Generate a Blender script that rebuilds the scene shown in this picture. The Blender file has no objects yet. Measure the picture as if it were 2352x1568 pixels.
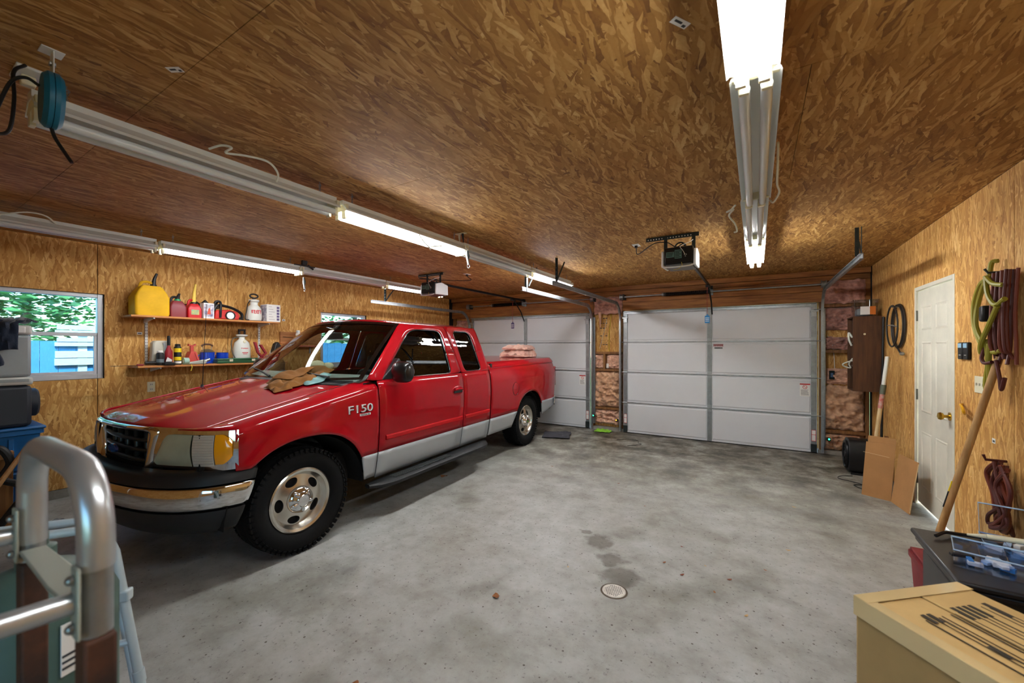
import bpy, bmesh, math, random
from mathutils import Vector, Matrix, noise
random.seed(7)
R = math.radians
sc = bpy.context.scene
COL = sc.collection

# ------------------------------------------------------------------ camera
cam = bpy.data.cameras.new('camera')
cam.sensor_width = 36.0
cam.lens = 926.0 / 2352.0 * 36.0
cam.shift_y = 13.0 / 2352.0
cam.clip_start = 0.02
cam.clip_end = 200
cam.dof.use_dof = True
cam.dof.focus_distance = 4.2
cam.dof.aperture_fstop = 3.2
camo = bpy.data.objects.new('camera', cam)
COL.objects.link(camo)
camo.location = (0, 0, 1.5)
camo.rotation_euler = (R(90), 0, R(31.25))
sc.camera = camo

# ------------------------------------------------------------------ world, sun, exposure
w = bpy.data.worlds.new('world')
sc.world = w
w.use_nodes = True
wn = w.node_tree
sky = wn.nodes.new('ShaderNodeTexSky')
sky.sky_type = 'NISHITA'
sky.sun_disc = False
sky.sun_elevation = R(48)
sky.sun_rotation = R(110)
sky.air_density = 1.2
wn.links.new(sky.outputs[0], wn.nodes['Background'].inputs[0])
wn.nodes['Background'].inputs[1].default_value = 0.30
sun = bpy.data.lights.new('sun', 'SUN')
sun.energy = 2.6
sun.angle = R(1.0)
sun.color = (1.0, 0.95, 0.86)
suno = bpy.data.objects.new('sun', sun)
COL.objects.link(suno)
suno.rotation_euler = Vector((-0.62, 0.30, -0.75)).to_track_quat('-Z', 'Y').to_euler()
sc.view_settings.view_transform = 'Standard'
sc.view_settings.look = 'None'
sc.view_settings.gamma = 1.0
sc.view_settings.use_curve_mapping = False
sc.view_settings.exposure = 1.43
TUBE = 17.0            # emission of a lit fluorescent tube
TUBE_COL = (0.97, 0.98, 1.0)

# ------------------------------------------------------------------ materials
def lin(c):
    return tuple(((v / 255.0) / 12.92 if v / 255.0 <= 0.04045 else ((v / 255.0 + 0.055) / 1.055) ** 2.4) for v in c[:3]) + (1.0,)

MATS = {}
def N(t, kind, **kw):
    n = t.nodes.new(kind)
    for k, v in kw.items():
        setattr(n, k, v)
    return n

def mat(name, col=(128, 128, 128), rough=0.5, metal=0.0, coat=0.0, spec=0.5, bump=0.0, bscale=40.0,
        var=0.0, vscale=6.0, col2=None, emit=None, estr=0.0, sheen=0.0, stretch=(1, 1, 1), trans=0.0, ior=1.45):
    if name in MATS:
        return MATS[name]
    m = bpy.data.materials.new(name)
    m.use_nodes = True
    t = m.node_tree
    p = t.nodes['Principled BSDF']
    p.inputs['Base Color'].default_value = lin(col)
    p.inputs['Roughness'].default_value = rough
    p.inputs['Metallic'].default_value = metal
    p.inputs['Coat Weight'].default_value = coat
    p.inputs['Coat Roughness'].default_value = 0.04
    p.inputs['Specular IOR Level'].default_value = spec
    p.inputs['Sheen Weight'].default_value = sheen
    p.inputs['Transmission Weight'].default_value = trans
    p.inputs['IOR'].default_value = ior
    if emit:
        p.inputs['Emission Color'].default_value = lin(emit)
        p.inputs['Emission Strength'].default_value = estr
    if var or bump or col2:
        tc = N(t, 'ShaderNodeTexCoord')
        mp = N(t, 'ShaderNodeMapping')
        mp.inputs['Scale'].default_value = stretch
        t.links.new(tc.outputs['Object'], mp.inputs['Vector'])
    if var or col2:
        ns = N(t, 'ShaderNodeTexNoise')
        ns.inputs['Scale'].default_value = vscale
        ns.inputs['Detail'].default_value = 6
        ns.inputs['Roughness'].default_value = 0.62
        t.links.new(mp.outputs[0], ns.inputs['Vector'])
        rp = N(t, 'ShaderNodeValToRGB')
        c1 = lin(col)
        if col2:
            c2 = lin(col2)
        else:
            c2 = tuple(v * (1 - var) for v in c1[:3]) + (1,)
            c1 = tuple(min(1, v * (1 + var * .6)) for v in c1[:3]) + (1,)
        rp.color_ramp.elements[0].color = c2
        rp.color_ramp.elements[1].color = c1
        rp.color_ramp.elements[0].position = 0.34
        rp.color_ramp.elements[1].position = 0.66
        t.links.new(ns.outputs['Fac'], rp.inputs[0])
        t.links.new(rp.outputs[0], p.inputs['Base Color'])
    if bump:
        nb = N(t, 'ShaderNodeTexNoise')
        nb.inputs['Scale'].default_value = bscale
        nb.inputs['Detail'].default_value = 4
        t.links.new(mp.outputs[0], nb.inputs['Vector'])
        bp = N(t, 'ShaderNodeBump')
        bp.inputs['Strength'].default_value = bump
        bp.inputs['Distance'].default_value = 0.01
        t.links.new(nb.outputs['Fac'], bp.inputs['Height'])
        t.links.new(bp.outputs[0], p.inputs['Normal'])
    MATS[name] = m
    return m

def glass(name, tint=(255, 255, 255), rough=0.0, refl=1.0, ior=1.5):
    """thin pane: light passes straight through, tinted, with a Fresnel reflection"""
    if name in MATS:
        return MATS[name]
    m = bpy.data.materials.new(name)
    m.use_nodes = True
    t = m.node_tree
    t.nodes.remove(t.nodes['Principled BSDF'])
    out = t.nodes['Material Output']
    tr = N(t, 'ShaderNodeBsdfTransparent')
    tr.inputs[0].default_value = lin(tint)
    gl = N(t, 'ShaderNodeBsdfGlossy')
    gl.inputs['Roughness'].default_value = rough
    gl.inputs[0].default_value = (refl, refl, refl, 1)
    lw = N(t, 'ShaderNodeLayerWeight')
    lw.inputs[0].default_value = .5
    pw = N(t, 'ShaderNodeMath', operation='POWER')
    pw.inputs[1].default_value = 4.0
    t.links.new(lw.outputs['Facing'], pw.inputs[0])
    fr = N(t, 'ShaderNodeMath', operation='MULTIPLY_ADD', use_clamp=True)
    fr.inputs[1].default_value = .92
    fr.inputs[2].default_value = .045
    t.links.new(pw.outputs[0], fr.inputs[0])
    mx = N(t, 'ShaderNodeMixShader')
    t.links.new(fr.outputs[0], mx.inputs[0])
    t.links.new(tr.outputs[0], mx.inputs[1])
    t.links.new(gl.outputs[0], mx.inputs[2])
    t.links.new(mx.outputs[0], out.inputs[0])
    MATS[name] = m
    return m

def osb(name, ua, va, stops, glue=0.10):
    """oriented strand board: overlapping flakes, long axis along ua; world-space object coordinates"""
    m = bpy.data.materials.new(name)
    m.use_nodes = True
    t = m.node_tree
    p = t.nodes['Principled BSDF']
    L = t.links.new
    tc = N(t, 'ShaderNodeTexCoord')
    sp = N(t, 'ShaderNodeSeparateXYZ')
    L(tc.outputs['Object'], sp.inputs[0])
    cb = N(t, 'ShaderNodeCombineXYZ')
    L(sp.outputs[ua], cb.inputs[0])
    L(sp.outputs[va], cb.inputs[1])
    def math_(op, a, b=None, c=None):
        n = N(t, 'ShaderNodeMath', operation=op)
        for i, v in enumerate((a, b, c)):
            if v is None:
                continue
            if isinstance(v, (int, float)):
                n.inputs[i].default_value = v
            else:
                L(v, n.inputs[i])
        return n.outputs[0]
    wob = N(t, 'ShaderNodeTexNoise')
    wob.inputs['Scale'].default_value = 14
    wob.inputs['Detail'].default_value = 2
    L(cb.outputs[0], wob.inputs['Vector'])
    ws = N(t, 'ShaderNodeVectorMath', operation='MULTIPLY_ADD')
    ws.inputs[1].default_value = (.025, .025, 0)
    L(wob.outputs['Color'], ws.inputs[0])
    L(cb.outputs[0], ws.inputs[2])
    val = pri = None
    layers = [(0, .14, .020), (18, .12, .026), (-20, .12, .018), (44, .09, .022), (-50, .10, .020), (8, .17, .012), (78, .08, .018), (-8, .15, .015)]
    for i, (ang, ln, wd) in enumerate(layers):
        vr = N(t, 'ShaderNodeVectorRotate', rotation_type='Z_AXIS')
        vr.inputs['Angle'].default_value = R(ang)
        L(ws.outputs[0], vr.inputs['Vector'])
        sc_ = N(t, 'ShaderNodeVectorMath', operation='MULTIPLY_ADD')
        sc_.inputs[1].default_value = (1 / ln, 1 / wd, 0)
        sc_.inputs[2].default_value = (i * 13.7 + 3, i * 7.1 + 5, 0)
        L(vr.outputs[0], sc_.inputs[0])
        vo = N(t, 'ShaderNodeTexVoronoi', voronoi_dimensions='2D')
        vo.inputs['Scale'].default_value = 1.0
        L(sc_.outputs[0], vo.inputs['Vector'])
        sep = N(t, 'ShaderNodeSeparateColor')
        L(vo.outputs['Color'], sep.inputs[0])
        shade = math_('MULTIPLY_ADD', vo.outputs['Distance'], -.16, sep.outputs[0])
        bias = 0.10 if abs(ang) < 30 else -0.10
        pk = math_('ADD', sep.outputs[1], bias)
        if val is None:
            val, pri = shade, pk
        else:
            gt = math_('GREATER_THAN', pk, pri)
            mx = N(t, 'ShaderNodeMix')
            L(gt, mx.inputs['Factor'])
            L(val, mx.inputs['A'])
            L(shade, mx.inputs['B'])
            val = mx.outputs['Result']
            pri = math_('MAXIMUM', pk, pri)
    big = N(t, 'ShaderNodeTexNoise')
    big.inputs['Scale'].default_value = 1.4
    big.inputs['Detail'].default_value = 3
    L(cb.outputs[0], big.inputs['Vector'])
    fib = N(t, 'ShaderNodeTexNoise')
    fib.inputs['Scale'].default_value = 60
    fib.inputs['Detail'].default_value = 3
    L(cb.outputs[0], fib.inputs['Vector'])
    v2 = math_('MULTIPLY_ADD', big.outputs['Fac'], .34, math_('MULTIPLY_ADD', val, .60, .08))
    v2 = math_('MULTIPLY_ADD', fib.outputs['Fac'], .16, math_('ADD', v2, -.04))
    rp = N(t, 'ShaderNodeValToRGB')
    e = rp.color_ramp.elements
    e[0].position, e[0].color = 0.02, lin(stops[0])
    e[1].position, e[1].color = 0.98, lin(stops[-1])
    for k, c in enumerate(stops[1:-1]):
        el = e.new(0.02 + 0.96 * (k + 1) / (len(stops) - 1))
        el.color = lin(c)
    L(v2, rp.inputs[0])
    L(rp.outputs[0], p.inputs['Base Color'])
    bp = N(t, 'ShaderNodeBump')
    bp.inputs['Strength'].default_value = 0.35
    bp.inputs['Distance'].default_value = 0.004
    L(val, bp.inputs['Height'])
    L(bp.outputs[0], p.inputs['Normal'])
    p.inputs['Roughness'].default_value = 0.72
    p.inputs['Specular IOR Level'].default_value = 0.35
    MATS[name] = m
    return m

def concrete(name):
    m = bpy.data.materials.new(name)
    m.use_nodes = True
    t = m.node_tree
    p = t.nodes['Principled BSDF']
    L = t.links.new
    tc = N(t, 'ShaderNodeTexCoord')
    def noise_(scale, det=8, rough=.6, off=0):
        mp = N(t, 'ShaderNodeMapping')
        mp.inputs['Location'].default_value = (off, off * .7, 0)
        L(tc.outputs['Object'], mp.inputs[0])
        n = N(t, 'ShaderNodeTexNoise')
        n.inputs['Scale'].default_value = scale
        n.inputs['Detail'].default_value = det
        n.inputs['Roughness'].default_value = rough
        L(mp.outputs[0], n.inputs['Vector'])
        return n.outputs['Fac']
    def ramp(src, stops):
        r = N(t, 'ShaderNodeValToRGB')
        e = r.color_ramp.elements
        e[0].position, e[0].color = stops[0][0], lin(stops[0][1])
        e[1].position, e[1].color = stops[-1][0], lin(stops[-1][1])
        for a, c in stops[1:-1]:
            e.new(a).color = lin(c)
        L(src, r.inputs[0])
        return r.outputs[0]
    def mul(a, b, f=1.0):
        x = N(t, 'ShaderNodeMix', data_type='RGBA', blend_type='MULTIPLY')
        x.inputs['Factor'].default_value = f
        L(a, x.inputs[6])
        L(b, x.inputs[7])
        return x.outputs[2]
    base = ramp(noise_(.9, 9, .62), [(.26, (158, 158, 150)), (.5, (182, 184, 182)), (.74, (200, 204, 206))])
    mid = ramp(noise_(4.5, 8, .65, 9), [(.28, (206, 203, 196)), (.55, (244, 244, 241)), (.8, (255, 255, 255))])
    c = mul(base, mid)
    blot = ramp(noise_(1.7, 5, .55, 31), [(.26, (120, 116, 108)), (.36, (214, 212, 206)), (.46, (255, 255, 255))])
    c = mul(c, blot, .6)
    grit = ramp(noise_(38, 5, .7, 3), [(.30, (84, 78, 70)), (.41, (250, 250, 250)), (.9, (255, 255, 255))])
    c = mul(c, grit, .8)
    scuff = ramp(noise_(11, 9, .75, 21), [(.26, (168, 163, 154)), (.40, (240, 239, 236)), (.62, (255, 255, 255))])
    c = mul(c, scuff, .8)
    # small dark flecks
    vd = N(t, 'ShaderNodeTexVoronoi', voronoi_dimensions='2D')
    vd.inputs['Scale'].default_value = 7.5
    L(tc.outputs['Object'], vd.inputs['Vector'])
    sepc = N(t, 'ShaderNodeSeparateColor')
    L(vd.outputs['Color'], sepc.inputs[0])
    rad = N(t, 'ShaderNodeMath', operation='MULTIPLY')
    rad.inputs[1].default_value = .045
    L(sepc.outputs[0], rad.inputs[0])
    lt = N(t, 'ShaderNodeMath', operation='LESS_THAN')
    L(vd.outputs['Distance'], lt.inputs[0])
    L(rad.outputs[0], lt.inputs[1])
    fk = N(t, 'ShaderNodeMix', data_type='RGBA', blend_type='MULTIPLY')
    L(lt.outputs[0], fk.inputs['Factor'])
    L(c, fk.inputs[6])
    fk.inputs[7].default_value = lin((140, 130, 118))
    c = fk.outputs[2]
    # tyre and oil dirt near the garage doors: dark speckled band with a shape of its own
    sx = N(t, 'ShaderNodeSeparateXYZ')
    L(tc.outputs['Object'], sx.inputs[0])
    mr = N(t, 'ShaderNodeMapRange')
    mr.inputs['From Min'].default_value = 3.4
    mr.inputs['From Max'].default_value = 6.2
    mr.clamp = True
    L(sx.outputs[1], mr.inputs[0])
    dirt = ramp(noise_(3.2, 9, .72, 55), [(.38, (84, 74, 60)), (.49, (170, 160, 144)), (.66, (255, 252, 246))])
    x = N(t, 'ShaderNodeMix', data_type='RGBA', blend_type='MULTIPLY')
    L(mr.outputs[0], x.inputs['Factor'])
    L(c, x.inputs[6])
    L(dirt, x.inputs[7])
    # damp stains above the drain
    cur = x.outputs[2]
    wv = N(t, 'ShaderNodeTexNoise')
    wv.inputs['Scale'].default_value = 7
    wv.inputs['Detail'].default_value = 5
    L(tc.outputs['Object'], wv.inputs['Vector'])
    wd = N(t, 'ShaderNodeVectorMath', operation='MULTIPLY_ADD')
    wd.inputs[1].default_value = (.22, .22, 0)
    L(wv.outputs['Color'], wd.inputs[0])
    L(tc.outputs['Object'], wd.inputs[2])
    mask = None
    for (sx_, sy_, r_) in ((-1.04, 3.02, .10), (-.87, 2.80, .10), (-.76, 2.62, .12), (-1.2, 3.12, .05)):
        ds = N(t, 'ShaderNodeVectorMath', operation='DISTANCE')
        ds.inputs[1].default_value = (sx_ + .11, sy_ + .11, 0)
        L(wd.outputs[0], ds.inputs[0])
        mr2 = N(t, 'ShaderNodeMapRange')
        mr2.inputs['From Min'].default_value = r_ * .8
        mr2.inputs['From Max'].default_value = r_ * 1.2
        mr2.inputs['To Min'].default_value = 1
        mr2.inputs['To Max'].default_value = 0
        L(ds.outputs['Value'], mr2.inputs[0])
        if mask is None:
            mask = mr2.outputs[0]
        else:
            mm = N(t, 'ShaderNodeMath', operation='MAXIMUM')
            L(mask, mm.inputs[0])
            L(mr2.outputs[0], mm.inputs[1])
            mask = mm.outputs[0]
    st = N(t, 'ShaderNodeMix', data_type='RGBA', blend_type='MULTIPLY')
    L(mask, st.inputs['Factor'])
    L(cur, st.inputs[6])
    st.inputs[7].default_value = lin((186, 182, 176))
    L(st.outputs[2], p.inputs['Base Color'])
    rr = N(t, 'ShaderNodeMapRange')
    rr.inputs['To Min'].default_value = .34
    rr.inputs['To Max'].default_value = .68
    L(noise_(2.3, 6, .6, 77), rr.inputs[0])
    L(rr.outputs[0], p.inputs['Roughness'])
    bp = N(t, 'ShaderNodeBump')
    bp.inputs['Strength'].default_value = .12
    bp.inputs['Distance'].default_value = .01
    L(noise_(26, 8, .7, 2), bp.inputs['Height'])
    L(bp.outputs[0], p.inputs['Normal'])
    MATS[name] = m
    return m

def woodmat(name, c1, c2, axis=0, scale=1.0, rough=.6):
    """long grain along the given axis"""
    st = [14.0 * scale] * 3
    st[axis] = 1.2 * scale
    return mat(name, c1, rough=rough, col2=c2, vscale=2.2, stretch=tuple(st), bump=.15, bscale=3.0)

# ------------------------------------------------------------------ mesh builder
class M:
    def __init__(self, o=(0, 0, 0)):
        self.v, self.f, self.o = [], [], Vector(o)
        self.T = None
    def p(self, q):
        q = Vector(q)
        if self.T is not None:
            q = self.T @ q
        self.v.append(q - self.o)
        return len(self.v) - 1
    def face(self, pts):
        self.f.append([self.p(q) for q in pts])
    def box(self, x0, x1, y0, y1, z0, z1):
        b = [self.p((x, y, z)) for z in (z0, z1) for y in (y0, y1) for x in (x0, x1)]
        for q in ((0, 2, 3, 1), (4, 5, 7, 6), (0, 1, 5, 4), (2, 6, 7, 3), (0, 4, 6, 2), (1, 3, 7, 5)):
            self.f.append([b[i] for i in q])
        return self
    def cbox(self, c, s, rz=0.0, rx=0.0, ry=0.0):
        old = self.T
        t = Matrix.Translation(Vector(c)) @ Matrix.Rotation(rz, 4, 'Z') @ Matrix.Rotation(ry, 4, 'Y') @ Matrix.Rotation(rx, 4, 'X')
        self.T = (old @ t) if old is not None else t
        self.box(-s[0] / 2, s[0] / 2, -s[1] / 2, s[1] / 2, -s[2] / 2, s[2] / 2)
        self.T = old
        return self
    def loops(self, rings, closed=True, caps=True):
        """rings: list of lists of points, same count"""
        idx = [[self.p(q) for q in r] for r in rings]
        n = len(idx[0])
        for a, b in zip(idx, idx[1:]):
            for i in range(n if closed else n - 1):
                j = (i + 1) % n
                self.f.append([a[i], a[j], b[j], b[i]])
        if caps and closed:
            self.f.append(idx[0][::-1])
            self.f.append(idx[-1])
        return self
    def tube(self, pts, r, n=8, closed=False, caps=True, flat=1.0):
        pts = [Vector(q) for q in pts]
        k = len(pts)
        rs = r if isinstance(r, (list, tuple)) else [r] * k
        tan = []
        for i in range(k):
            if closed:
                d = pts[(i + 1) % k] - pts[i - 1]
            else:
                d = pts[min(i + 1, k - 1)] - pts[max(i - 1, 0)]
            tan.append(d.normalized() if d.length > 1e-9 else Vector((0, 0, 1)))
        u = tan[0].orthogonal().normalized()
        rings = []
        for i in range(k):
            if i:
                u = (u - tan[i] * u.dot(tan[i]))
                u = u.normalized() if u.length > 1e-6 else tan[i].orthogonal().normalized()
            v = tan[i].cross(u)
            rings.append([pts[i] + (u * math.cos(a) + v * math.sin(a) * flat) * rs[i] for a in [2 * math.pi * j / n for j in range(n)]])
        if closed:
            rings.append(rings[0])
            return self.loops(rings, True, False)
        return self.loops(rings, True, caps)
    def cyl(self, a, b, r, r2=None, n=16, caps=True):
        return self.tube([a, b], [r, r if r2 is None else r2], n, False, caps)
    def lathe(self, prof, o=(0, 0, 0), axis='Z', n=24, caps=True, sx=1.0, sy=1.0):
        o = Vector(o)
        rings = []
        for rr, hh in prof:
            ring = []
            for j in range(n):
                a = 2 * math.pi * j / n
                c, s = math.cos(a) * rr * sx, math.sin(a) * rr * sy
                q = {'Z': (c, s, hh), 'X': (hh, c, s), 'Y': (s, hh, c)}[axis]
                ring.append(o + Vector(q))
            rings.append(ring)
        return self.loops(rings, True, caps)
    def prism(self, poly, axis, a, b):
        """poly 2D in the plane normal to axis: X->(y,z), Y->(x,z), Z->(x,y)"""
        def mk(q, h):
            return {'X': (h, q[0], q[1]), 'Y': (q[0], h, q[1]), 'Z': (q[0], q[1], h)}[axis]
        return self.loops([[mk(q, a) for q in poly], [mk(q, b) for q in poly]], True, True)
    def grid(self, fn, nu, nv, flip=False):
        idx = [[self.p(fn(i / nu, j / nv)) for j in range(nv + 1)] for i in range(nu + 1)]
        for i in range(nu):
            for j in range(nv):
                q = [idx[i][j], idx[i + 1][j], idx[i + 1][j + 1], idx[i][j + 1]]
                self.f.append(q[::-1] if flip else q)
        return self
    def rows(self, rows, flip=False):
        idx = [[self.p(q) for q in r] for r in rows]
        for a, b in zip(idx, idx[1:]):
            for j in range(len(a) - 1):
                q = [a[j], b[j], b[j + 1], a[j + 1]]
                self.f.append(q[::-1] if flip else q)
        return self
    def sphere(self, c, r, nu=16, nv=10, s=(1, 1, 1)):
        c = Vector(c)
        prof = [(max(1e-4, math.sin(math.pi * j / nv)), -math.cos(math.pi * j / nv)) for j in range(nv + 1)]
        rings = [[c + Vector((math.cos(2 * math.pi * i / nu) * a * r * s[0], math.sin(2 * math.pi * i / nu) * a * r * s[1], h * r * s[2])) for i in range(nu)] for a, h in prof]
        return self.loops(rings, True, True)
    def mesh(self, name, material, smooth=35, norm=True):
        me = bpy.data.meshes.new(name)
        me.from_pydata([tuple(q) for q in self.v], [], self.f)
        if norm:
            bm = bmesh.new()
            bm.from_mesh(me)
            bmesh.ops.recalc_face_normals(bm, faces=bm.faces)
            bm.to_mesh(me)
            bm.free()
        if smooth:
            me.polygons.foreach_set('use_smooth', [True] * len(me.polygons))
            me.set_sharp_from_angle(angle=R(smooth))
        if material:
            for mm in (material if isinstance(material, (list, tuple)) else [material]):
                me.materials.append(mm)
        return me
    def build(self, name, material, parent=None, smooth=35, bevel=0.0, solid=0.0, sub=0, label=None, seg=2):
        o = bpy.data.objects.new(name, self.mesh(name, material, smooth))
        COL.objects.link(o)
        if parent is not None:
            o.parent = parent
        if solid:
            md = o.modifiers.new('solid', 'SOLIDIFY')
            md.thickness = solid
            md.offset = -1
        if bevel:
            md = o.modifiers.new('bevel', 'BEVEL')
            md.width = bevel
            md.segments = seg
            md.limit_method = 'ANGLE'
            md.angle_limit = R(40)
        if sub:
            md = o.modifiers.new('sub', 'SUBSURF')
            md.levels = md.render_levels = sub
        if label:
            o['label'] = label
        return o

def tag(o, label=None, cat=None, group=None, kind=None):
    if label: o['label'] = label
    if cat: o['category'] = cat
    if group: o['group'] = group
    if kind: o['kind'] = kind
    return o

def thing(name, label, cat, loc=(0, 0, 0), rz=0.0, group=None):
    o = bpy.data.objects.new(name, None)
    o.empty_display_size = 0.1
    COL.objects.link(o)
    o.location = loc
    o.rotation_euler = (0, 0, rz)
    return tag(o, label, cat, group)

def struct(o):
    o['kind'] = 'structure'
    return o

def children_of(o):
    return [c for c in bpy.data.objects if c.parent == o]

def copy_tree(o, parent=None):
    c = o.copy()
    COL.objects.link(c)
    c.parent = parent
    for ch in children_of(o):
        copy_tree(ch, c)
    return c

def text(name, s, material, parent, loc, size, rot, extrude=0.002, align='CENTER', sx=1.0):
    cu = bpy.data.curves.new(name, 'FONT')
    cu.body = s
    cu.size = size
    cu.extrude = extrude
    cu.align_x = align
    cu.align_y = 'CENTER'
    to = bpy.data.objects.new(name, cu)
    COL.objects.link(to)
    dg = bpy.context.evaluated_depsgraph_get()
    me = bpy.data.meshes.new_from_object(to.evaluated_get(dg))
    bpy.data.objects.remove(to)
    me.materials.clear()
    me.materials.append(material)
    me.name = name
    o = bpy.data.objects.new(name, me)
    COL.objects.link(o)
    o.parent = parent
    o.location = loc
    o.rotation_euler = rot
    o.scale = (sx, 1, 1)
    return o

def lerp_tab(T, x):
    if x <= T[0][0]:
        return T[0][1]
    for (a, b), (c, d) in zip(T, T[1:]):
        if x <= c:
            return b + (d - b) * (x - a) / (c - a)
    return T[-1][1]

def smooth_path(pts, n=6, closed=False):
    """Catmull-Rom"""
    P = [Vector(q) for q in pts]
    k = len(P)
    out = []
    rng = range(k) if closed else range(k - 1)
    for i in rng:
        p0 = P[i - 1] if (closed or i > 0) else P[0] * 2 - P[1]
        p1, p2 = P[i], P[(i + 1) % k]
        p3 = P[(i + 2) % k] if (closed or i + 2 < k) else P[-1] * 2 - P[-2]
        for s in range(n):
            u = s / n
            out.append(0.5 * ((2 * p1) + (p2 - p0) * u + (2 * p0 - 5 * p1 + 4 * p2 - p3) * u * u + (3 * p1 - p0 - 3 * p2 + p3) * u ** 3))
    if not closed:
        out.append(P[-1])
    return out

def nz(x, y, z=0.0):
    return noise.noise(Vector((x, y, z)))
# ------------------------------------------------------------------ the setting
XL, XR, YF, YB, ZC = -5.92, 1.31, 7.15, -1.75, 2.58
OSB_STOPS = [(94, 55, 19), (158, 108, 50), (188, 135, 68), (200, 148, 78), (211, 161, 90), (226, 182, 112), (241, 208, 146)]
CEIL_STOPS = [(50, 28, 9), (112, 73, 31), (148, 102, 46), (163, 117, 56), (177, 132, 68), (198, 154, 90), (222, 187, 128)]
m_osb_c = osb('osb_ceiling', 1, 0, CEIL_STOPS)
m_osb_x = osb('osb_side', 2, 1, OSB_STOPS)
m_osb_y = osb('osb_end', 2, 0, OSB_STOPS)
m_conc = concrete('concrete_floor')
m_stud = woodmat('stud_wood', (150, 104, 56), (110, 70, 32), axis=2)
m_plank = woodmat('header_wood', (176, 116, 58), (122, 74, 32), axis=0)
m_dark = mat('dark_void', (22, 18, 15), rough=.9)
m_white = mat('white_enamel', (226, 228, 224), rough=.35, coat=.2)
m_galv = mat('galvanised_steel', (168, 172, 174), rough=.38, metal=.85, var=.18, vscale=14)
m_dsteel = mat('dark_steel', (58, 66, 66), rough=.45, metal=.7, var=.2, vscale=20)
m_black = mat('black_plastic', (20, 20, 21), rough=.45)
m_blackm = mat('black_metal', (22, 23, 25), rough=.35, metal=.5)
m_roof = mat('roof_shingle', (70, 68, 66), rough=.9, var=.3, vscale=12)
m_found = mat('foundation_block', (150, 146, 136), rough=.9, var=.25, vscale=7, bump=.2)

g = 0.003
fl = struct(M().box(XL - .1, XR + .1, YB - .1, YF + .25, -.12, 0).build('floor', m_conc, smooth=0))

# ceiling: OSB sheets 1.22 x 2.44 with staggered joints
ceil = struct(M().box(XL - .12, XR + .12, YB - .12, YF + .12, ZC + .012, ZC + .05).build('ceiling', m_dark, smooth=0))
yy, row = YB, 0
while yy < YF - .01:
    y1 = min(yy + 1.22, YF)
    xx = XL - (1.22 if row % 2 else 0.35)
    while xx < XR:
        a, b = max(xx, XL), min(xx + 2.44, XR)
        if b - a > .02:
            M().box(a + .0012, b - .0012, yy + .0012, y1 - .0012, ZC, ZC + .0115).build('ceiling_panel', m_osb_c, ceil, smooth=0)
        xx += 2.44
    yy += 1.22
    row += 1
struct(M().box(XL - .5, XR + .5, YB - .5, YF + .6, ZC + .06, ZC + .2).build('roof', m_roof, smooth=0))  # unseen slab over the ceiling, added to block the sun

def sheets(parent, u0, u1, seams, holes, mk, material, z0=0.0, z1=ZC):
    """sheet a wall u0..u1 with joints at seams, leaving the holes (ua,ub,za,zb) free; mk(ua,ub,za,zb)->box args"""
    cuts = [u0] + [s for s in seams if u0 < s < u1] + [u1]
    for a, b in zip(cuts, cuts[1:]):
        cells = [(a, b, z0, z1)]
        for (ha, hb, za, zb) in holes:
            nxt = []
            for (ca, cb_, cz0, cz1) in cells:
                if hb <= ca or ha >= cb_ or zb <= cz0 or za >= cz1:
                    nxt.append((ca, cb_, cz0, cz1))
                    continue
                if ca < ha: nxt.append((ca, ha, cz0, cz1))
                if cb_ > hb: nxt.append((hb, cb_, cz0, cz1))
                m0, m1 = max(ca, ha), min(cb_, hb)
                if cz0 < za: nxt.append((m0, m1, cz0, za))
                if cz1 > zb: nxt.append((m0, m1, zb, cz1))
            cells = nxt
        M_ = M()
        for (ca, cb_, cz0, cz1) in cells:
            M_.box(*mk(ca + (g if ca == a else 0), cb_ - (g if cb_ == b else 0), cz0, cz1))
        if cells:
            M_.build('osb_panel', material, parent, smooth=0)

def wallcore(name, u0, u1, holes, mk, material):
    """solid core of a wall with the same holes"""
    mm = M()
    cells = [(u0, u1, 0, ZC + .04)]
    for (ha, hb, za, zb) in holes:
        nxt = []
        for (ca, cb_, cz0, cz1) in cells:
            if hb <= ca or ha >= cb_:
                nxt.append((ca, cb_, cz0, cz1))
                continue
            nxt += [(ca, ha, cz0, cz1), (hb, cb_, cz0, cz1), (ha, hb, cz0, za), (ha, hb, zb, cz1)]
        cells = [c for c in nxt if c[1] - c[0] > .001 and c[3] - c[2] > .001]
    for c in cells:
        mm.box(*mk(*c))
    return struct(mm.build(name, material, smooth=0))

WIN1 = (0.30, 1.415, 1.17, 2.06)
WIN2 = (3.90, 4.78, 1.17, 2.06)
WIN3 = (-0.75, 1.0, .85, 2.12)          # unseen, behind the camera; placed and sized for bluish daylight fill
wl = wallcore('wall_left', YB, YF + .1, [WIN1, WIN2], lambda a, b, c, d: (XL - .14, XL - .013, a, b, c, d), m_dark)
sheets(wl, YB, YF - .12, [1.363 + 1.22 * k for k in range(-3, 6)], [WIN1, WIN2], lambda a, b, c, d: (XL - .012, XL, a, b, c, d), m_osb_x, z0=.09, z1=ZC - .002)
M().box(XL - .012, XL + .012, YB, YF - .02, 0, .085).build('foundation_strip', m_found, wl)
DOOR3 = (4.44, 5.36, 0.0, 2.07)
wr = wallcore('wall_right', YB, YF + .1, [DOOR3], lambda a, b, c, d: (XR + .013, XR + .14, a, b, c, d), m_dark)
sheets(wr, YB, YF - .1, [3.6 + 1.22 * k for k in range(-4, 4)], [DOOR3], lambda a, b, c, d: (XR, XR + .012, a, b, c, d), m_osb_x, z1=ZC - .002)
wb = wallcore('wall_rear', XL, XR, [WIN3], lambda a, b, c, d: (a, b, YB - .14, YB - .013, c, d), m_dark)
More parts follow.
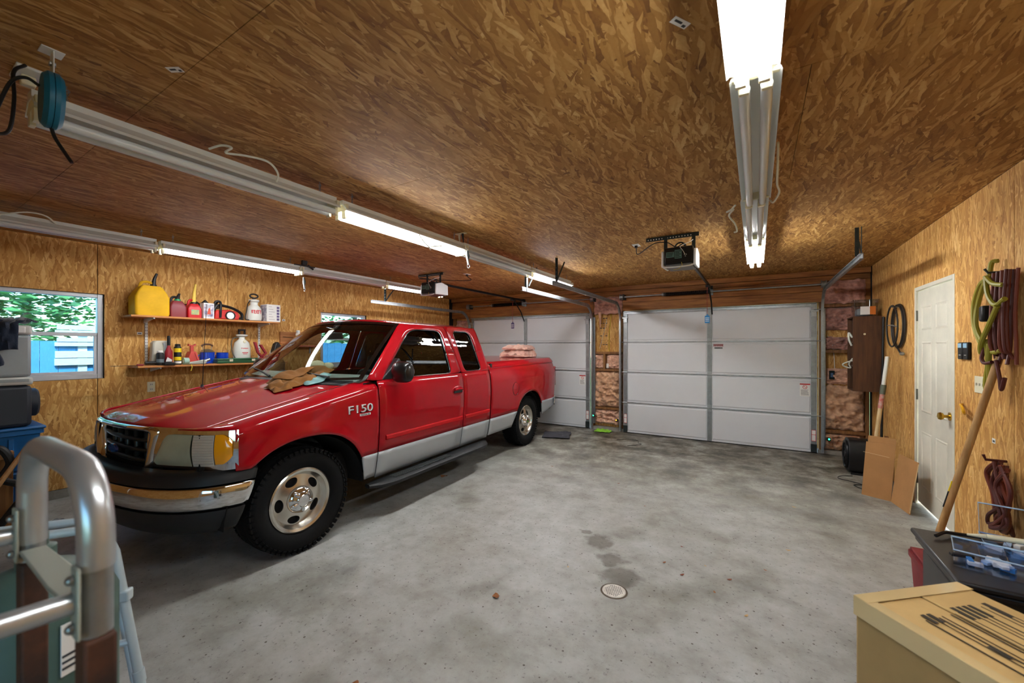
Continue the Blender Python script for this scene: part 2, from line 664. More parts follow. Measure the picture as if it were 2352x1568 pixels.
sheets(wb, XL, XR, [XL + 1.22 * k for k in range(1, 6)], [WIN3], lambda a, b, c, d: (a, b, YB - .012, YB, c, d), m_osb_y, z1=ZC - .002)

# garage-door wall: sheathing, header planks, studs
D1 = (-2.02, 0.74)      # right garage door
D2 = (-5.36, -2.62)     # left garage door
wf = wallcore('wall_front', XL, XR, [(D1[0] + .02, D1[1] - .02, 0, 2.10), (D2[0] + .02, D2[1] - .02, 0, 2.10)],
              lambda a, b, c, d: (a, b, YF + .10, YF + .22, c, d), m_dark)
for (a, b) in ((XL, D2[0]), (D2[1], D1[0]), (D1[1], XR)):
    M().box(a, b, YF + .088, YF + .099, 0, 2.14).build('osb_panel', m_osb_y, wf, smooth=0)
for (z0, z1, dy) in ((2.14, 2.285, 0), (2.288, 2.43, .004), (2.433, 2.50, .01), (2.503, 2.578, -.03)):
    M().box(XL, XR, YF + dy - .02, YF + .09, z0, z1).build('plank', m_plank, wf, bevel=.003)
def stud(x0, x1, z0, z1, y0=YF - .01):
    M().box(x0, x1, y0, YF + .085, z0, z1).build('stud', m_stud, wf, bevel=.002)
for x in (-2.61, -2.035): stud(x, x + .038, .05, 2.139)
for x in (.755, 1.262): stud(x, x + .038, .05, 2.139)
for x in (-5.41, -5.90): stud(x, x + .038, .05, 2.139)
stud(-2.39, -2.352, 1.10, 1.375)
stud(.80, .84, 1.10, 1.36, YF - .005)
for z in (1.375, 1.065, .37): stud(-2.571, -2.036, z, z + .04)
for z in (2.06, 1.42, .30): stud(.795, 1.261, z, z + .04)
M().box(D2[1], D1[0], YF - .03, YF + .087, 0, .05).build('sill_plate', m_found, wf)
M().box(D1[1], XR, YF - .02, YF + .087, 0, .05).build('sill_plate', m_found, wf)

# ------------------------------------------------------------------ windows
m_alu = mat('window_aluminium', (196, 200, 204), rough=.4, metal=.3)
m_pane = glass('window_glass', (214, 240, 250))
m_reveal = woodmat('window_reveal', (120, 84, 46), (84, 56, 28), axis=2)
def window(name, u0, u1, z0, z1, mk, sash=True):
    """mk(ua,ub,depth0,depth1,za,zb); depth grows outward from the inner wall face"""
    fr = M()
    for a in ((u0, u0 + .045, z0, z1), (u1 - .045, u1, z0, z1), (u0 + .045, u1 - .045, z1 - .04, z1), (u0 + .045, u1 - .045, z0, z0 + .05)):
        fr.box(*mk(a[0], a[1], .035, .10, a[2], a[3]))
    o = struct(fr.build(name, m_alu, bevel=.003))
    zm = z0 + (z1 - z0) * .52
    M().box(*mk(u0 + .045, u1 - .045, .045, .075, zm - .018, zm + .018)).build('meeting_rail', m_alu, o, bevel=.003)
    sf = M()
    for a in ((u0 + .045, u0 + .07, z0 + .05, zm - .018), (u1 - .07, u1 - .045, z0 + .05, zm - .018), (u0 + .07, u1 - .07, z0 + .05, z0 + .08)):
        sf.box(*mk(a[0], a[1], .045, .07, a[2], a[3]))
    sf.build('sash', m_alu, o, bevel=.002)
    M().box(*mk(u0 + .07, u1 - .07, .056, .059, z0 + .08, zm - .018)).build('pane', m_pane, o, smooth=0)
    M().box(*mk(u0 + .045, u1 - .045, .080, .083, zm + .018, z1 - .04)).build('pane', m_pane, o, smooth=0)
    rv = M()
    for a in ((u0 - .012, u0, z0 - .012, z1 + .012), (u1, u1 + .012, z0 - .012, z1 + .012), (u0, u1, z1, z1 + .012), (u0, u1, z0 - .012, z0)):
        rv.box(*mk(a[0], a[1], .0135, .14, a[2], a[3]))
    rv.build('reveal', m_reveal, o, smooth=0)
    return o
mkL = lambda a, b, d0, d1, c, d: (XL - d1, XL - d0, a, b, c, d)
mkB = lambda a, b, d0, d1, c, d: (a, b, YB - d1, YB - d0, c, d)
window('window_1', *WIN1, mkL)
window('window_2', *WIN2, mkL)
window('window_3', *WIN3, mkB)

# ------------------------------------------------------------------ man door in the right wall
m_door = mat('door_paint', (222, 218, 200), rough=.45, var=.10, vscale=5)
m_brass = mat('brass', (200, 158, 60), rough=.18, metal=1)
m_hinge = mat('hinge_steel', (120, 118, 108), rough=.4, metal=.8)
d3 = struct(M().box(XR - .004, XR + .012, 5.325, 5.36, .0, 2.07)
            .box(XR - .004, XR + .012, 4.44, 4.475, .0, 2.07).box(XR - .004, XR + .012, 4.475, 5.325, 2.035, 2.07)
            .box(XR + .012, XR + .14, 5.34, 5.36, 0, 2.07).box(XR + .012, XR + .14, 4.44, 4.46, 0, 2.07)
            .box(XR + .012, XR + .14, 4.46, 5.34, 2.05, 2.07).build('door_3', m_door, bevel=.003))
DY0, DY1, DX = 4.50, 5.322, XR + .012
leaf = M().box(DX, DX + .042, DY0, DY1, .032, 2.03).build('door_leaf', m_door, d3, bevel=.002)
m_gap = mat('weatherstrip_grey', (128, 126, 118), rough=.6)
M().box(DX + .004, DX + .05, 4.462, 4.498, .01, 2.04).build('door_stop', m_gap, d3, smooth=0)
for (ya, yb) in ((DY0 + .115, DY0 + .365), (DY0 + .46, DY0 + .71)):
    for (za, zb) in ((.20, .72), (.90, 1.55), (1.66, 1.88)):
        pm = M()
        w_ = .022
        pm.loops([[(DX - .001, ya, za), (DX - .001, yb, za), (DX - .001, yb, zb), (DX - .001, ya, zb)],
                  [(DX - .006, ya + w_ / 2, za + w_ / 2), (DX - .006, yb - w_ / 2, za + w_ / 2), (DX - .006, yb - w_ / 2, zb - w_ / 2), (DX - .006, ya + w_ / 2, zb - w_ / 2)],
                  [(DX + .0005, ya + w_, za + w_), (DX + .0005, yb - w_, za + w_), (DX + .0005, yb - w_, zb - w_), (DX + .0005, ya + w_, zb - w_)],
                  [(DX - .005, ya + w_ * 2.2, za + w_ * 2.2), (DX - .005, yb - w_ * 2.2, za + w_ * 2.2), (DX - .005, yb - w_ * 2.2, zb - w_ * 2.2), (DX - .005, ya + w_ * 2.2, zb - w_ * 2.2)]])
        pm.build('raised_panel', m_door, leaf, smooth=20)
kb = M().lathe([(.033, 0), (.033, -.006), (.013, -.01), (.012, -.035), (.026, -.042), (.031, -.055), (.026, -.068), (.008, -.074)], (DX, DY0 + .07, .945), 'X', 20)
kb.build('knob', m_brass, leaf)
for z in (.25, 1.05, 1.80):
    M().box(DX - .006, DX + .003, DY1 - .002, DY1 + .022, z - .05, z + .05).cyl((DX - .008, DY1 + .004, z - .05), (DX - .008, DY1 + .004, z + .05), .006, n=8).build('hinge', m_hinge, d3)

# ------------------------------------------------------------------ outside, seen through the windows and under the door
m_lawn = mat('lawn', (96, 118, 60), rough=.95, col2=(64, 84, 44), vscale=3, bump=.4, bscale=30)
struct(M().box(-60, 40, -40, 60, -.35, -.13).build('ground', m_lawn, smooth=0))
m_apron = mat('outside_concrete', (196, 192, 182), rough=.8, var=.1)
struct(M().box(XR + .1, XR + 3.0, 2.5, 7.0, -.13, -.01).build('path', m_apron, smooth=0))
m_fence = mat('blue_fence_paint', (92, 164, 214), rough=.55, var=.12, vscale=4)
FX = -9.0
fence = tag(M().box(FX - .09, FX - .03, -3.0, 12.0, .3, .4).box(FX - .09, FX - .03, -3.0, 12.0, 1.2, 1.3).build('board_fence', m_fence, smooth=0),
            'blue painted board fence standing outside beyond the windows', 'fence')
bm_ = M().box(-.015, .015, -.09, .09, -.13, 1.60).mesh('board', m_fence, 0)
y_ = -3.0
while y_ < 12.0:
    o = bpy.data.objects.new('board', bm_)
    COL.objects.link(o)
    o.parent = fence
    o.location = (FX - .012, y_ + .09, random.uniform(-.01, .01))
    y_ += .186
m_paleb = mat('pale_board', (232, 234, 232), rough=.6, var=.12, vscale=18, stretch=(1, 1, 6))
def board_stack(label, y0, y1, zs):
    t = thing('board_stack', label, 'boards', (FX + .05, (y0 + y1) / 2, -.13), group='pale boards leaning on the blue fence')
    for (za, zb) in zs:
        nb = max(2, int((zb - za) / .09))
        for k in range(nb):
            a = za + (zb - za) * k / nb
            M(o=(FX + .05, (y0 + y1) / 2, -.13)).box(FX + .02, FX + .05 + random.uniform(0, .012), y0 + random.uniform(0, .03), y1 - random.uniform(0, .03), a + .006, a + (zb - za) / nb - .004).build('plank', m_paleb, t, smooth=0)
    M(o=(FX + .05, (y0 + y1) / 2, -.13)).box(FX + .006, FX + .022, y0 + .25, y0 + .35, -.13, zs[-1][1]).build('batten', m_paleb, t, smooth=0)
    M(o=(FX + .05, (y0 + y1) / 2, -.13)).box(FX + .006, FX + .022, y1 - .35, y1 - .25, -.13, zs[-1][1]).build('batten', m_paleb, t, smooth=0)
board_stack('stack of whitish boards outside the window behind the coolers', 1.60, 2.65, [(1.22, 1.445), (1.51, 1.645), (1.68, 1.84)])
m_leafg = mat('tree_leaf', (120, 180, 96), rough=.5, col2=(44, 92, 60), vscale=2.5)
m_bark = mat('tree_bark', (96, 84, 70), rough=.9, var=.3, vscale=10)
def tree(label, x, y, h, rad, n, seed, z0=.9):
    rnd = random.Random(seed)
    t = thing('tree', label, 'tree', (x, y, -.13), group='trees beyond the blue fence')
    cents = [(rnd.uniform(-.7, .7) * rad, rnd.uniform(-.6, .6) * rad, rnd.uniform(z0, h)) for _ in range(14)]
    m_ = M()
    for k in range(n):
        c = rnd.choice(cents)
        d = Vector((rnd.gauss(0, 1), rnd.gauss(0, 1), rnd.gauss(0, 1))).normalized() * rad * .42 * rnd.uniform(.55, 1)
        q = Vector(c) + d
        s = rnd.uniform(.06, .12)
        e = Matrix.Rotation(rnd.uniform(0, 6.28), 3, 'Z') @ Matrix.Rotation(rnd.uniform(-1.2, 1.2), 3, 'X')
        m_.face([q + e @ Vector(v) * s for v in ((-1, 0, 0), (0, -.5, .1), (1, 0, 0), (0, .5, .1))])
    tag(m_.build('foliage', m_leafg, t, smooth=0), kind='stuff')
    M().tube([(0, 0, 0), (.1, .1, h * .4), (0, .2, h * .8)], [.14, .10, .04], 8).build('trunk', m_bark, t)
tree('green leafy tree outside beyond the near left window', -11.3, 0.7, 4.2, 1.9, 3200, 3)
tree('green leafy tree outside between the two left windows', -11.8, 4.7, 4.8, 1.9, 3200, 4)
tree('green leafy tree outside beyond the far left window', -11.6, 8.7, 4.4, 1.9, 3200, 5)
tree('tall dark tree far behind the blue fence', -17.0, 2.4, 6.0, 3.0, 3600, 6, .6)
tree('broad tree far behind the blue fence on its far end', -17.5, 10.0, 6.0, 3.2, 3600, 8, .6)
# ------------------------------------------------------------------ garage doors (door_1 right, door_2 left)
m_gd = mat('garage_door_white', (216, 219, 222), rough=.4, var=.02, vscale=3)
m_stile = mat('door_stile_steel', (150, 154, 154), rough=.4, metal=.75, var=.12, vscale=18)
m_red = mat('label_red', (200, 40, 34), rough=.5)
m_paper = mat('label_paper', (236, 236, 232), rough=.6)
m_ink = mat('label_ink', (60, 62, 66), rough=.7)
m_logo = mat('logo_maroon', (128, 44, 52), rough=.6)
DYI = YF - .055           # inner face of the door skin
SECT = [(0.012, .53), (.535, 1.06), (1.065, 1.585), (1.59, 2.125)]
def garage_door(name, x0, x1, right):
    d = struct(M().box(x0, x1, DYI + .035, DYI + .045, .012, 2.12).build(name, m_gd, smooth=0))
    xm = (x0 + x1) / 2
    for (z0, z1) in SECT:
        s = M()
        s.box(x0, x1, DYI + .008, DYI + .034, z0, z1)
        for (a, b) in ((x0 + .075, xm - .04), (xm + .04, x1 - .075)):
            s.loops([[(a, DYI + .0078, z0 + .03), (b, DYI + .0078, z0 + .03), (b, DYI + .0078, z1 - .03), (a, DYI + .0078, z1 - .03)],
                     [(a + .012, DYI, z0 + .042), (b - .012, DYI, z0 + .042), (b - .012, DYI, z1 - .042), (a + .012, DYI, z1 - .042)]])
        sec = s.build('section', m_gd, d, smooth=0)
        for (a, b, nm) in ((x0 + .01, x0 + .07, 'end_stile'), (x1 - .07, x1 - .01, 'end_stile'), (xm - .032, xm + .032, 'centre_stile')):
            M().box(a, b, DYI - .006, DYI + .008, z0 + .004, z1 - .004).build(nm, m_stile, sec, bevel=.002)
    for (z0, z1) in SECT[:-1]:
        M().box(x0 + .07, x1 - .07, DYI - .004, DYI + .03, z1 - .008, z1 + .013).build('joint_rail', m_galv, d, bevel=.004)
        for hx in (x0 + .04, xm, x1 - .04):
            M().box(hx - .03, hx + .03, DYI - .014, DYI - .005, z1 - .05, z1 + .055).cyl((hx - .035, DYI - .018, z1 + .003), (hx + .035, DYI - .018, z1 + .003), .008, n=8).build('hinge', m_galv, d)
        for hx, sgn in ((x0, -1), (x1, 1)):
            M().cyl((hx - sgn * .03, DYI - .02, z1 + .003), (hx + sgn * .045, DYI - .02, z1 + .003), .005, n=8).build('roller_shaft', m_galv, d)
    st = M()
    st.prism([(DYI - .03, 2.075), (DYI - .03, 2.085), (DYI - .005, 2.09), (DYI - .005, 2.115), (DYI - .06, 2.118), (DYI - .06, 2.125), (DYI + .004, 2.125), (DYI + .004, 2.075)], 'X', x0 + .02, x1 - .02)
    st.build('top_strut', m_galv, d)
    for hx, sgn in ((x0 + .04, -1), (x1 - .04, 1)):
        M().box(hx - .045, hx + .045, DYI - .05, DYI - .006, 2.0, 2.018).box(hx - .03, hx + .03, DYI - .03, DYI - .006, 1.93, 2.0).cyl((hx, DYI - .03, 2.03), (hx + sgn * .08, DYI - .03, 2.03), .006, n=8).build('top_bracket', m_galv, d)
        M().box(hx - .035, hx + .035, DYI - .02, DYI - .006, .02, .13).build('bottom_bracket', m_dsteel, d)
    M().box(x0, x1, DYI + .0, DYI + .034, 0, .012).build('bottom_seal', m_black, d, smooth=0)
    # warning placard near the outer edge of the third section
    wx = x1 - .20
    pl = M().box(wx, wx + .12, DYI - .0015, DYI - .0005, .80, .98).build('warning_label', m_paper, d, smooth=0)
    M().box(wx, wx + .12, DYI - .0022, DYI - .0016, .962, .98).build('label_band', m_red, pl, smooth=0)
    M().tube([(wx + .06 + .024 * math.cos(a), DYI - .002, .93 + .024 * math.sin(a)) for a in [k * math.pi / 10 for k in range(20)]], .003, 6, closed=True).tube([(wx + .043, DYI - .002, .947), (wx + .077, DYI - .002, .913)], .003, 6).build('no_entry_mark', m_red, pl)
    ln = M()
    for k in range(7):
        ln.box(wx + .012, wx + .108 - random.uniform(0, .03), DYI - .002, DYI - .0016, .815 + k * .012, .819 + k * .012)
    ln.build('label_lines', m_ink, pl, smooth=0)
    for ex in (x0 + .015, x1 - .065):
        tl = M().box(ex, ex + .05, DYI - .0085, DYI - .0065, .17, .33).build('tension_label', m_paper, d, smooth=0)
        b = M()
        for (za, zb) in ((.17, .176), (.324, .33), (.26, .266)):
            b.box(ex, ex + .05, DYI - .0092, DYI - .0086, za, zb)
        b.box(ex, ex + .004, DYI - .0092, DYI - .0086, .176, .324).box(ex + .046, ex + .05, DYI - .0092, DYI - .0086, .176, .324)
        b.build('label_border', m_red, tl, smooth=0)
    if right:
        lg = M().box(xm + .055, xm + .195, DYI - .0012, DYI - .0006, 1.508, 1.552).build('door_logo', mat('logo_blush', (186, 160, 160), rough=.6), d, smooth=0)
        lm = M()
        for k in range(8):
            lm.box(xm + .060 + k * .0168, xm + .072 + k * .0168, DYI - .0018, DYI - .0013, 1.520 - .004 * (k % 2), 1.545)
        lm.build('logo_strokes', m_logo, lg, smooth=0)
        lh = M().box(xm + .07, xm + .185, DYI - .0012, DYI - .0006, 1.474, 1.500).build('door_logo', mat('logo_grey', (120, 122, 124), rough=.6), d, smooth=0)
        M().box(xm + .085, xm + .15, DYI - .0018, DYI - .0013, 1.483, 1.491).build('logo_strokes', m_ink, lh, smooth=0)
    return d
garage_door('door_1', D1[0] + .01, D1[1] - .01, True)
garage_door('door_2', D2[0] + .01, D2[1] - .01, False)

# tracks
CPROF = [(-.026, -.012), (-.026, .016), (-.020, .016), (-.020, -.006), (.020, -.006), (.020, .016), (.026, .016), (.026, -.012)]
def track(label, x, yend, zend, hang_y, group='garage door tracks', inner=1, rev=None):
    t = thing('door_track', label, 'track', (x, YF - .06, 0), group=group)
    o = (x, YF - .06, 0)
    zt, rad = zend, .30
    y0 = YF - .075
    pts = [(y0, .02)] + [(y0, z) for z in (.5, 1.0, 1.5, zt - rad)]
    arc = [(y0 - rad + rad * math.cos(a), zt - rad + rad * math.sin(a)) for a in [R(k * 9) for k in range(1, 10)]]
    hor = [(y0 - rad, zt), ((y0 + yend) / 2, zt), (yend, zt)]
    def sweep(path):
        rings = []
        for i, (py, pz) in enumerate(path):
            a = Vector(path[max(i - 1, 0)])
            b = Vector(path[min(i + 1, len(path) - 1)])
            tg = (b - a).normalized()
            nrm = Vector((-tg[1], tg[0]))
            # profile: a along X (opening towards door), b along track normal
            rings.append([(x + inner * pb, py + nrm[0] * pa, pz + nrm[1] * pa) for pa, pb in CPROF])
        return M(o=o).loops(rings, True, True)
    sweep(pts).build('vertical_rail', m_galv, t, smooth=25)
    sweep([pts[-1]] + arc).build('curved_rail', m_galv, t, smooth=40)
    sweep([arc[-1]] + hor[1:]).build('horizontal_rail', m_galv, t, smooth=25)
    M(o=o).box(x - inner * .004 - .002, x - inner * .004 + .002, YF - .06, YF - .012, .10, 2.05).box(x - inner * .02 - .018, x - inner * .02 + .018, YF - .02, YF - .014, .10, 2.05).build('flag_angle', m_galv, t, smooth=0)
    hb = M(o=o)
    hb.box(x - .003 - inner * .016, x + .0 - inner * .016, hang_y - .016, hang_y + .016, zt - .02, ZC)
    hb.box(x - .03 - inner * .0, x + .0, hang_y + .012, hang_y + .016, zt + .02, ZC)
    hb.tube([(x - inner * .02, hang_y + .03, zt + .05), (x - inner * .02, hang_y + .26, ZC - .004)], .010, 4)
    hb.build('hanger_strap', m_dsteel, t, smooth=0)
    for zz in (zt + .05, zt + .1, zt + .15, zt + .2):
        M(o=o).cyl((x - .001 - inner * .02, hang_y, zz), (x + .004 - inner * .016, hang_y, zz), .005, n=8).build('bolt', m_galv, t)
    return t
track('galvanised door track by the right wall and brown cabinet', .79, 4.62, 2.30, 4.72, inner=-1)
track('galvanised track at the left edge of the right-hand garage door', -2.06, 4.33, 2.26, 4.45, inner=1)
track('galvanised track at the right edge of the left-hand garage door', -2.575, 4.48, 2.25, 4.60, inner=-1)
track('galvanised track curving down beside the left wall, above the truck cab', -5.40, 4.45, 2.25, 4.75, inner=1)

# torsion springs and shafts
m_spring = mat('spring_black', (18, 18, 20), rough=.4, metal=.6)
def torsion(label, x0, x1, xs0, xs1):
    o = ((x0 + x1) / 2, YF - .11, 2.375)
    t = thing('torsion_spring', label, 'door spring', o, group='torsion springs over the garage doors')
    y, z = YF - .11, 2.375
    M(o=o).cyl((x0, y, z), (x1, y, z), .0125, n=12).build('shaft', m_galv, t)
    hel = []
    turns = 46
    for k in range(turns * 8 + 1):
        a = k * math.pi / 4
        hel.append((xs0 + (xs1 - xs0) * k / (turns * 8), y + .027 * math.cos(a), z + .027 * math.sin(a)))
    M(o=o).tube(hel, .0065, 5).build('spring', m_spring, t)
    for xx in (xs0, xs1):
        M(o=o).cyl((xx - .03, y, z), (xx + .03, y, z), .028, n=14).build('spring_cone', m_galv if xx == xs0 else m_black, t)
    M(o=o).box(xs1 + .03, xs1 + .036, y - .035, YF - .02, z - .05, z + .05).box(xs1 + .036, xs1 + .07, YF - .026, YF - .02, z - .05, z + .05).build('centre_bracket', m_galv, t, smooth=0)
    for xx in (x0 + .04, x1 - .04):
        M(o=o).lathe([(.02, -.03), (.055, -.03), (.055, -.02), (.045, -.018), (.045, .018), (.055, .02), (.055, .03), (.02, .03)], (xx, y, z), 'X', 18).build('cable_drum', m_galv, t)
        M(o=o).tube([(xx, y + .05, z), (xx, YF - .09, .1)], .0025, 5).build('lift_cable', m_dsteel, t)
        M(o=o).box(xx + .045, xx + .05, y - .03, YF - .02, z - .05, z + .04).build('end_bearing_plate', m_dsteel, t, smooth=0)
torsion('black torsion spring on a steel shaft over the right-hand garage door', -2.06, .84, -1.32, -.66)
torsion('black torsion spring on a steel shaft over the left-hand garage door', -5.42, -2.52, -4.75, -4.05)

# openers
m_opbody = mat('opener_black', (16, 18, 20), rough=.3)
m_opgrey = mat('opener_grey', (112, 114, 118), rough=.5)
m_oplens = mat('opener_lens', (226, 230, 232), rough=.3, coat=.3)
m_oplabel = mat('opener_label', (92, 128, 120), rough=.6)
m_wire = mat('yellow_wire', (214, 186, 60), rough=.5)
m_blue = mat('tag_blue', (40, 130, 196), rough=.5)
m_cordred = mat('pull_cord_red', (150, 60, 56), rough=.7)
def opener(label, x, y, tagcol, outlet, hang=True):
    """powerhead facing the camera end; rail runs to the header"""
    o = (x, y, ZC)
    t = thing('garage_door_opener', label, 'door opener', o, group='ceiling mounted garage door openers')
    zb, zt = 2.25, 2.43
    bd = M(o=o).box(x - .125, x + .125, y, y + .28, zb + .02, zt).build('powerhead', m_opbody, t, bevel=.012)
    M(o=o).box(x - .115, x + .115, y + .0, y + .27, zb, zb + .022).build('base_cover', m_opgrey, t, bevel=.01)
    for s in (-1, 1):
        pr = [(y + .005, zb), (y + .275, zb + .01), (y + .27, zt - .03), (y + .14, zt), (y + .01, zt - .03)]
        M(o=o).prism(pr, 'X', x + s * .128, x + s * .150).build('light_lens', m_oplens, t, bevel=.008)
    lip = [(x - .13, y - .004, zb + .004), (x - .09, y - .02, zb - .008), (x, y - .026, zb - .012), (x + .09, y - .02, zb - .008), (x + .13, y - .004, zb + .004)]
    M(o=o).tube(smooth_path(lip, 4), .007, 8).build('front_lip', m_oplens, t)
    lb = M(o=o).box(x - .105, x - .035, y - .0015, y - .0003, zb + .085, zb + .135).box(x - .03, x + .03, y - .0015, y - .0003, zb + .07, zb + .15).build('spec_label', m_oplabel, bd, smooth=0)
    ln = M(o=o)
    for k in range(5):
        ln.box(x - .025, x + .024 - (k % 2) * .012, y - .0022, y - .0016, zb + .078 + k * .014, zb + .084 + k * .014)
    for k in range(3):
        ln.box(x - .10, x - .05 + .004 * k, y - .0022, y - .0016, zb + .095 + k * .013, zb + .101 + k * .013)
    ln.build('label_lines', m_opbody, bd, smooth=0)
    tm = M(o=o)
    for k, (dx, dz) in enumerate(((.055, .10), (.07, .10), (.062, .085))):
        tm.cyl((x + dx, y - .006, zb + dz), (x + dx, y, zb + dz), .005, n=8)
    tm.build('wire_terminals', m_galv, bd)
    # rail
    M(o=o).box(x - .014, x + .014, y + .20, YF - .10, zt - .008, zt + .026).build('rail', m_blackm, t, bevel=.003)
    M(o=o).box(x - .03, x + .03, YF - .14, YF - .05, zt - .02, zt + .035).build('header_bracket', m_blackm, t, bevel=.003)
    M(o=o).box(x - .03, x + .03, YF - .55, YF - .42, zt - .035, zt - .009).build('trolley', m_black, t, bevel=.004)
    M(o=o).tube([(x + .005, YF - .45, zt - .03), (x + .02, YF - .22, 2.20), (x + .02, DYI - .03, 2.02)], .011, 6).build('door_arm', m_blackm, t)
    cord = [(x - .012, YF - .48, zt - .03), (x - .014, YF - .48, 2.2), (x - .012, YF - .48, 1.985)]
    M(o=o).tube(cord, .0035, 6).build('release_cord', m_cordred, t)
    M(o=o).box(x - .045, x + .022, YF - .484, YF - .478, 1.86, 1.97).box(x - .02, x + .0, YF - .486, YF - .476, 1.965, 1.99).build('release_tag', tagcol, t, bevel=.003)
    lt = M(o=o)
    for k in range(3):
        lt.box(x - .037, x + .012, YF - .4852, YF - .4842, 1.885 + k * .024, 1.894 + k * .024)
    lt.build('tag_print', m_paper, t, smooth=0)
    # hanging irons
    hy = y + .16
    M(o=o).box(x - .32, x + .16, hy - .018, hy + .018, ZC - .004, ZC - .001).box(x - .32, x + .16, hy - .018, hy - .014, ZC - .038, ZC - .004).build('ceiling_angle', m_dsteel, t, smooth=0)
    for dx in (-.135, .115):
        M(o=o).box(x + dx - .016, x + dx + .016, hy - .0235, hy - .0195, zt - .02, ZC - .01).build('hanger_strap', m_dsteel, t, smooth=0)
    hol = M(o=o)
    for k in range(17):
        hol.cyl((x - .30 + k * .026, hy - .0195, ZC - .022), (x - .30 + k * .026, hy - .0175, ZC - .022), .0055, n=8)
    hol.build('slot_holes', m_paper, t)
    cab = smooth_path([(x + outlet[0], y + outlet[1], ZC - .03), (x + outlet[0] + .02, y + outlet[1], ZC - .10), (x - .24, hy - .05, ZC - .07), (x - .12, hy - .03, ZC - .07), (x - .04, hy - .02, zt + .03), (x + .03, hy, zt + .06), (x + .05, hy + .02, zt - .005)], 6)
    M(o=o).tube(cab, .005, 6).build('power_cord', m_black, t)
    M(o=o).tube(smooth_path([(x - .07, hy - .01, zt), (x - .03, hy - .03, zt + .055), (x + .02, hy - .03, zt + .06), (x + .05, hy - .01, zt)], 6), .008, 6).build('wire_loop', m_black, t)
    M(o=o).tube(smooth_path([(x + .03, y - .012, zb + .03), (x + .035, y - .02, zb), (x + .01, y - .05, zb - .035), (x - .03, y - .06, zb - .04)], 5), .0025, 5).build('antenna_wire', m_wire, t)
    M(o=o).tube(smooth_path([(x + .06, y - .006, zb + .10), (x + .04, y - .012, zb + .14), (x + .02, y - .002, zt), (x + .1, y + .03, zt + .04), (x + .11, hy, zt + .09)], 5), .0025, 5).build('bell_wire', m_paper, t)
    ob = tag(M().box(x + outlet[0] - .035, x + outlet[0] + .035, y + outlet[1] - .055, y + outlet[1] + .055, ZC - .007, ZC - .0005).build('ceiling_outlet', m_paper, bevel=.003), 'white ceiling outlet beside the ' + ('right-hand' if x > -2 else 'left-hand') + ' door opener', 'outlet')
    M().box(x + outlet[0] - .014, x + outlet[0] + .014, y + outlet[1] - .014, y + outlet[1] + .014, ZC - .03, ZC - .0075).build('plug', m_black, ob, bevel=.003)
opener('black garage door opener hanging over the empty bay, blue release tag', -.62, 3.98, m_blue, (-.47, .35))
opener('garage door opener hanging above the truck bay', -4.02, 4.30, mat('tag_purple', (74, 60, 110), rough=.6), (.36, .45))

# photo-eye sensors
m_ledg = mat('led_green', (20, 90, 60), rough=.4, emit=(40, 255, 160), estr=3.0)
m_ledo = mat('led_orange', (120, 60, 20), rough=.4, emit=(255, 150, 40), estr=3.0)
def sensor(label, x, z, led, s):
    t = thing('photo_eye_sensor', label, 'sensor', (x, YF - .10, z))
    M().box(-.018, .018, -.03, .03, -.022, .022).build('sensor_body', m_black, t, bevel=.005)
    M().sphere((-.0 * s, -.03, .006), .011, 10, 6).build('indicator', led, t)
    M().box(-.01, .01, .028, .075, -.012, .012).build('sensor_bracket', m_galv, t, smooth=0)
sensor('safety sensor with green light beside the left-hand garage door', -2.535, .255, m_ledg, 1)
sensor('safety sensor with orange light beside the right-hand garage door', -2.115, .21, m_ledo, -1)
sensor('safety sensor with green light beside the brown cabinet corner', .855, .225, m_ledg, 1)

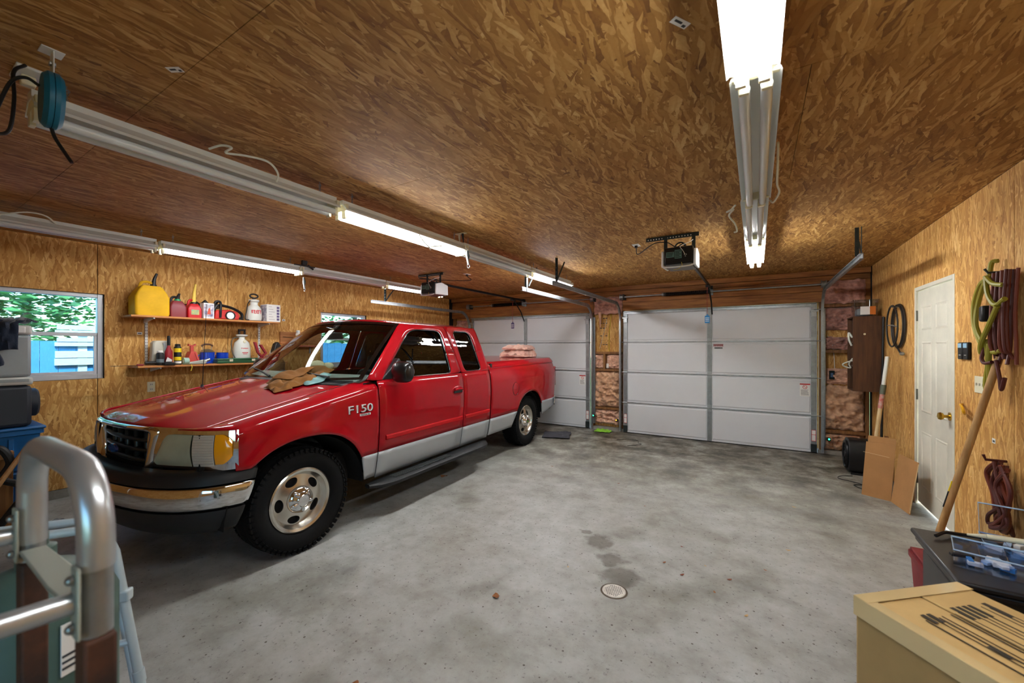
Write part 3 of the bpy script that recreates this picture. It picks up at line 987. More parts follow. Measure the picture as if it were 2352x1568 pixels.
# ------------------------------------------------------------------ pink insulation in the stud bays
def fuzz(name, col, col2):
    return mat(name, col, rough=.95, col2=col2, vscale=9, bump=.7, bscale=28, sheen=.4)
m_pink = fuzz('insulation_pink', (244, 200, 172), (196, 146, 118))
m_pinkd = fuzz('insulation_dusty', (232, 188, 150), (172, 126, 94))
m_pinkm = fuzz('insulation_mauve', (212, 158, 140), (152, 104, 92))
def batt(label, x0, x1, z0, z1, y0, depth, material, seed, amp=.035, fold=6.0):
    """a ragged insulation batt pressed in a bay, front towards -Y"""
    cx, cz = (x0 + x1) / 2, (z0 + z1) / 2
    o = (cx, y0, z0)
    t = M(o=o)
    nu, nv = 40, 48
    def f(u, v):
        e = min(1, 6 * u, 6 * (1 - u)) * min(1, 6 * v, 6 * (1 - v))
        x = x0 + (x1 - x0) * u
        z = z0 + (z1 - z0) * v
        n1 = nz(x * fold * 1.2 + seed, z * fold * 2.0, seed) + .7 * nz(x * fold * 3, z * fold * 3.4 + seed, 3.1) - .5 * abs(nz(x * fold * 2 + 5, z * fold * 4, seed + 2))
        d = depth * (.25 + .75 * e ** .5) + 1.5 * amp * n1 * (.4 + .6 * e)
        rx = .018 * nz(z * 14, seed, 1.0) * (1 - min(1, 5 * u, 5 * (1 - u)))
        rz = .03 * nz(x * 14, seed, 5.0) * (1 - min(1, 5 * v, 5 * (1 - v)))
        return (x + rx, min(y0 - .003, y0 - d), z + rz)
    t.grid(f, nu, nv)
    bk = [(x0, y0, z0), (x1, y0, z0), (x1, y0, z1), (x0, y0, z1)]
    t.face(bk)
    # skirts
    def edge(pts):
        a = [t.p(q) for q in pts]
        b = [t.p((q[0], y0, q[2])) for q in pts]
        for i in range(len(a) - 1):
            t.f.append([a[i], a[i + 1], b[i + 1], b[i]])
    edge([f(i / nu, 0) for i in range(nu + 1)])
    edge([f(i / nu, 1) for i in range(nu + 1)])
    edge([f(0, j / nv) for j in range(nv + 1)])
    edge([f(1, j / nv) for j in range(nv + 1)])
    ob = t.build('insulation_batt', material, smooth=180)
    ob.location = o
    return tag(ob, label, 'insulation')
YB_ = YF + .084
batt('mauve insulation tuft stuffed under the ceiling between the garage doors', -2.545, -2.04, 2.10, 2.40, YF - .022, .055, m_pinkm, 2)
batt('small pink insulation piece beside the narrow centre stud, left', -2.565, -2.395, 1.11, 1.37, YB_, .06, m_pink, 3, .03, 9)
batt('pink insulation piece right of the narrow centre stud', -2.345, -2.04, 1.11, 1.37, YB_, .07, m_pink, 4, .03, 9)
batt('large crumpled insulation batt in the bay between the garage doors', -2.565, -2.04, .415, 1.06, YB_, .10, m_pinkd, 5, .05, 7)
batt('lowest pink insulation batt between the garage doors, above the green cloth', -2.565, -2.04, .10, .365, YB_, .09, m_pink, 6, .05, 9)
batt('mauve insulation batt high in the right corner by the ceiling', .80, 1.255, 2.105, 2.42, YF - .022, .05, m_pinkm, 7)
batt('mauve insulation batt behind the clear bin in the right corner', .80, 1.255, 1.74, 2.055, YB_, .09, m_pinkm, 8, .04, 8)
batt('ragged insulation strip beside the brown cabinet, upper', .80, 1.255, 1.465, 1.64, YB_, .07, m_pinkm, 9, .05, 9)
batt('pink insulation around the electrical box in the right corner', .845, 1.255, .98, 1.20, YB_, .07, m_pink, 10, .04, 8)
batt('wide dusty insulation batt under the brown cabinet', .80, 1.255, .345, .96, YB_, .10, m_pinkd, 11, .045, 6)
batt('low insulation batt behind the black drum fan', .80, 1.255, .06, .295, YB_, .08, m_pinkd, 12, .05, 9)
batt('insulation scrap in the far left corner above the truck bed', -5.85, -5.43, 1.3, 2.1, YB_, .08, m_pinkm, 13)
# loose strips hanging down
m_strip = M(o=(-2.44, YF - .03, 1.86))
m_strip.tube([(-2.44, YF - .05, 2.15), (-2.43, YF - .06, 2.0), (-2.435, YF - .04, 1.86)], [.03, .02, .008], 7)
ob = m_strip.build('insulation_wisp', m_pink)
ob.location = (-2.44, YF - .03, 1.86)
tag(ob, 'thin wisp of pink insulation hanging between the garage doors', 'insulation')
# plywood face with stamped print, cables
pp = M().box(-2.571, -2.036, YF + .06, YF + .083, 1.416, 2.1).build('stamped_panel', m_osb_y, wf, smooth=0)
pr = M()
for k, z in enumerate((2.02, 1.99, 1.96, 1.93, 1.90, 1.87, 1.84, 1.80, 1.74, 1.70, 1.62, 1.58, 1.54, 1.47)):
    for j in range(3):
        if (k * 7 + j * 5) % 4:
            x = -2.47 + j * .05
            pr.box(x, x + .035, YF + .0585, YF + .0595, z, z + (.004 if k % 3 else .016))
pr.build('stamped_print', m_ink, pp, smooth=0)
def cable(name, label, pts, r, material, cat='cable', n=6):
    p_ = smooth_path(pts, 6)
    lo = min(p_, key=lambda q: q.z)
    m_ = M(o=lo)
    m_.tube(p_, r, n)
    ob = m_.build(name, material)
    ob.location = lo
    return tag(ob, label, cat)
cable('electric_cable', 'yellow cable running down the panel between the garage doors', [(-2.26, YF + .05, 2.13), (-2.28, YF + .05, 1.9), (-2.30, YF + .05, 1.7), (-2.30, YF + .05, 1.42)], .007, m_wire)
cable('bell_wire', 'thin pale wire dangling down the panel between the garage doors', [(-2.34, YF + .045, 2.0), (-2.40, YF + .045, 1.75), (-2.47, YF + .04, 1.48)], .003, m_paper)
cable('bell_wire', 'thin pale wire hanging over bare sheathing beside the brown cabinet', [(.86, YF + .08, 1.66), (.90, YF + .06, 1.6), (.93, YF + .07, 1.42), (.94, YF + .07, 1.2)], .004, m_paper)
sb = tag(M().box(.87, .93, YF - .012, YF + .02, 1.05, 1.17).build('switch_box', m_blackm, bevel=.004), 'dark electrical box in the insulation of the right corner', 'switch box')
M().box(.885, .915, YF - .016, YF - .0125, 1.08, 1.14).build('switch_plate', mat('switch_blue', (60, 86, 120), rough=.5), sb)
ob2 = tag(M().box(-2.335, -2.295, YF + .0, YF + .03, 1.12, 1.20).build('outlet', m_paper, bevel=.004), 'white outlet in the stud bay between the garage doors', 'outlet')
M().box(-2.328, -2.302, YF - .003, YF - .0005, 1.13, 1.155).box(-2.328, -2.302, YF - .003, YF - .0005, 1.165, 1.19).build('socket_face', m_door, ob2, bevel=.002)
for x in (-2.60, -2.07):
    pass
# ------------------------------------------------------------------ fluorescent shop lights in three rows
m_fix = mat('fixture_white', (224, 228, 224), rough=.32, coat=.3)
m_tube = mat('tube_unlit', (222, 228, 228), rough=.15, coat=.4)
def lamp_mat(k):
    nm = 'tube_lit_%d' % round(k * 10)
    if nm in MATS:
        return MATS[nm]
    m_ = bpy.data.materials.new(nm)
    m_.use_nodes = True
    p_ = m_.node_tree.nodes['Principled BSDF']
    p_.inputs['Base Color'].default_value = (.9, .9, .9, 1)
    p_.inputs['Emission Color'].default_value = TUBE_COL + (1,)
    p_.inputs['Emission Strength'].default_value = TUBE * k
    MATS[nm] = m_
    return m_
m_chain = mat('chain_steel', (150, 152, 150), rough=.35, metal=.9)
m_cream = mat('socket_cream', (226, 220, 190), rough=.5)
RIM = 2.425
def shop_light(label, x, y0, y1, lit, dz=0.0, sockets=m_cream, drop=.022):
    L_ = y1 - y0
    yc = (y0 + y1) / 2
    t = thing('shop_light', label, 'ceiling light', (x, yc, ZC), group='two-tube shop lights in three rows')
    zr = RIM - ZC + dz
    pr = [(-.078, 0), (-.074, .014), (-.034, .052), (-.034, .078), (.034, .078), (.034, .052), (.074, .014), (.078, 0), (.074, .002), (.030, .044), (-.030, .044), (-.074, .002)]
    pr = [(a, b + zr) for a, b in pr]
    M().prism(pr, 'Y', -L_ / 2, L_ / 2).build('reflector', m_fix, t, smooth=25)
    for s in (-1, 1):
        M().cyl((s * .034, -L_ / 2 + .02, zr - drop), (s * .034, L_ / 2 - .02, zr - drop), .019, n=16).build('fluorescent_tube', lamp_mat(lit) if lit else m_tube, t)
    for s in (-1, 1):
        ye = s * (L_ / 2 - .012)
        M().box(-.070, .070, ye - .009, ye + .009, zr + .004, zr + .048).box(-.050, -.018, ye - .009, ye + .009, zr - .046, zr + .004).box(.018, .050, ye - .009, ye + .009, zr - .046, zr + .004).build('end_socket', sockets, t, bevel=.002)
        yk = s * (L_ / 2 - .10)
        ch = M()
        z0 = zr + .078
        nl = max(2, int((-.02 - z0) / .018))
        for k in range(nl):
            zc = z0 + (k + .5) * (-.02 - z0) / nl
            hl = .62 * (-.02 - z0) / nl
            ax = k % 2
            ch.tube([((.006 * math.cos(a) if ax else 0), yk + (0 if ax else .006 * math.cos(a)), zc + hl * math.sin(a)) for a in [j * math.pi / 4 for j in range(8)]], .0018, 5, closed=True)
        ch.build('chain', m_chain, t)
        hk = smooth_path([(0, yk, -.001), (0, yk, -.012), (0, yk + .009, -.02), (0, yk, -.03), (0, yk - .008, -.022)], 4)
        M().tube(hk, .0025, 6).build('hook', m_chain, t)
    return t
ROWS = {
 'R': (-.012, [(0.29, 1.585, .9), (1.60, 2.95, 0), (2.965, 4.10, 0), (4.11, 5.23, 1.7)]),
 'M': (-2.44, [(0.37, 1.70, 0), (1.74, 3.06, 1.2), (3.08, 4.42, 0), (4.45, 5.70, 1.6)]),
 'L': (-4.80, [(0.12, 1.49, 0), (1.52, 2.86, .85), (2.88, 4.20, 0), (4.22, 5.48, .7)]),
}
WHERE = {'R': 'over the empty bay on the right', 'M': 'in the middle row beside the truck', 'L': 'in the left row over the truck'}
ORD = ['nearest the camera', 'second from the camera', 'third from the camera', 'farthest, by the garage doors']
for key, (x, seg) in ROWS.items():
    for i, (a, b, lit) in enumerate(seg):
        dz = {0: 0.0, 1: -.006, 2: .004, 3: .0}[i]
        shop_light('%s two-tube shop light %s, %s' % ('lit' if lit else 'unlit', WHERE[key], ORD[i]), x + (.008 if i == 1 else 0), a, b, lit, dz, drop=(.004 if key == 'L' else .022))

# white cords and pull strings looped on the fixtures
m_cord = mat('white_cord', (226, 228, 214), rough=.6)
def cordz(label, pts, r=.006):
    return cable('light_cord', label, pts, r, m_cord, 'cord')
cordz('white cord loop lying on the unlit light nearest the camera, middle row', [(-2.40, .96, 2.515), (-2.36, 1.0, 2.54), (-2.32, 1.03, 2.53), (-2.36, 1.02, 2.51), (-2.33, 1.10, 2.52), (-2.30, 1.20, 2.52), (-2.33, 1.27, 2.49), (-2.38, 1.29, 2.46)])
cordz('white cord loop hanging under the lit light of the middle row', [(-2.36, 2.42, 2.42), (-2.35, 2.47, 2.37), (-2.34, 2.52, 2.335), (-2.36, 2.56, 2.325), (-2.35, 2.55, 2.345), (-2.35, 2.60, 2.36), (-2.38, 2.74, 2.40)], .006)
cordz('thin white cord arching over the unlit light nearest the camera, left row', [(-4.76, .55, 2.46), (-4.74, .64, 2.50), (-4.73, .72, 2.525), (-4.73, .80, 2.52), (-4.76, .86, 2.48)])
cordz('white cord hanging beside the third light over the empty bay', [(.09, 2.36, 2.50), (.095, 2.55, 2.45), (.10, 2.75, 2.43), (.115, 2.86, 2.42), (.10, 2.93, 2.40), (.085, 2.97, 2.395), (.07, 2.99, 2.42)], .006)
cordz('knotted white cord dangling left of the third light over the empty bay', [(-.12, 3.05, 2.44), (-.15, 3.08, 2.42), (-.17, 3.04, 2.40), (-.13, 3.02, 2.405), (-.16, 3.10, 2.39), (-.13, 3.2, 2.36), (-.12, 3.3, 2.33), (-.14, 3.31, 2.325)], .006)

# cord reel bolted to the ceiling, top left
m_reel = mat('reel_blue', (18, 104, 134), rough=.45)
rx, ry = -2.205, .387
t = thing('cord_reel', 'blue retractable cord reel hanging from the ceiling, top left', 'cord reel', (rx, ry, ZC))
ax = Matrix.Rotation(R(-4), 4, 'Z')
for a, b in ((-.026, -.001), (.001, .026)):
    mm = M()
    mm.T = ax
    sgn = -1 if a < -.01 else 1
    mm.lathe([(.02, a if sgn < 0 else b), (.085, a if sgn < 0 else b), (.098, (a + b) / 2), (.098, b if sgn < 0 else a), (.02, b if sgn < 0 else a)], (0, 0, -.18), 'Y', 28)
    mm.build('reel_shell', m_reel, t)
M().box(-.022, .022, .0, .004, -.10, -.0).box(-.03, .03, -.03, .03, -.004, -.0005).build('mount_bracket', m_white, t, bevel=.003)
M().cyl((0, -.006, -.045), (0, .010, -.045), .009, n=10).build('bolt', m_chain, t)
M().tube(smooth_path([(-.01, 0.0, -.27), (-.005, .01, -.31), (.015, .03, -.36), (.03, .045, -.395)], 5), .006, 8).build('cord_tail', m_black, t)
M().tube(smooth_path([(.0, -.03, -.14), (-.01, -.06, -.125), (-.03, -.09, -.15), (-.05, -.115, -.24), (-.06, -.13, -.31), (-.055, -.115, -.335), (-.05, -.09, -.31), (-.05, -.08, -.2), (-.06, -.08, -.10), (-.08, -.05, -.05)], 7), .0055, 8).build('supply_cord', m_black, t)
t = thing('ceiling_junction_box', 'white junction plate with plug on the ceiling beside the blue cord reel', 'junction box', (-2.46, .37, ZC))
M().box(-.06, .07, -.04, .04, -.012, -.0005).build('cover_plate', m_white, t, bevel=.003)
M().box(-.02, .015, -.02, .02, -.05, -.0125).build('plug', m_cream, t, bevel=.005)

# labels, hook screws and a junction plate on the ceiling boards
for i, (x, y, sx, sy, rz, lb) in enumerate(((-1.936, .661, .055, .03, .5, 'printed sticker on the ceiling near the blue cord reel'), (-.218, 1.438, .07, .028, 1.0, 'printed sticker on the ceiling left of the nearest lit lamp'))):
    s = tag(M().cbox((0, 0, 0), (sx, sy, .0006), 0).build('board_sticker', m_paper, smooth=0), lb, 'sticker')
    s.location = (x, y, ZC - .0005)
    s.rotation_euler = (0, 0, rz)
    M().box(-sx * .35, sx * .1, -sy * .2, sy * .1, -.0008, -.0004).box(sx * .2, sx * .4, 0, sy * .35, -.0008, -.0004).build('printed_code', m_ink, s, smooth=0)
t = thing('junction_bracket', 'cream bracket on the ceiling over the middle row of lights', 'bracket', (-2.40, 3.02, ZC))
M().box(-.06, .06, -.02, .02, -.006, -.0005).build('plate', m_cream, t, bevel=.002)
M().tube([(-.02, 0, -.006), (-.015, 0, -.08)], [.014, .005], 8).build('horn', m_cream, t)
M().tube([(.02, 0, -.006), (.03, 0, -.09)], [.012, .004], 8).build('horn', m_dsteel, t)
# clamps hooked on the light rows
def clamp(label, x, y, z):
    t = thing('spring_clamp', label, 'clamp', (x, y, z), group='clamps hanging on the light rows')
    M().tube([(0, 0, .05), (.004, .004, 0), (0, .008, -.05)], [.004, .012, .006], 8).build('jaw', m_dsteel, t)
    M().tube([(0, -.01, .05), (-.004, -.008, 0), (.01, 0, -.09)], [.004, .010, .012], 8).build('handle', m_galv, t)
    M().tube([(.01 + .014 * math.cos(a), .0, -.10 + .02 * math.sin(a)) for a in [k * .628 for k in range(10)]], .0035, 6, closed=True).build('ring', m_galv, t)
clamp('steel clamp hanging below the middle light row beside the cream bracket', -2.35, 3.06, 2.37)
clamp('steel clamp hanging below the left light row above the windshield', -4.72, 2.89, 2.30)
t = thing('bar_clamp', 'small black bar clamp fixed on top of the left light row', 'clamp', (-4.74, 2.90, 2.49))
M().box(-.01, .01, -.12, .14, 0, .012).build('bar', m_black, t, bevel=.002)
M().box(-.018, .018, -.03, .03, .012, .07).build('jaw', m_black, t, bevel=.006)
M().cyl((0, .05, .02), (0, .12, -.02), .012, n=10).build('handle', m_black, t)
t = thing('bar_clamp', 'small black bar clamp on the far end of the left light row', 'clamp', (-4.78, 5.30, 2.51))
M().box(-.01, .01, -.10, .10, 0, .012).build('bar', m_black, t, bevel=.002)
M().box(-.012, .012, -.012, .012, .0121, .06).build('jaw', m_black, t, bevel=.003)
# ------------------------------------------------------------------ the red pickup truck
m_paint = mat('truck_red', (158, 3, 19), rough=.5, coat=.8, spec=.06)
m_mould_lit = mat('moulding_red_lit', (190, 16, 24), rough=.45, spec=.3)  # paler than the body red: light from above put into the colour
m_silver = mat('truck_silver', (176, 182, 186), rough=.35, metal=.35, coat=.6)
m_chrome = mat('chrome', (226, 228, 230), rough=.07, metal=1.0)
m_alloy = mat('wheel_alloy', (206, 202, 192), rough=.2, metal=.9)
m_rubber = mat('tyre_rubber', (13, 14, 15), rough=.75, spec=.25, bump=.1, bscale=60)
m_trim = mat('truck_black_trim', (26, 28, 30), rough=.5)
m_trimg = mat('truck_gloss_black', (12, 12, 13), rough=.15, coat=.5)
m_under = mat('truck_underbody', (12, 12, 12), rough=.9)
m_ws = glass('windshield_glass', (232, 240, 236), refl=.7)
m_tint = glass('tinted_glass', (34, 35, 37))
m_tint2 = glass('passenger_glass', (196, 204, 206))
m_dash = mat('dashboard_grey', (116, 128, 124), rough=.7)
m_seat = mat('seat_cloth', (44, 42, 42), rough=.9)
m_lens = mat('headlamp_lens', (168, 172, 150), rough=.12, coat=.8, spec=.7, var=.10, vscale=5)
m_clear = mat('signal_lens', (214, 214, 206), rough=.12, coat=.7, metal=.3)
m_amber = mat('amber_lens', (246, 166, 10), rough=.15, coat=.8)

TR = thing('pickup_truck', 'red extended-cab pickup truck with silver lower band parked in the left bay', 'truck', (-3.784, 1.656, 0), R(2.65))
ST = [(.30, .900), (.40, .935), (.57, .965), (.70, .977), (.90, .986), (1.05, .980), (1.15, .965), (1.22, .940), (1.30, .905), (1.50, .820), (1.68, .735), (1.76, .690), (1.82, .62)]
HW = [(-.69, .01), (-.67, .30), (-.65, .42), (-.60, .635), (-.55, .775), (-.49, .885), (-.44, .942), (-.40, .962), (-.2, .972), (.1, .985), (.6, .986), (4.2, .986), (4.6, .976), (4.78, .955), (4.86, .915)]
ZS = [(-.70, .955), (-.60, .975), (-.45, .998), (-.2, 1.048), (0, 1.085), (.3, 1.140), (.5, 1.172), (.6, 1.190), (.75, 1.203)]
def Sx(z, y):
    f = lerp_tab(HW, y) / .986
    x = lerp_tab(ST, z) * f
    for (ay, az, ra) in ((.05, .37, .50), (3.74, .36, .47)):
        r = math.hypot((y - ay), (z - az)) - ra
        if r > -.08:
            x += .016 * math.exp(-(r / .055) ** 2)
    return x
def arch(y, c, zc, w, h_):
    u = (y - c) / w
    return zc + h_ * math.sqrt(max(0, 1 - abs(u) ** 2.3)) if abs(u) < 1 else -1
def ycols(y0, y1, n, extra=()):
    ys = [y0 + (y1 - y0) * i / n for i in range(n + 1)] + [e for e in extra if y0 < e < y1]
    return sorted(set(round(q, 5) for q in ys))
def side(name, s, ys, zlo, zhi, nz_, material, parent=TR, off=0.0, solid=.012, top=None, bevel=0):
    rows = []
    for y in ys:
        a, b = zlo(y), zhi(y)
        r = []
        for j in range(nz_ + 1):
            z = a + (b - a) * j / nz_
            r.append((s * (Sx(z, y) + off), y, z))
        if top:
            r += [(s * q[0], y, q[1]) for q in top(y)]
        rows.append(r)
    m_ = M().rows(rows)
    o = m_.build(name, material, parent, smooth=50)
    if solid:
        md = o.modifiers.new('solid', 'SOLIDIFY')
        md.thickness = solid
        md.offset = 0
    return o
AF = (.05, .37, .53, .48)
AR = (3.74, .36, .47, .47)
BAND = .577
e_ = .0006
archx_f = [AF[0] - AF[2] + q for q in (-e_, e_, .004, .012, .03, .06)] + [AF[0] + AF[2] - q for q in (-e_, e_, .004, .012, .03, .06)]
archx_r = [AR[0] - AR[2] + q for q in (-e_, e_, .004, .012, .03, .06)] + [AR[0] + AR[2] - q for q in (-e_, e_, .004, .012, .03, .06)]
for s in (1, -1):
    # front fender with the rounded shoulder up to the hood seam
    def fl_lo(y):
        a = arch(y, *AF)
        base = .975 if y < -.425 else (.715 if y < AF[0] else BAND)
        return max(base, a)
    def fhi(y):
        return max(lerp_tab(ZS, y) - .075, fl_lo(y) + .004)
    def ftop(y):
        zt = lerp_tab(ZS, y)
        x0 = Sx(fhi(y), y)
        xs = min(.80, x0 - .05)
        out = []
        for k in range(1, 9):
            a = k / 8 * math.pi / 2
            out.append((xs + (x0 - xs) * math.cos(a), fhi(y) + (zt - fhi(y)) * math.sin(a)))
        return out
    ysf = ycols(-.60, .715, 52, archx_f + [-.4255, -.4245])
    fe = side('front_fender', s, ysf, fl_lo, fhi, 12, m_paint, top=ftop)
    side('fender_lower_band', s, ycols(AF[0] + AF[2] - .035, .715, 6), lambda y: max(.365, arch(y, *AF)), lambda y: BAND - .002, 5, m_silver, fe)
    # doors
    d1 = side('front_door', s, ycols(.73, 1.985, 14), lambda y: BAND, lambda y: 1.20, 12, m_paint)
    side('door_lower_band', s, ycols(.73, 1.985, 8), lambda y: .345, lambda y: BAND - .002, 5, m_silver, d1)
    d2 = side('rear_door', s, ycols(1.999, 2.575, 8), lambda y: BAND, lambda y: 1.20, 12, m_paint)
    side('door_lower_band', s, ycols(1.999, 2.575, 5), lambda y: .345, lambda y: BAND - .002, 5, m_silver, d2)
    # side mouldings
    for (dd, ya, yb) in ((d1, .80, 1.965), (d2, 2.02, 2.555)):
        rows = []
        for k in range(13):
            y = ya + (yb - ya) * k / 12
            rows.append([(s * (Sx(z, y) + o_), y, z) for z, o_ in ((.668, .000), (.669, .012), (.676, .017), (.704, .018), (.712, .014), (.714, .000))])
        M().rows(rows).build('side_moulding', m_mould_lit, dd, smooth=30)
    # bed side
    def blo(y):
        return max(BAND, arch(y, *AR))
    def btop(y):
        x0 = Sx(1.235, y)
        return [(x0 - .012, 1.26), (x0 - .035, 1.272), (x0 - .085, 1.274)]
    bs = side('bed_side', s, ycols(2.605, 4.86, 60, archx_r), blo, lambda y: 1.235, 13, m_paint, top=btop)
    side('bed_lower_band', s, ycols(2.605, AR[0] - AR[2] + .045, 8), lambda y: max(.36, arch(y, *AR)), lambda y: BAND - .002, 5, m_silver, bs)
    side('bed_rear_band', s, ycols(AR[0] + AR[2] - .045, 4.84, 8), lambda y: max(.40 + .10 * max(0, (y - 4.3) / .5), arch(y, *AR)), lambda y: BAND + .05 - .002, 5, m_silver, bs, off=.002)
    # dark inner shell so the shut lines read dark
    side('inner_shell', s, ycols(-.35, 4.80, 70, archx_f + archx_r), lambda y: max(.42, arch(y, *AF) + .03, arch(y, *AR) + .03), lambda y: max(lerp_tab(ZS, min(y, .6)) - .10, .95) if y < .6 else 1.19, 4, m_under, off=-.035, solid=0)
    # wheel-arch liners
    for (c_, zc, w_, h_) in (AF, AR):
        rows = []
        for k in range(25):
            a = math.pi * k / 24
            yy_, zz = c_ + (w_ + .01) * math.cos(a), zc + (h_ + .01) * math.sin(a) - .02
            rows.append([(s * .52, yy_, zz), (s * .935, yy_, zz)])
        M().rows(rows).build('arch_liner', m_under, TR, smooth=60)
    if s == 1:
        DOOR1, FEND, BED, DOOR2 = d1, fe, bs, d2

def ray_poly(poly, c, n):
    """points on a closed polygon hit by n rays from c"""
    out = []
    k = len(poly)
    for i in range(n):
        a = 2 * math.pi * i / n
        d = (math.cos(a), math.sin(a))
        best = None
        for j in range(k):
            p, q = poly[j], poly[(j + 1) % k]
            ex, ey = q[0] - p[0], q[1] - p[1]
            den = d[0] * ey - d[1] * ex
            if abs(den) < 1e-12:
                continue
            t_ = ((p[0] - c[0]) * ey - (p[1] - c[1]) * ex) / den
            u_ = ((p[0] - c[0]) * d[1] - (p[1] - c[1]) * d[0]) / den
            if t_ > 0 and -1e-9 <= u_ <= 1 + 1e-9 and (best is None or t_ > best):
                best = t_
        out.append((c[0] + d[0] * best, c[1] + d[1] * best))
    return out
def round_poly(pts, rad, n=6):
    out = []
    k = len(pts)
    for i in range(k):
        p, a, b = Vector(pts[i]), Vector(pts[i - 1]), Vector(pts[(i + 1) % k])
        r = rad[i] if isinstance(rad, (list, tuple)) else rad
        u, v = (a - p).normalized(), (b - p).normalized()
        A, B = p + u * r, p + v * r
        for j in range(n + 1):
            t_ = j / n
            out.append(tuple((1 - t_) ** 2 * A + 2 * (1 - t_) * t_ * p + t_ ** 2 * B))
    return out
def cabx(z):
    return lerp_tab(ST, z)
def ring(name, outer, inner, c, s, material, parent, off=0.0, off2=None, solid=.014, n=96, k=4):
    O, I = ray_poly(outer, c, n), ray_poly(inner, c, n)
    off2 = off if off2 is None else off2
    rows = []
    for j in range(k + 1):
        f = j / k
        rows.append([(s * (cabx(o_[1] + (i_[1] - o_[1]) * f) + off + (off2 - off) * f), o_[0] + (i_[0] - o_[0]) * f, o_[1] + (i_[1] - o_[1]) * f) for o_, i_ in zip(O + O[:1], I + I[:1])])
    o = M().rows(rows).build(name, material, parent, smooth=50)
    if solid:
        md = o.modifiers.new('solid', 'SOLIDIFY')
        md.thickness = solid
        md.offset = 0
    return o
def pane(name, inner, c, s, material, parent, off):
    I = ray_poly(inner, c, 64)
    rows = []
    for f in (1, .75, .5, .25, .02):
        rows.append([(s * (cabx(c[1] + (i_[1] - c[1]) * f) + off), c[0] + (i_[0] - c[0]) * f, c[1] + (i_[1] - c[1]) * f) for i_ in I + I[:1]])
    return M().rows(rows).build(name, material, parent, smooth=60)
OUT1 = [(.60, 1.203), (1.985, 1.203), (1.985, 1.742), (1.24, 1.742)]
IN1 = round_poly([(.80, 1.212), (1.815, 1.205), (1.865, 1.69), (1.355, 1.69)], [.04, .07, .09, .14])
OUT2 = [(1.999, 1.203), (2.60, 1.203), (2.615, 1.742), (1.999, 1.742)]
IN2 = round_poly([(2.065, 1.212), (2.43, 1.212), (2.455, 1.695), (2.10, 1.695)], [.07, .07, .10, .07])
def shrink(poly, c, f):
    return [(c[0] + (q[0] - c[0]) * f, c[1] + (q[1] - c[1]) * f) for q in poly]
C1, C2 = (1.45, 1.44), (2.26, 1.44)
for s in (1, -1):
    ring('window_frame', OUT1, IN1, C1, s, m_paint, TR)
    ring('window_seal', IN1, shrink(IN1, C1, .965), C1, s, m_trimg, TR, .004, -.006, .008, k=1)
    pane('door_glass', shrink(IN1, C1, .98), C1, s, m_tint if s > 0 else m_tint2, TR, -.012)
    ring('window_frame', OUT2, IN2, C2, s, m_paint, TR)
    ring('window_seal', IN2, shrink(IN2, C2, .955), C2, s, m_trimg, TR, .004, -.006, .008, k=1)
    pane('quarter_glass', shrink(IN2, C2, .97), C2, s, m_tint, TR, -.012)

# roof
def roof_f(u, v):
    x = -.705 + 1.41 * u
    q = abs(x) / .705
    yf = 1.09 + .15 * q ** 2.2
    y = yf + (2.615 - yf) * v
    z = 1.738 + .072 * (1 - q ** 2.6)
    z -= .030 * math.exp(-((y - yf) / .10)) * (1 - .6 * q) + .035 * math.exp(-((2.615 - y) / .10)) * (1 - q * .8)
    return (x, y, z)
M().grid(roof_f, 28, 24).build('roof_panel', m_paint, TR, smooth=60, solid=.02)
# cab back wall with rear window
def back_f(u, v):
    z = 1.20 + (1.738 - 1.20) * v
    hw = cabx(z) - .004
    return (-hw + 2 * hw * u, 2.61 + .012 * math.sin(math.pi * v), z)
bw = M().grid(back_f, 20, 8).build('cab_back', m_paint, TR, smooth=60, solid=.01)
M().box(-.52, .52, 2.632, 2.640, 1.30, 1.66).build('rear_window', m_trimg, bw, bevel=.003)
M().box(-.90, .90, 2.585, 2.60, .45, 1.22).build('cab_rear_panel', m_under, TR, smooth=0)
# windshield
def ws_f(u, v):
    xb, xt = .915, .715
    q = 2 * u - 1
    yb, zb = .40 + .20 * abs(q) ** 2.2, 1.196 + .022 * abs(q) ** 2
    yt, zt = 1.09 + .15 * abs(q) ** 2.2, 1.772 - .036 * abs(q) ** 2.2
    x = q * (xb + (xt - xb) * v)
    bul = .025 * math.sin(math.pi * v) * (1 - .5 * q * q)
    return (x, yb + (yt - yb) * v - bul * .6, zb + (zt - zb) * v + bul)
M().grid(ws_f, 28, 14).build('windshield', m_ws, TR, smooth=60)
fr = M()
for (ua, ub, va, vb) in ((0, .022, 0, 1), (.978, 1, 0, 1), (0, 1, .95, 1), (0, 1, 0, .035)):
    fr.grid(lambda a, b: (Vector(ws_f(ua + (ub - ua) * a, va + (vb - va) * b)) + Vector((0, -.002, .004))), 24, 12)
fr.build('windshield_border', m_trimg, TR, smooth=60)
# cowl and wipers
def cowl_f(u, v):
    q = 2 * u - 1
    x = q * .80
    y1 = .40 + .20 * abs(q) ** 2.2 + .012
    y0 = .335 + .20 * abs(q) ** 2.0 - .04
    return (x, y0 + (y1 - y0) * v, 1.172 + .028 * v + .012 * (1 - q * q) + .004)
M().grid(cowl_f, 24, 4).build('cowl', m_trim, TR, smooth=60, solid=.01)
for (xa, xb) in ((.62, -.02), (-.10, -.72)):
    pa = ws_f((xa / .9 + 1) / 2, .03)
    pb = ws_f((xb / .88 + 1) / 2, .10)
    w_ = M()
    w_.tube([Vector(pa) + Vector((0, -.02, .015)), (Vector(pa) + Vector(pb)) / 2 + Vector((0, -.02, .03)), Vector(pb) + Vector((0, -.005, .02))], [.010, .007, .005], 6)
    w_.build('wiper', m_trim, TR)
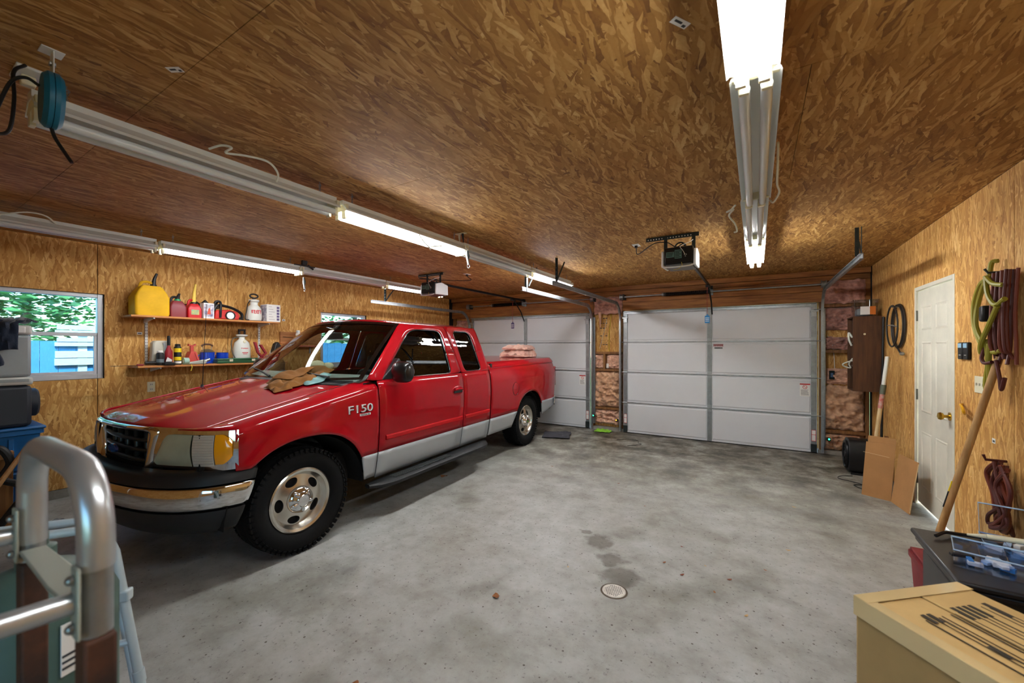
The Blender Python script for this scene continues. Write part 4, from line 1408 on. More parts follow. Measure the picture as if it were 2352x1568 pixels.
# front face curve
FC = [(0, -.70), (.2, -.693), (.40, -.665), (.6, -.612), (.75, -.560), (.85, -.512), (.92, -.458), (.962, -.40)]
def fc(x):
    return (1 if x >= 0 else -1) and lerp_tab(FC, abs(x))
# hood
def hood_f(u, v):
    q = 2 * u - 1
    x = .792 * q
    yf = fc(x) + .004
    yr = .33 + .19 * abs(q) ** 2.0
    y = yf + (yr - yf) * v
    z = lerp_tab(ZS, y) + .048 * (1 - q * q) + .014 * (1 / (1 + math.exp((abs(q) - .56) * 26)))
    d = (y - yf)
    z -= (lerp_tab(ZS, yf) + .048 * (1 - q * q) - .978 + .010 * (1 - q * q)) * math.exp(-d / .07)
    return (x, y, z)
M().grid(hood_f, 44, 44).build('hood', m_paint, TR, smooth=60, solid=.012)
def face_strip(m_, xa, xb, za, zb, off=0.0, n=16, nv=6, bulge=0.0):
    """surface following the nose in plan, za/zb functions of x"""
    def f(u, v):
        x = xa + (xb - xa) * u
        dx = .004
        t_ = Vector((2 * dx, fc(x + dx) - fc(x - dx)))
        nrm = Vector((t_[1], -t_[0])).normalized()
        o_ = off + bulge * math.sin(math.pi * v)
        a, b = za(x), zb(x)
        return (x + nrm[0] * o_, fc(x) + nrm[1] * o_, a + (b - a) * v)
    m_.grid(f, n, nv)
K = lambda c_: (lambda x: c_)
gr = M()
face_strip(gr, -.40, .40, K(.67), K(.96), off=-.11, n=24)
gb = gr.build('grille_backing', m_under, TR, smooth=60)
m_gbar = mat('grille_bar_black', (30, 33, 34), rough=.35)
for i, z in enumerate((.745, .812, .880)):
    b = M()
    face_strip(b, -.42, .42, K(z - .011), K(z + .011), off=-.030, n=24, nv=2)
    b.build('grille_bar', m_gbar, gb, solid=.045)
for x in (-.27, -.135, 0, .135, .27):
    b = M()
    face_strip(b, x - .010, x + .010, K(.68), K(.955), off=-.045, n=1, nv=2)
    b.build('grille_bar', m_gbar, gb, solid=.045)
# one chrome ring around the grille: trapezoid with rounded corners, wide lower corners
GO = round_poly([(-.425, .648), (.425, .648), (.500, .985), (-.500, .985)], [.10, .10, .05, .05], 8)
GI = round_poly([(-.350, .694), (.350, .694), (.412, .948), (-.412, .948)], [.09, .09, .03, .03], 8)
gc = (0, .82)
Og, Ig = ray_poly(GO, gc, 160), ray_poly(GI, gc, 160)
rows = []
for f, o_ in ((0, .0), (.12, .018), (.35, .026), (.6, .022), (.85, .008), (1, -.012), (1.0, -.05)):
    rows.append([(p[0] + (q[0] - p[0]) * f, fc(p[0] + (q[0] - p[0]) * f) - o_, p[1] + (q[1] - p[1]) * f) for p, q in zip(Og + Og[:1], Ig + Ig[:1])])
M().rows(rows).build('grille_surround', m_chrome, TR, smooth=50)
em = M().lathe([(.001, -.012), (.05, -.010), (.058, 0), (.05, .006)], (0, -.715, .815), 'Y', 24, sx=.55, sy=1.35)
em.build('grille_emblem', mat('emblem_blue', (24, 44, 96), rough=.2, coat=.8), TR)
for s in (1, -1):
    X = lambda a, b: (a, b) if s > 0 else (-b, -a)
    ch = M()
    hb_ = lambda x: .690 + .040 * (abs(x) - .45) / .5
    face_strip(ch, *X(.40, .954), hb_, lambda x: .988 - .012 * max(0, (abs(x) - .8) / .15), off=.000, n=28, nv=8, bulge=.012)
    hh = ch.build('headlight_bezel', m_chrome, TR, smooth=60)
    le = M()
    lb_ = lambda x: .752 + .012 * (abs(x) - .45)
    def lt_(x):
        return .950 - .15 * max(0, (.60 - abs(x)) / .12) ** 2.2
    face_strip(le, *X(.484, .745), lb_, lt_, off=.016, n=24, nv=10, bulge=.016)
    le.build('headlight_lens', m_lens, hh, smooth=60)
    si = M()
    face_strip(si, *X(.752, .866), lb_, K(.950), off=.016, n=8, nv=8, bulge=.014)
    si.build('turn_signal_lens', m_clear, hh, smooth=60)
    for k in range(11):
        rb = M()
        z = .772 + k * .0165
        face_strip(rb, *X(.756, .862), K(z), K(z + .008), off=.018 + .014 * math.sin(math.pi * (z + .004 - .76) / .19), n=6, nv=2, bulge=.003)
        rb.build('lens_rib', m_clear, hh, smooth=60)
    am = M()
    def at_(x):
        return .953 - .05 * max(0, (abs(x) - .90) / .04) ** 2
    def ab_(x):
        return .768 + .06 * max(0, (abs(x) - .90) / .04) ** 2
    face_strip(am, *X(.870, .936), ab_, at_, off=.016, n=8, nv=8, bulge=.016)
    am.build('amber_marker', m_amber, hh, smooth=60)
# bumper
BC = [(0, -.815), (.25, -.806), (.45, -.782), (.62, -.738), (.76, -.675), (.87, -.585), (.935, -.48), (.965, -.37), (.972, -.295)]
def bump_strip(name, prof, material, parent, xe=.972):
    """prof: list of (z, outward offset)"""
    pts = []
    n = 40
    dense = []
    for k in range(len(BC) - 1):
        for j in range(5):
            f = j / 5
            dense.append((BC[k][0] + (BC[k + 1][0] - BC[k][0]) * f, BC[k][1] + (BC[k + 1][1] - BC[k][1]) * f))
    dense.append(BC[-1])
    full = [(-x, y) for x, y in dense[:0:-1]] + dense
    # smooth
    for _ in range(4):
        full = [full[0]] + [((a[0] + 2 * b[0] + c[0]) / 4, (a[1] + 2 * b[1] + c[1]) / 4) for a, b, c in zip(full, full[1:], full[2:])] + [full[-1]]
    ln = [0.0]
    for p, q in zip(full, full[1:]):
        ln.append(ln[-1] + math.hypot(q[0] - p[0], q[1] - p[1]))
    def at(tt):
        d_ = tt * ln[-1]
        for k in range(len(full) - 1):
            if d_ <= ln[k + 1] + 1e-9:
                f = (d_ - ln[k]) / (ln[k + 1] - ln[k])
                t_ = Vector((full[k + 1][0] - full[k][0], full[k + 1][1] - full[k][1])).normalized()
                return (full[k][0] + (full[k + 1][0] - full[k][0]) * f, full[k][1] + (full[k + 1][1] - full[k][1]) * f, t_)
    rows = []
    nn = 72
    for i in range(nn + 1):
        r = []
        for z, o_ in prof:
            kz = .052 * max(0, .72 - z) / .38
            x, y, t_ = at(kz + (1 - 2 * kz) * i / nn)
            r.append((x + t_[1] * o_, y - t_[0] * o_, z))
        rows.append(r)
    return M().rows(rows).build(name, material, parent, smooth=50, solid=.012)
bp_ = bump_strip('front_bumper', [(.645, -.004), (.632, .006), (.60, .012), (.56, .012), (.52, .006), (.50, -.006), (.49, -.03)], m_chrome, TR)
bump_strip('bumper_top_pad', [(.728, -.10), (.722, -.03), (.705, -.008), (.67, .0), (.65, .004), (.646, -.02)], m_trim, bp_)
bump_strip('lower_valance', [(.489, -.03), (.485, -.010), (.45, -.008), (.41, -.02), (.37, -.035), (.345, -.06), (.34, -.12)], m_trim, bp_)
M().box(-.74, .74, -.62, 2.6, .36, .60).box(-.70, .70, 2.6, 4.75, .42, .70).build('underbody', m_under, TR, smooth=0)
M().box(-.80, .80, -.56, -.30, .60, .95).build('radiator_support', m_under, TR, smooth=0)
M().box(-.50, .50, -.66, -.50, .45, .72).build('front_crossmember', m_under, TR, smooth=0)
# rear bumper and tailgate
rbm = M()
def rb_f(u, v):
    q = 2 * u - 1
    x = .985 * q
    y = 4.965 - .10 * abs(q) ** 6 + .012 * math.sin(math.pi * v)
    if abs(q) > .93:
        y -= (abs(q) - .93) / .07 * .16
    return (x, y, .50 + .16 * v)
rbm.grid(rb_f, 40, 6).build('rear_bumper', m_chrome, TR, smooth=60, solid=.02)
M().box(-.88, .88, 4.82, 4.86, .62, 1.255).build('tailgate', m_paint, TR, bevel=.015)
for s in (1, -1):
    M().box(s * .915 - .028, s * .915 + .028, 4.80, 4.872, .82, 1.16).build('tail_lamp', mat('tail_lamp_red', (140, 10, 16), rough=.15, coat=.8), TR, bevel=.012)
# hard bed cover
def cover_f(u, v):
    q = 2 * u - 1
    y = 2.645 + (4.862 - 2.645) * v
    x = q * min(.935, lerp_tab(HW, y) - .045)
    e = max(0, (abs(q) - .93) / .07)
    ev = max(0, (abs(2 * v - 1) - .965) / .035)
    z = 1.300 + .022 * (1 - q * q) + .018 * v - .05 * max(e, ev) ** 2
    return (x, y, z)
def cover_skirt():
    m_ = M()
    m_.grid(cover_f, 40, 40)
    for s in (0, 1):
        rows = []
        for k in range(41):
            a = cover_f(s, k / 40)
            rows.append([a, (a[0] + (.012 if s else -.012), a[1], a[2] - .03), (a[0] + (.013 if s else -.013), a[1], 1.235 + .010 * k / 40)])
        m_.rows(rows)
    for v in (0, 1):
        rows = []
        for k in range(41):
            a = cover_f(k / 40, v)
            rows.append([a, (a[0], a[1] + (.01 if v else -.01), a[2] - .03), (a[0], a[1] + (.01 if v else -.01), 1.24)])
        m_.rows(rows)
    return m_
cv = cover_skirt().build('bed_cover', m_paint, TR, smooth=50)
M().box(.905, .945, 2.655, 2.69, 1.215, 1.285).build('cover_latch', m_trimg, cv, bevel=.006)
# running board
for s in (1, -1):
    rb_ = M()
    prof = [(.90, .285), (.90, .315), (.955, .322), (1.035, .318), (1.062, .300), (1.058, .272), (1.02, .262), (.94, .265)]
    rings = []
    for k in range(25):
        f = k / 24
        y = .64 + 1.89 * f
        tp = min(1, f * 9, (1 - f) * 9) ** .5
        rings.append([(s * (.90 + (px - .90) * (.35 + .65 * tp)), y, .292 + (pz - .292) * (.6 + .4 * tp)) for px, pz in prof])
    r_ = rb_.loops(rings).build('running_board', m_trim, TR, smooth=40)
    tr_ = M()
    for k in range(44):
        y = .88 + k * .019
        tr_.box(*sorted((s * .945, s * 1.03)), y, y + .009, .320, .326)
    tr_.build('step_ridges', mat('step_grey', (64, 68, 68), rough=.6), r_, smooth=0)
# mirrors
m_mirr = mat('mirror_black', (16, 17, 18), rough=.28, coat=.4)
for s in (1, -1):
    mr_ = M()
    mr_.prism([(.775, 1.205), (1.04, 1.205), (1.05, 1.32), (1.0, 1.40), (.96, 1.36)], 'X', s * .885, s * .955)
    mb = mr_.build('mirror_base', m_trim, TR, bevel=.012)
    hd = M()
    rings = []
    for k, (f, sc_) in enumerate(((0, .55), (.12, .86), (.35, 1.0), (.7, 1.0), (.93, .9), (1.0, .72))):
        x = .985 + .20 * f
        rings.append([(s * x, .905 + .055 * math.sin(a) * sc_ - (.02 if math.sin(a) < 0 else 0) * sc_, 1.275 + .10 * math.cos(a) * sc_ * (1 - .06 * f)) for a in [2 * math.pi * j / 20 for j in range(20)]])
    hd.loops(rings)
    hd.build('mirror_housing', m_mirr, mb, smooth=70)
    M().lathe([(.001, .006), (.078, .006), (.08, 0)], (s * 1.085, .958, 1.275), 'Y', 20, sx=1.0, sy=1.1).build('mirror_glass', m_chrome, mb)
# door handle, badge, fuel door, seams
for s in (1, -1):
    dh = M()
    rows = []
    for k in range(17):
        a = 2 * math.pi * k / 16
        y, z = 1.875 + .105 * math.cos(a), 1.010 + .044 * math.sin(a)
        y2, z2 = 1.875 + .085 * math.cos(a), 1.010 + .030 * math.sin(a)
        rows.append([(s * (Sx(z, y) - .002), y, z), (s * (Sx(z2, y2) + .008), y2, z2)])
    dh.rows(rows)
    dh.tube([(s * (Sx(1.01 + .042 * math.sin(a), 1.875 + .103 * math.cos(a)) + .002), 1.875 + .103 * math.cos(a), 1.010 + .042 * math.sin(a)) for a in [2 * math.pi * k / 32 for k in range(32)]], .010, 8, closed=True)
    h1 = dh.build('handle_bezel', m_paint, TR, smooth=60)
    M().prism([(1.80, .985), (1.95, .985), (1.955, 1.005), (1.945, 1.012), (1.805, 1.012), (1.795, 1.005)], 'X', s * .985, s * .996).build('handle_recess', m_trimg, h1)
    M().tube([(s * 1.0, 1.805, 1.026), (s * 1.012, 1.875, 1.03), (s * 1.0, 1.945, 1.026)], [.012, .015, .012], 8).build('handle_grip', m_paint, h1)
m_badge = mat('badge_chrome', (224, 224, 226), rough=.35, metal=.35)
xb_ = max(Sx(.93 + .01 * k_, .42 + .02 * j_) for k_ in range(9) for j_ in range(11)) + .001
text('badge_outline', 'F150', m_trimg, TR, (xb_ + .000, .523, .979), .092, (R(90), 0, R(90)), .004, sx=1.45)  # black offset copy, the outline behind the badge letters
text('model_badge', 'F150', m_badge, TR, (xb_ + .005, .515, .985), .092, (R(90), 0, R(90)), .004, sx=1.45)
M().box(xb_ - .001, xb_ + .004, .505, .622, .944, .962).build('badge_plate', m_trimg, TR, bevel=.002)
M().box(xb_, xb_ + .005, .505, .622, .922, .943).build('trim_badge', m_badge, TR, bevel=.002)
text('trim_badge_text', 'TRITON V8', m_trimg, TR, (xb_ + .0055, .563, .9325), .018, (R(90), 0, R(90)), .0006)
fu = M()
pts = []
for k in range(33):
    a = 2 * math.pi * k / 32
    y, z = 3.265 + .092 * math.cos(a), .905 + .092 * math.sin(a)
    pts.append((Sx(z, y) + .0065, y, z))
M().tube(pts[:-1], .0028, 6, closed=True).build('fuel_door_seam', m_trimg, BED)
M().rows([[(Sx(.905 + r_ * math.sin(2 * math.pi * k / 32), 3.265 + r_ * math.cos(2 * math.pi * k / 32)) + .008, 3.265 + r_ * math.cos(2 * math.pi * k / 32), .905 + r_ * math.sin(2 * math.pi * k / 32)) for k in range(33)] for r_ in (.088, .05, .002)]).build('fuel_door', m_paint, BED, smooth=60)
# antenna on the passenger fender
M().tube([(-.80, .16, 1.10), (-.80, .165, 1.14)], [.018, .010], 10).tube([(-.80, .165, 1.14), (-.80, .20, 1.92)], [.0035, .002], 6).build('antenna', m_trim, TR)
# interior
M().grid(lambda u, v: (-.86 + 1.72 * u, .50 + .55 * v + .10 * (2 * u - 1) ** 2 * (1 - v), 1.195 + .055 * math.sin(math.pi * min(1, v * 1.1)) - .12 * v ** 4), 20, 12).build('dashboard', m_dash, TR, smooth=60, solid=.02)
M().box(-.86, .86, .98, 1.04, .62, 1.13).build('dash_front', m_seat, TR, bevel=.03)
M().box(-.88, .88, .55, 2.57, .60, .63).build('cab_floor', m_under, TR, smooth=0)
for x in (.42, -.42):
    M().box(x - .27, x + .27, 1.42, 1.95, .64, .88).build('seat', m_seat, TR, bevel=.06)
    M().prism([(1.90, .82), (2.04, .82), (2.16, 1.38), (2.06, 1.40)], 'X', x - .26, x + .26).build('seat_back', m_seat, TR, bevel=.04)
    M().cbox((x, 2.10, 1.47), (.26, .10, .17), rx=-.15).build('headrest', m_seat, TR, bevel=.04)
M().box(-.82, .82, 2.26, 2.55, .64, 1.32).build('rear_bench', m_seat, TR, bevel=.06)
sw_c, sw_n = Vector((.42, 1.16, 1.10)), Vector((0, .88, .47)).normalized()
su = Vector((1, 0, 0))
sv = sw_n.cross(su)
M().tube([sw_c + su * .19 * math.cos(a) + sv * .19 * math.sin(a) for a in [k * 2 * math.pi / 28 for k in range(28)]], .015, 8, closed=True).tube([sw_c - su * .18, sw_c + su * .18], .014, 8).tube([sw_c, sw_c - sw_n * .2], .03, 8).build('steering_wheel', m_trim, TR)
M().cbox((0, 1.02, 1.62), (.26, .02, .07), rx=.2).cyl((0, 1.03, 1.66), (0, 1.02, 1.62), .01, n=8).build('rear_view_mirror', m_trim, TR, bevel=.01)
M().grid(lambda u, v: (-.66 + 1.32 * u, 1.30 + 1.27 * v, 1.715 + .03 * (1 - (2 * u - 1) ** 2)), 8, 4).build('headliner', m_seat, TR, smooth=60)
# wheels
def wheel_meshes():
    W = .125
    tp = [(.228, -.085), (.245, -.105), (.29, -W), (.335, -W + .004), (.362, -W + .022), (.372, -.085), (.375, -.05), (.375, .05), (.372, .085), (.362, W - .022), (.335, W - .004), (.29, W), (.245, .105), (.228, .085)]
    tire = M().lathe(tp, (0, 0, 0), 'X', 72, caps=False).mesh('wheel', m_rubber, 40)
    tb = M()
    for k in range(56):
        a = 2 * math.pi * k / 56
        for s in (-1, 1):
            tb.T = Matrix.Rotation(a + (s * .03), 4, 'X')
            tb.loops([[(s * .122, -.014, .340), (s * .122, .010, .340), (s * .108, .012, .3665), (s * .108, -.012, .3665)], [(s * .126, -.013, .342), (s * .126, .009, .342), (s * .112, .011, .3705), (s * .112, -.011, .3705)]])
            tb.box(s * .105 - .018, s * .105 + .018, -.015, .013, .362, .3725)
        tb.T = Matrix.Rotation(a, 4, 'X')
        tb.box(-.035, .035, -.017, .015, .372, .3775)
    tb.T = None
    tread = tb.mesh('tread_blocks', m_rubber, 0)
    # raised sidewall lettering band
    rp = [(.228, .075), (.232, .098), (.222, .104), (.205, .096), (.196, .075), (.180, .055), (.14, .060), (.105, .072), (.075, .074), (.03, .074), (.03, .060), (.10, .058), (.14, .048), (.185, .038), (.20, .06), (.21, .08), (.215, .06), (.222, -.08), (.228, -.08)]
    rim = M().lathe(rp, (0, 0, 0), 'X', 64, caps=False)
    rim.f = [q for q in rim.f]
    n = 64
    last, first = (len(rp) - 1) * n, 0
    for i in range(n):
        j = (i + 1) % n
        rim.f.append([last + i, last + j, first + j, first + i])
    rme = rim.mesh('rim', m_alloy, 40)
    ro = bpy.data.objects.new('rim', rme)
    COL.objects.link(ro)
    cut = M()
    for k in range(5):
        a = 2 * math.pi * (k + .3) / 5
        cut.T = Matrix.Rotation(a, 4, 'X')
        cut.prism([(.047 * math.cos(b), .145 + .029 * math.sin(b)) for b in [2 * math.pi * j / 20 for j in range(20)]], 'X', .02, .10)
    cut.T = None
    co = bpy.data.objects.new('cut', cut.mesh('cut', m_under, 0))
    COL.objects.link(co)
    md = ro.modifiers.new('b', 'BOOLEAN')
    md.object = co
    md.operation = 'DIFFERENCE'
    md.solver = 'EXACT'
    dg = bpy.context.evaluated_depsgraph_get()
    me2 = bpy.data.meshes.new_from_object(ro.evaluated_get(dg))
    bpy.data.objects.remove(ro)
    bpy.data.objects.remove(co)
    me2.name = 'rim'
    me2.set_sharp_from_angle(angle=R(40))
    cap = M()
    cap.lathe([(.001, .130), (.040, .128), (.046, .120), (.060, .112), (.090, .098), (.097, .074)], (0, 0, 0), 'X', 40)
    for k in range(5):
        a = 2 * math.pi * (k + .8) / 5
        cap.tube([(.112, .044 * math.cos(a), .044 * math.sin(a)), (.108, .066 * math.cos(a), .066 * math.sin(a)), (.092, .084 * math.cos(a), .084 * math.sin(a))], [.015, .019, .012], 10)
    cme = cap.mesh('hub_cap', m_chrome, 50)
    dk = M().lathe([(.001, .02), (.195, .02), (.195, .03)], (0, 0, 0), 'X', 32).mesh('brake_drum', m_under, 40)
    return tire, tread, me2, cme, dk
wm = wheel_meshes()
for (x, y, rz, s) in ((.83, 0.035, R(-2), 1), (-.83, .035, R(-2), -1), (.83, 3.71, 0, 1), (-.83, 3.71, 0, -1)):
    wo = bpy.data.objects.new('wheel', wm[0])
    COL.objects.link(wo)
    wo.parent = TR
    wo.location = (x, y, .379)
    wo.rotation_euler = (0, 0, rz + (0 if s > 0 else math.pi))
    for nm, me in zip(('tread_blocks', 'rim', 'hub_cap', 'brake_drum'), wm[1:]):
        c = bpy.data.objects.new(nm, me)
        COL.objects.link(c)
        c.parent = wo
        if nm == 'tread_blocks':
            c['kind'] = 'stuff'
M().box(-.70, .70, -.03, .10, .34, .42).box(-.70, .70, 3.66, 3.76, .32, .44).build('axles', m_under, TR, smooth=0)

# truck-local -> world
TRM = Matrix.Translation((-3.784, 1.656, 0)) @ Matrix.Rotation(R(2.65), 4, 'Z')
# ------------------------------------------------------------------ helpers for loose things
def cloth(name, label, cat, loc, rz, size, material, seed, h=.05, n=30, wr=9.0, edge=.4, zf=None, thick=.006, parent=None):
    """crumpled cloth: a wrinkled sheet lying on a surface, closed below by its own thickness"""
    def f(u, v):
        x, y = (u - .5) * size[0], (v - .5) * size[1]
        rim = 1 - edge * (.5 + .5 * nz(math.atan2(y, x) * 1.3 + seed, seed)) * .5
        x *= rim
        y *= rim
        a = (1 - abs(nz(x * wr + seed, y * wr * .6, seed)) * 2.4) * .55 + .5 * (1 - abs(nz(x * wr * 1.9 + y * wr * .8, y * wr * 2.3 + seed, 2.0)) * 2.6)
        a = max(0, a)
        m_ = min(1, 5 * u, 5 * (1 - u), 5 * v, 5 * (1 - v))
        z = .010 + h * (a * 1.1 + .18) * (.25 + .75 * m_)
        if zf:
            z += zf(x, y)
        return (x, y, z)
    o = M().grid(f, n, n).build(name, material, parent, smooth=60)
    md = o.modifiers.new('solid', 'SOLIDIFY')
    md.thickness = thick
    md.offset = -1
    o.location = loc
    o.rotation_euler = (0, 0, rz)
    if parent is None:
        tag(o, label, cat)
    return o

# ------------------------------------------------------------------ wall shelves on the left wall
m_shelf = woodmat('shelf_wood', (206, 142, 82), (176, 112, 58), axis=1)
SX0, SX1 = XL + .004, -5.62
def shelf(label, y0, y1, zt):
    t = thing('wall_shelf', label, 'shelf', (XL, (y0 + y1) / 2, zt), group='wooden shelves on the left wall')
    o = (XL, (y0 + y1) / 2, zt)
    M(o=o).box(SX0, SX1, y0, y1, zt - .022, zt).build('board', m_shelf, t, bevel=.003)
    for yb in (y0 + .19, y1 - .14):
        M(o=o).prism([(SX0 + .012, zt - .023), (SX1 - .01, zt - .023), (SX1 - .01, zt - .034), (SX0 + .012, zt - .075)], 'Y', yb - .006, yb + .006).build('bracket', m_white, t)
        M(o=o).cyl((SX1 - .012, yb, zt - .03), (SX1 + .004, yb, zt - .03), .008, n=10).build('bracket_tip', m_chain, t)
shelf('upper wooden shelf holding fuel cans, on the left wall', 1.545, 3.09, 1.845)
shelf('lower wooden shelf holding sprays and a camp stove, on the left wall', 1.60, 3.20, 1.298)
for k, y in enumerate((1.755, 2.965)):
    st = thing('shelf_standard', 'slotted white shelf upright %s' % ('nearer the coolers' if k == 0 else 'nearer the truck windshield'), 'shelf upright', (XL, y, 1.25))
    M().box(.001, .014, -.013, .013, 0, .60).build('channel', m_white, st, bevel=.002)
    sl = M()
    for q in range(17):
        for dy in (-.006, .006):
            sl.box(.0142, .0148, dy - .002, dy + .002, .02 + q * .034, .04 + q * .034)
    tag(sl.build('slots', m_ink, st, smooth=0), kind='stuff')

UX, LX = -5.74, -5.72
UZ, LZ = 1.8455, 1.2985
m_yel = mat('can_yellow', (222, 172, 26), rough=.6, spec=.25, var=.12, vscale=6)
m_redc = mat('can_dark_red', (128, 40, 48), rough=.45)
m_redb = mat('can_red', (196, 26, 34), rough=.4)
m_green = mat('collar_green', (20, 140, 90), rough=.5)
def gas_can(label, y, w, d, h, body, spout, collar, sph, lab=None):
    t = thing('fuel_can', label, 'fuel can', (UX, y, UZ), group='fuel cans on the upper shelf')
    sec = [(0, .94), (.02, 1), (h * .62, 1), (h * .80, .82), (h * .95, .62), (h, .50)]
    rings = []
    for z, s in sec:
        rr = round_poly([(-d / 2 * (1 if s > .9 else s), -w / 2 * s), (d / 2 * (1 if s > .9 else .5 + s / 2), -w / 2 * s), (d / 2 * (1 if s > .9 else .5 + s / 2), w / 2 * s), (-d / 2 * (1 if s > .9 else s), w / 2 * s)], min(w, d) * .12 * s, 4)
        rings.append([(p[0], p[1], z) for p in rr])
    M().loops(rings).build('can_body', body, t, smooth=38)
    M().tube(smooth_path([(0, -w * .30, h * .84), (0, -w * .22, h + .035), (0, w * .02, h + .045), (0, w * .16, h - .005)], 5), .014, 8).build('handle', body if sph > .12 else m_black, t)
    M().cyl((0, w * .12, h - .02), (0, w * .12, h + .025), .034, .028, 14).build('collar', collar, t)
    M().tube([(0, w * .12, h + .02), (.005, w * .14, h + .02 + sph * .5), (.02, w * .20, h + .02 + sph)], [.022, .016, .011], 10).build('spout', spout, t)
    if lab:
        M().box(d / 2 + .0005, d / 2 + .0015, -w * .28, w * .28, h * .22, h * .58).build('can_label', lab, t, smooth=0)
    return t
gas_can('big yellow diesel can with black spout on the upper shelf', 1.73, .30, .22, .325, m_yel, m_black, m_black, .13)
gas_can('faded dark red fuel can with green collar on the upper shelf', 1.965, .155, .18, .185, m_redc, m_black, m_green, .07)
m_lab = mat('can_print', (120, 160, 140), rough=.5, col2=(214, 190, 70), vscale=40)
gas_can('bright red fuel can with colourful label and yellow spout, upper shelf', 2.125, .140, .17, .165, m_redb, mat('spout_yellow', (236, 206, 90), rough=.5), m_black, .22, m_lab)
m_pic = mat('box_picture', (226, 226, 226), rough=.5, col2=(96, 90, 130), vscale=22)
t = thing('picture_box', 'small white printed carton between red fuel can and chainsaw', 'box', (UX + .04, 2.262, UZ))
M().box(-.05, .05, -.055, .055, 0, .185).build('carton', m_paper, t, bevel=.002)
M().box(.0505, .0512, -.05, .05, .012, .17).build('carton_picture', m_pic, t, smooth=0)
M().prism([(-.02, .05), (.02, .05), (.012, .13), (-.004, .12)], 'X', .0515, .052).build('orange_figure', mat('figure_orange', (206, 86, 60), rough=.6), t, smooth=0)
t = thing('tool_bag', 'black folded bag standing behind the printed carton', 'bag', (UX - .08, 2.20, UZ))
M().prism([(-.16, 0), (.14, 0), (.15, .19), (.10, .245), (.04, .18), (-.14, .17)], 'X', -.05, -.01).build('bag_body', m_black, t, bevel=.012)
M().tube(smooth_path([(-.03, -.06, .175), (-.03, 0, .21), (-.03, .05, .175)], 5), .008, 6).build('bag_handle', m_black, t)
m_saw = mat('saw_red', (198, 44, 40), rough=.4)
t = thing('chainsaw', 'red and black chainsaw lying on the upper shelf', 'chainsaw', (UX, 2.47, UZ))
M().prism([(-.14, 0), (.13, 0), (.15, .05), (.12, .10), (.02, .125), (-.12, .11)], 'X', -.07, .07).build('engine_housing', m_saw, t, bevel=.015)
M().tube(smooth_path([(.05, -.14, .11), (.05, -.10, .17), (.04, .0, .165), (.02, .1, .14), (0, .19, .09), (0, .20, .03)], 5), .017, 8).build('rear_handle', m_black, t)
M().tube(smooth_path([(.075, -.08, .02), (.085, -.08, .12), (.07, -.075, .20), (0, -.07, .225), (-.07, -.075, .19)], 5), .013, 8).build('front_handle', m_black, t)
M().tube([(.05 + .0, -.10 + .035 * math.cos(a), .18 + .045 * math.sin(a)) for a in [k * .5236 for k in range(12)]], .012, 8, closed=True).build('hand_guard', m_black, t)
M().lathe([(.001, .085), (.04, .083), (.046, .072)], (0, .03, .05), 'X', 20).build('starter_cover', m_paper, t)
M().tube([(.078, .03 + .05 * math.cos(a), .05 + .05 * math.sin(a)) for a in [k * .3927 for k in range(16)]], .009, 6, closed=True).build('starter_ring', m_black, t)
M().prism([(.14, .02), (.20, .008), (.215, .012), (.215, .02), (.15, .05)], 'X', -.01, .01).build('guide_bar', m_blackm, t)
m_poly = mat('sprayer_white', (222, 224, 216), rough=.4, var=.04)
m_redprint = mat('print_red', (206, 60, 66), rough=.6)
m_handle = mat('handle_charcoal', (40, 36, 38), rough=.5)
t = thing('pump_sprayer', 'round white pump sprayer with ring handle, upper shelf', 'sprayer', (UX, 2.815, UZ), group='white pump sprayers on the shelves')
M().lathe([(.06, 0), (.085, .01), (.092, .05), (.092, .11), (.082, .17), (.06, .20), (.045, .215), (.045, .25), (.06, .262), (.062, .285), (.02, .29)], (0, 0, 0), 'Z', 28).build('tank', m_poly, t)
M().tube([(0, .05 * math.cos(a), .335 + .026 * math.sin(a)) for a in [k * .3927 for k in range(16)]], .010, 8, closed=True).build('ring_handle', m_handle, t)
M().cyl((0, 0, .285), (0, 0, .315), .016, n=10).build('pump_rod', m_handle, t)
M().tube(smooth_path([(.02, -.055, .27), (.03, -.09, .22), (.06, -.12, .12), (.07, -.14, .04), (.07, -.13, .012), (.06, -.09, .012)], 6), .006, 6).build('hose', m_black, t)
pm = M()
for (ya, yb, za, zb) in ((-.062, -.050, .10, .145), (-.062, -.022, .137, .145), (-.040, -.031, .10, .137), (-.022, -.015, .10, .137), (-.040, -.015, .097, .104), (-.012, .022, .137, .145), (-.008, .0, .10, .137), (.010, .018, .104, .137), (-.008, .018, .097, .104), (.026, .050, .137, .145), (.040, .050, .097, .145)):
    for k in range(3):
        a, b = ya + (yb - ya) * k / 3, ya + (yb - ya) * (k + 1) / 3
        r_ = math.sqrt(.0926 ** 2 - min(.085, max(abs(a), abs(b))) ** 2)
        pm.box(r_ - .004, r_ + .0015, a, b, za, zb)
pm.build('sprayer_print', m_redprint, t, smooth=0)
t = thing('carton', 'white printed carton at the right end of the upper shelf', 'box', (UX, 3.02, UZ))
M().box(-.08, .09, -.085, .095, 0, .235).build('carton_body', m_paper, t, bevel=.002)
M().box(-.07, .08, -.0862, -.0855, .01, .225).build('side_picture', m_pic, t, smooth=0)
pm = M()
for k in range(5):
    pm.box(.0905, .0912, .045, .080, .02 + k * .04, .05 + k * .04)
pm.build('print_icons', mat('print_violet', (112, 98, 140), rough=.6), t, smooth=0)
pm = M()
for k in range(6):
    pm.box(.0905, .0912, -.06, .02 - (k % 3) * .02, .03 + k * .034, .036 + k * .034)
pm.build('print_lines', mat('print_grey', (176, 172, 176), rough=.6), t, smooth=0)

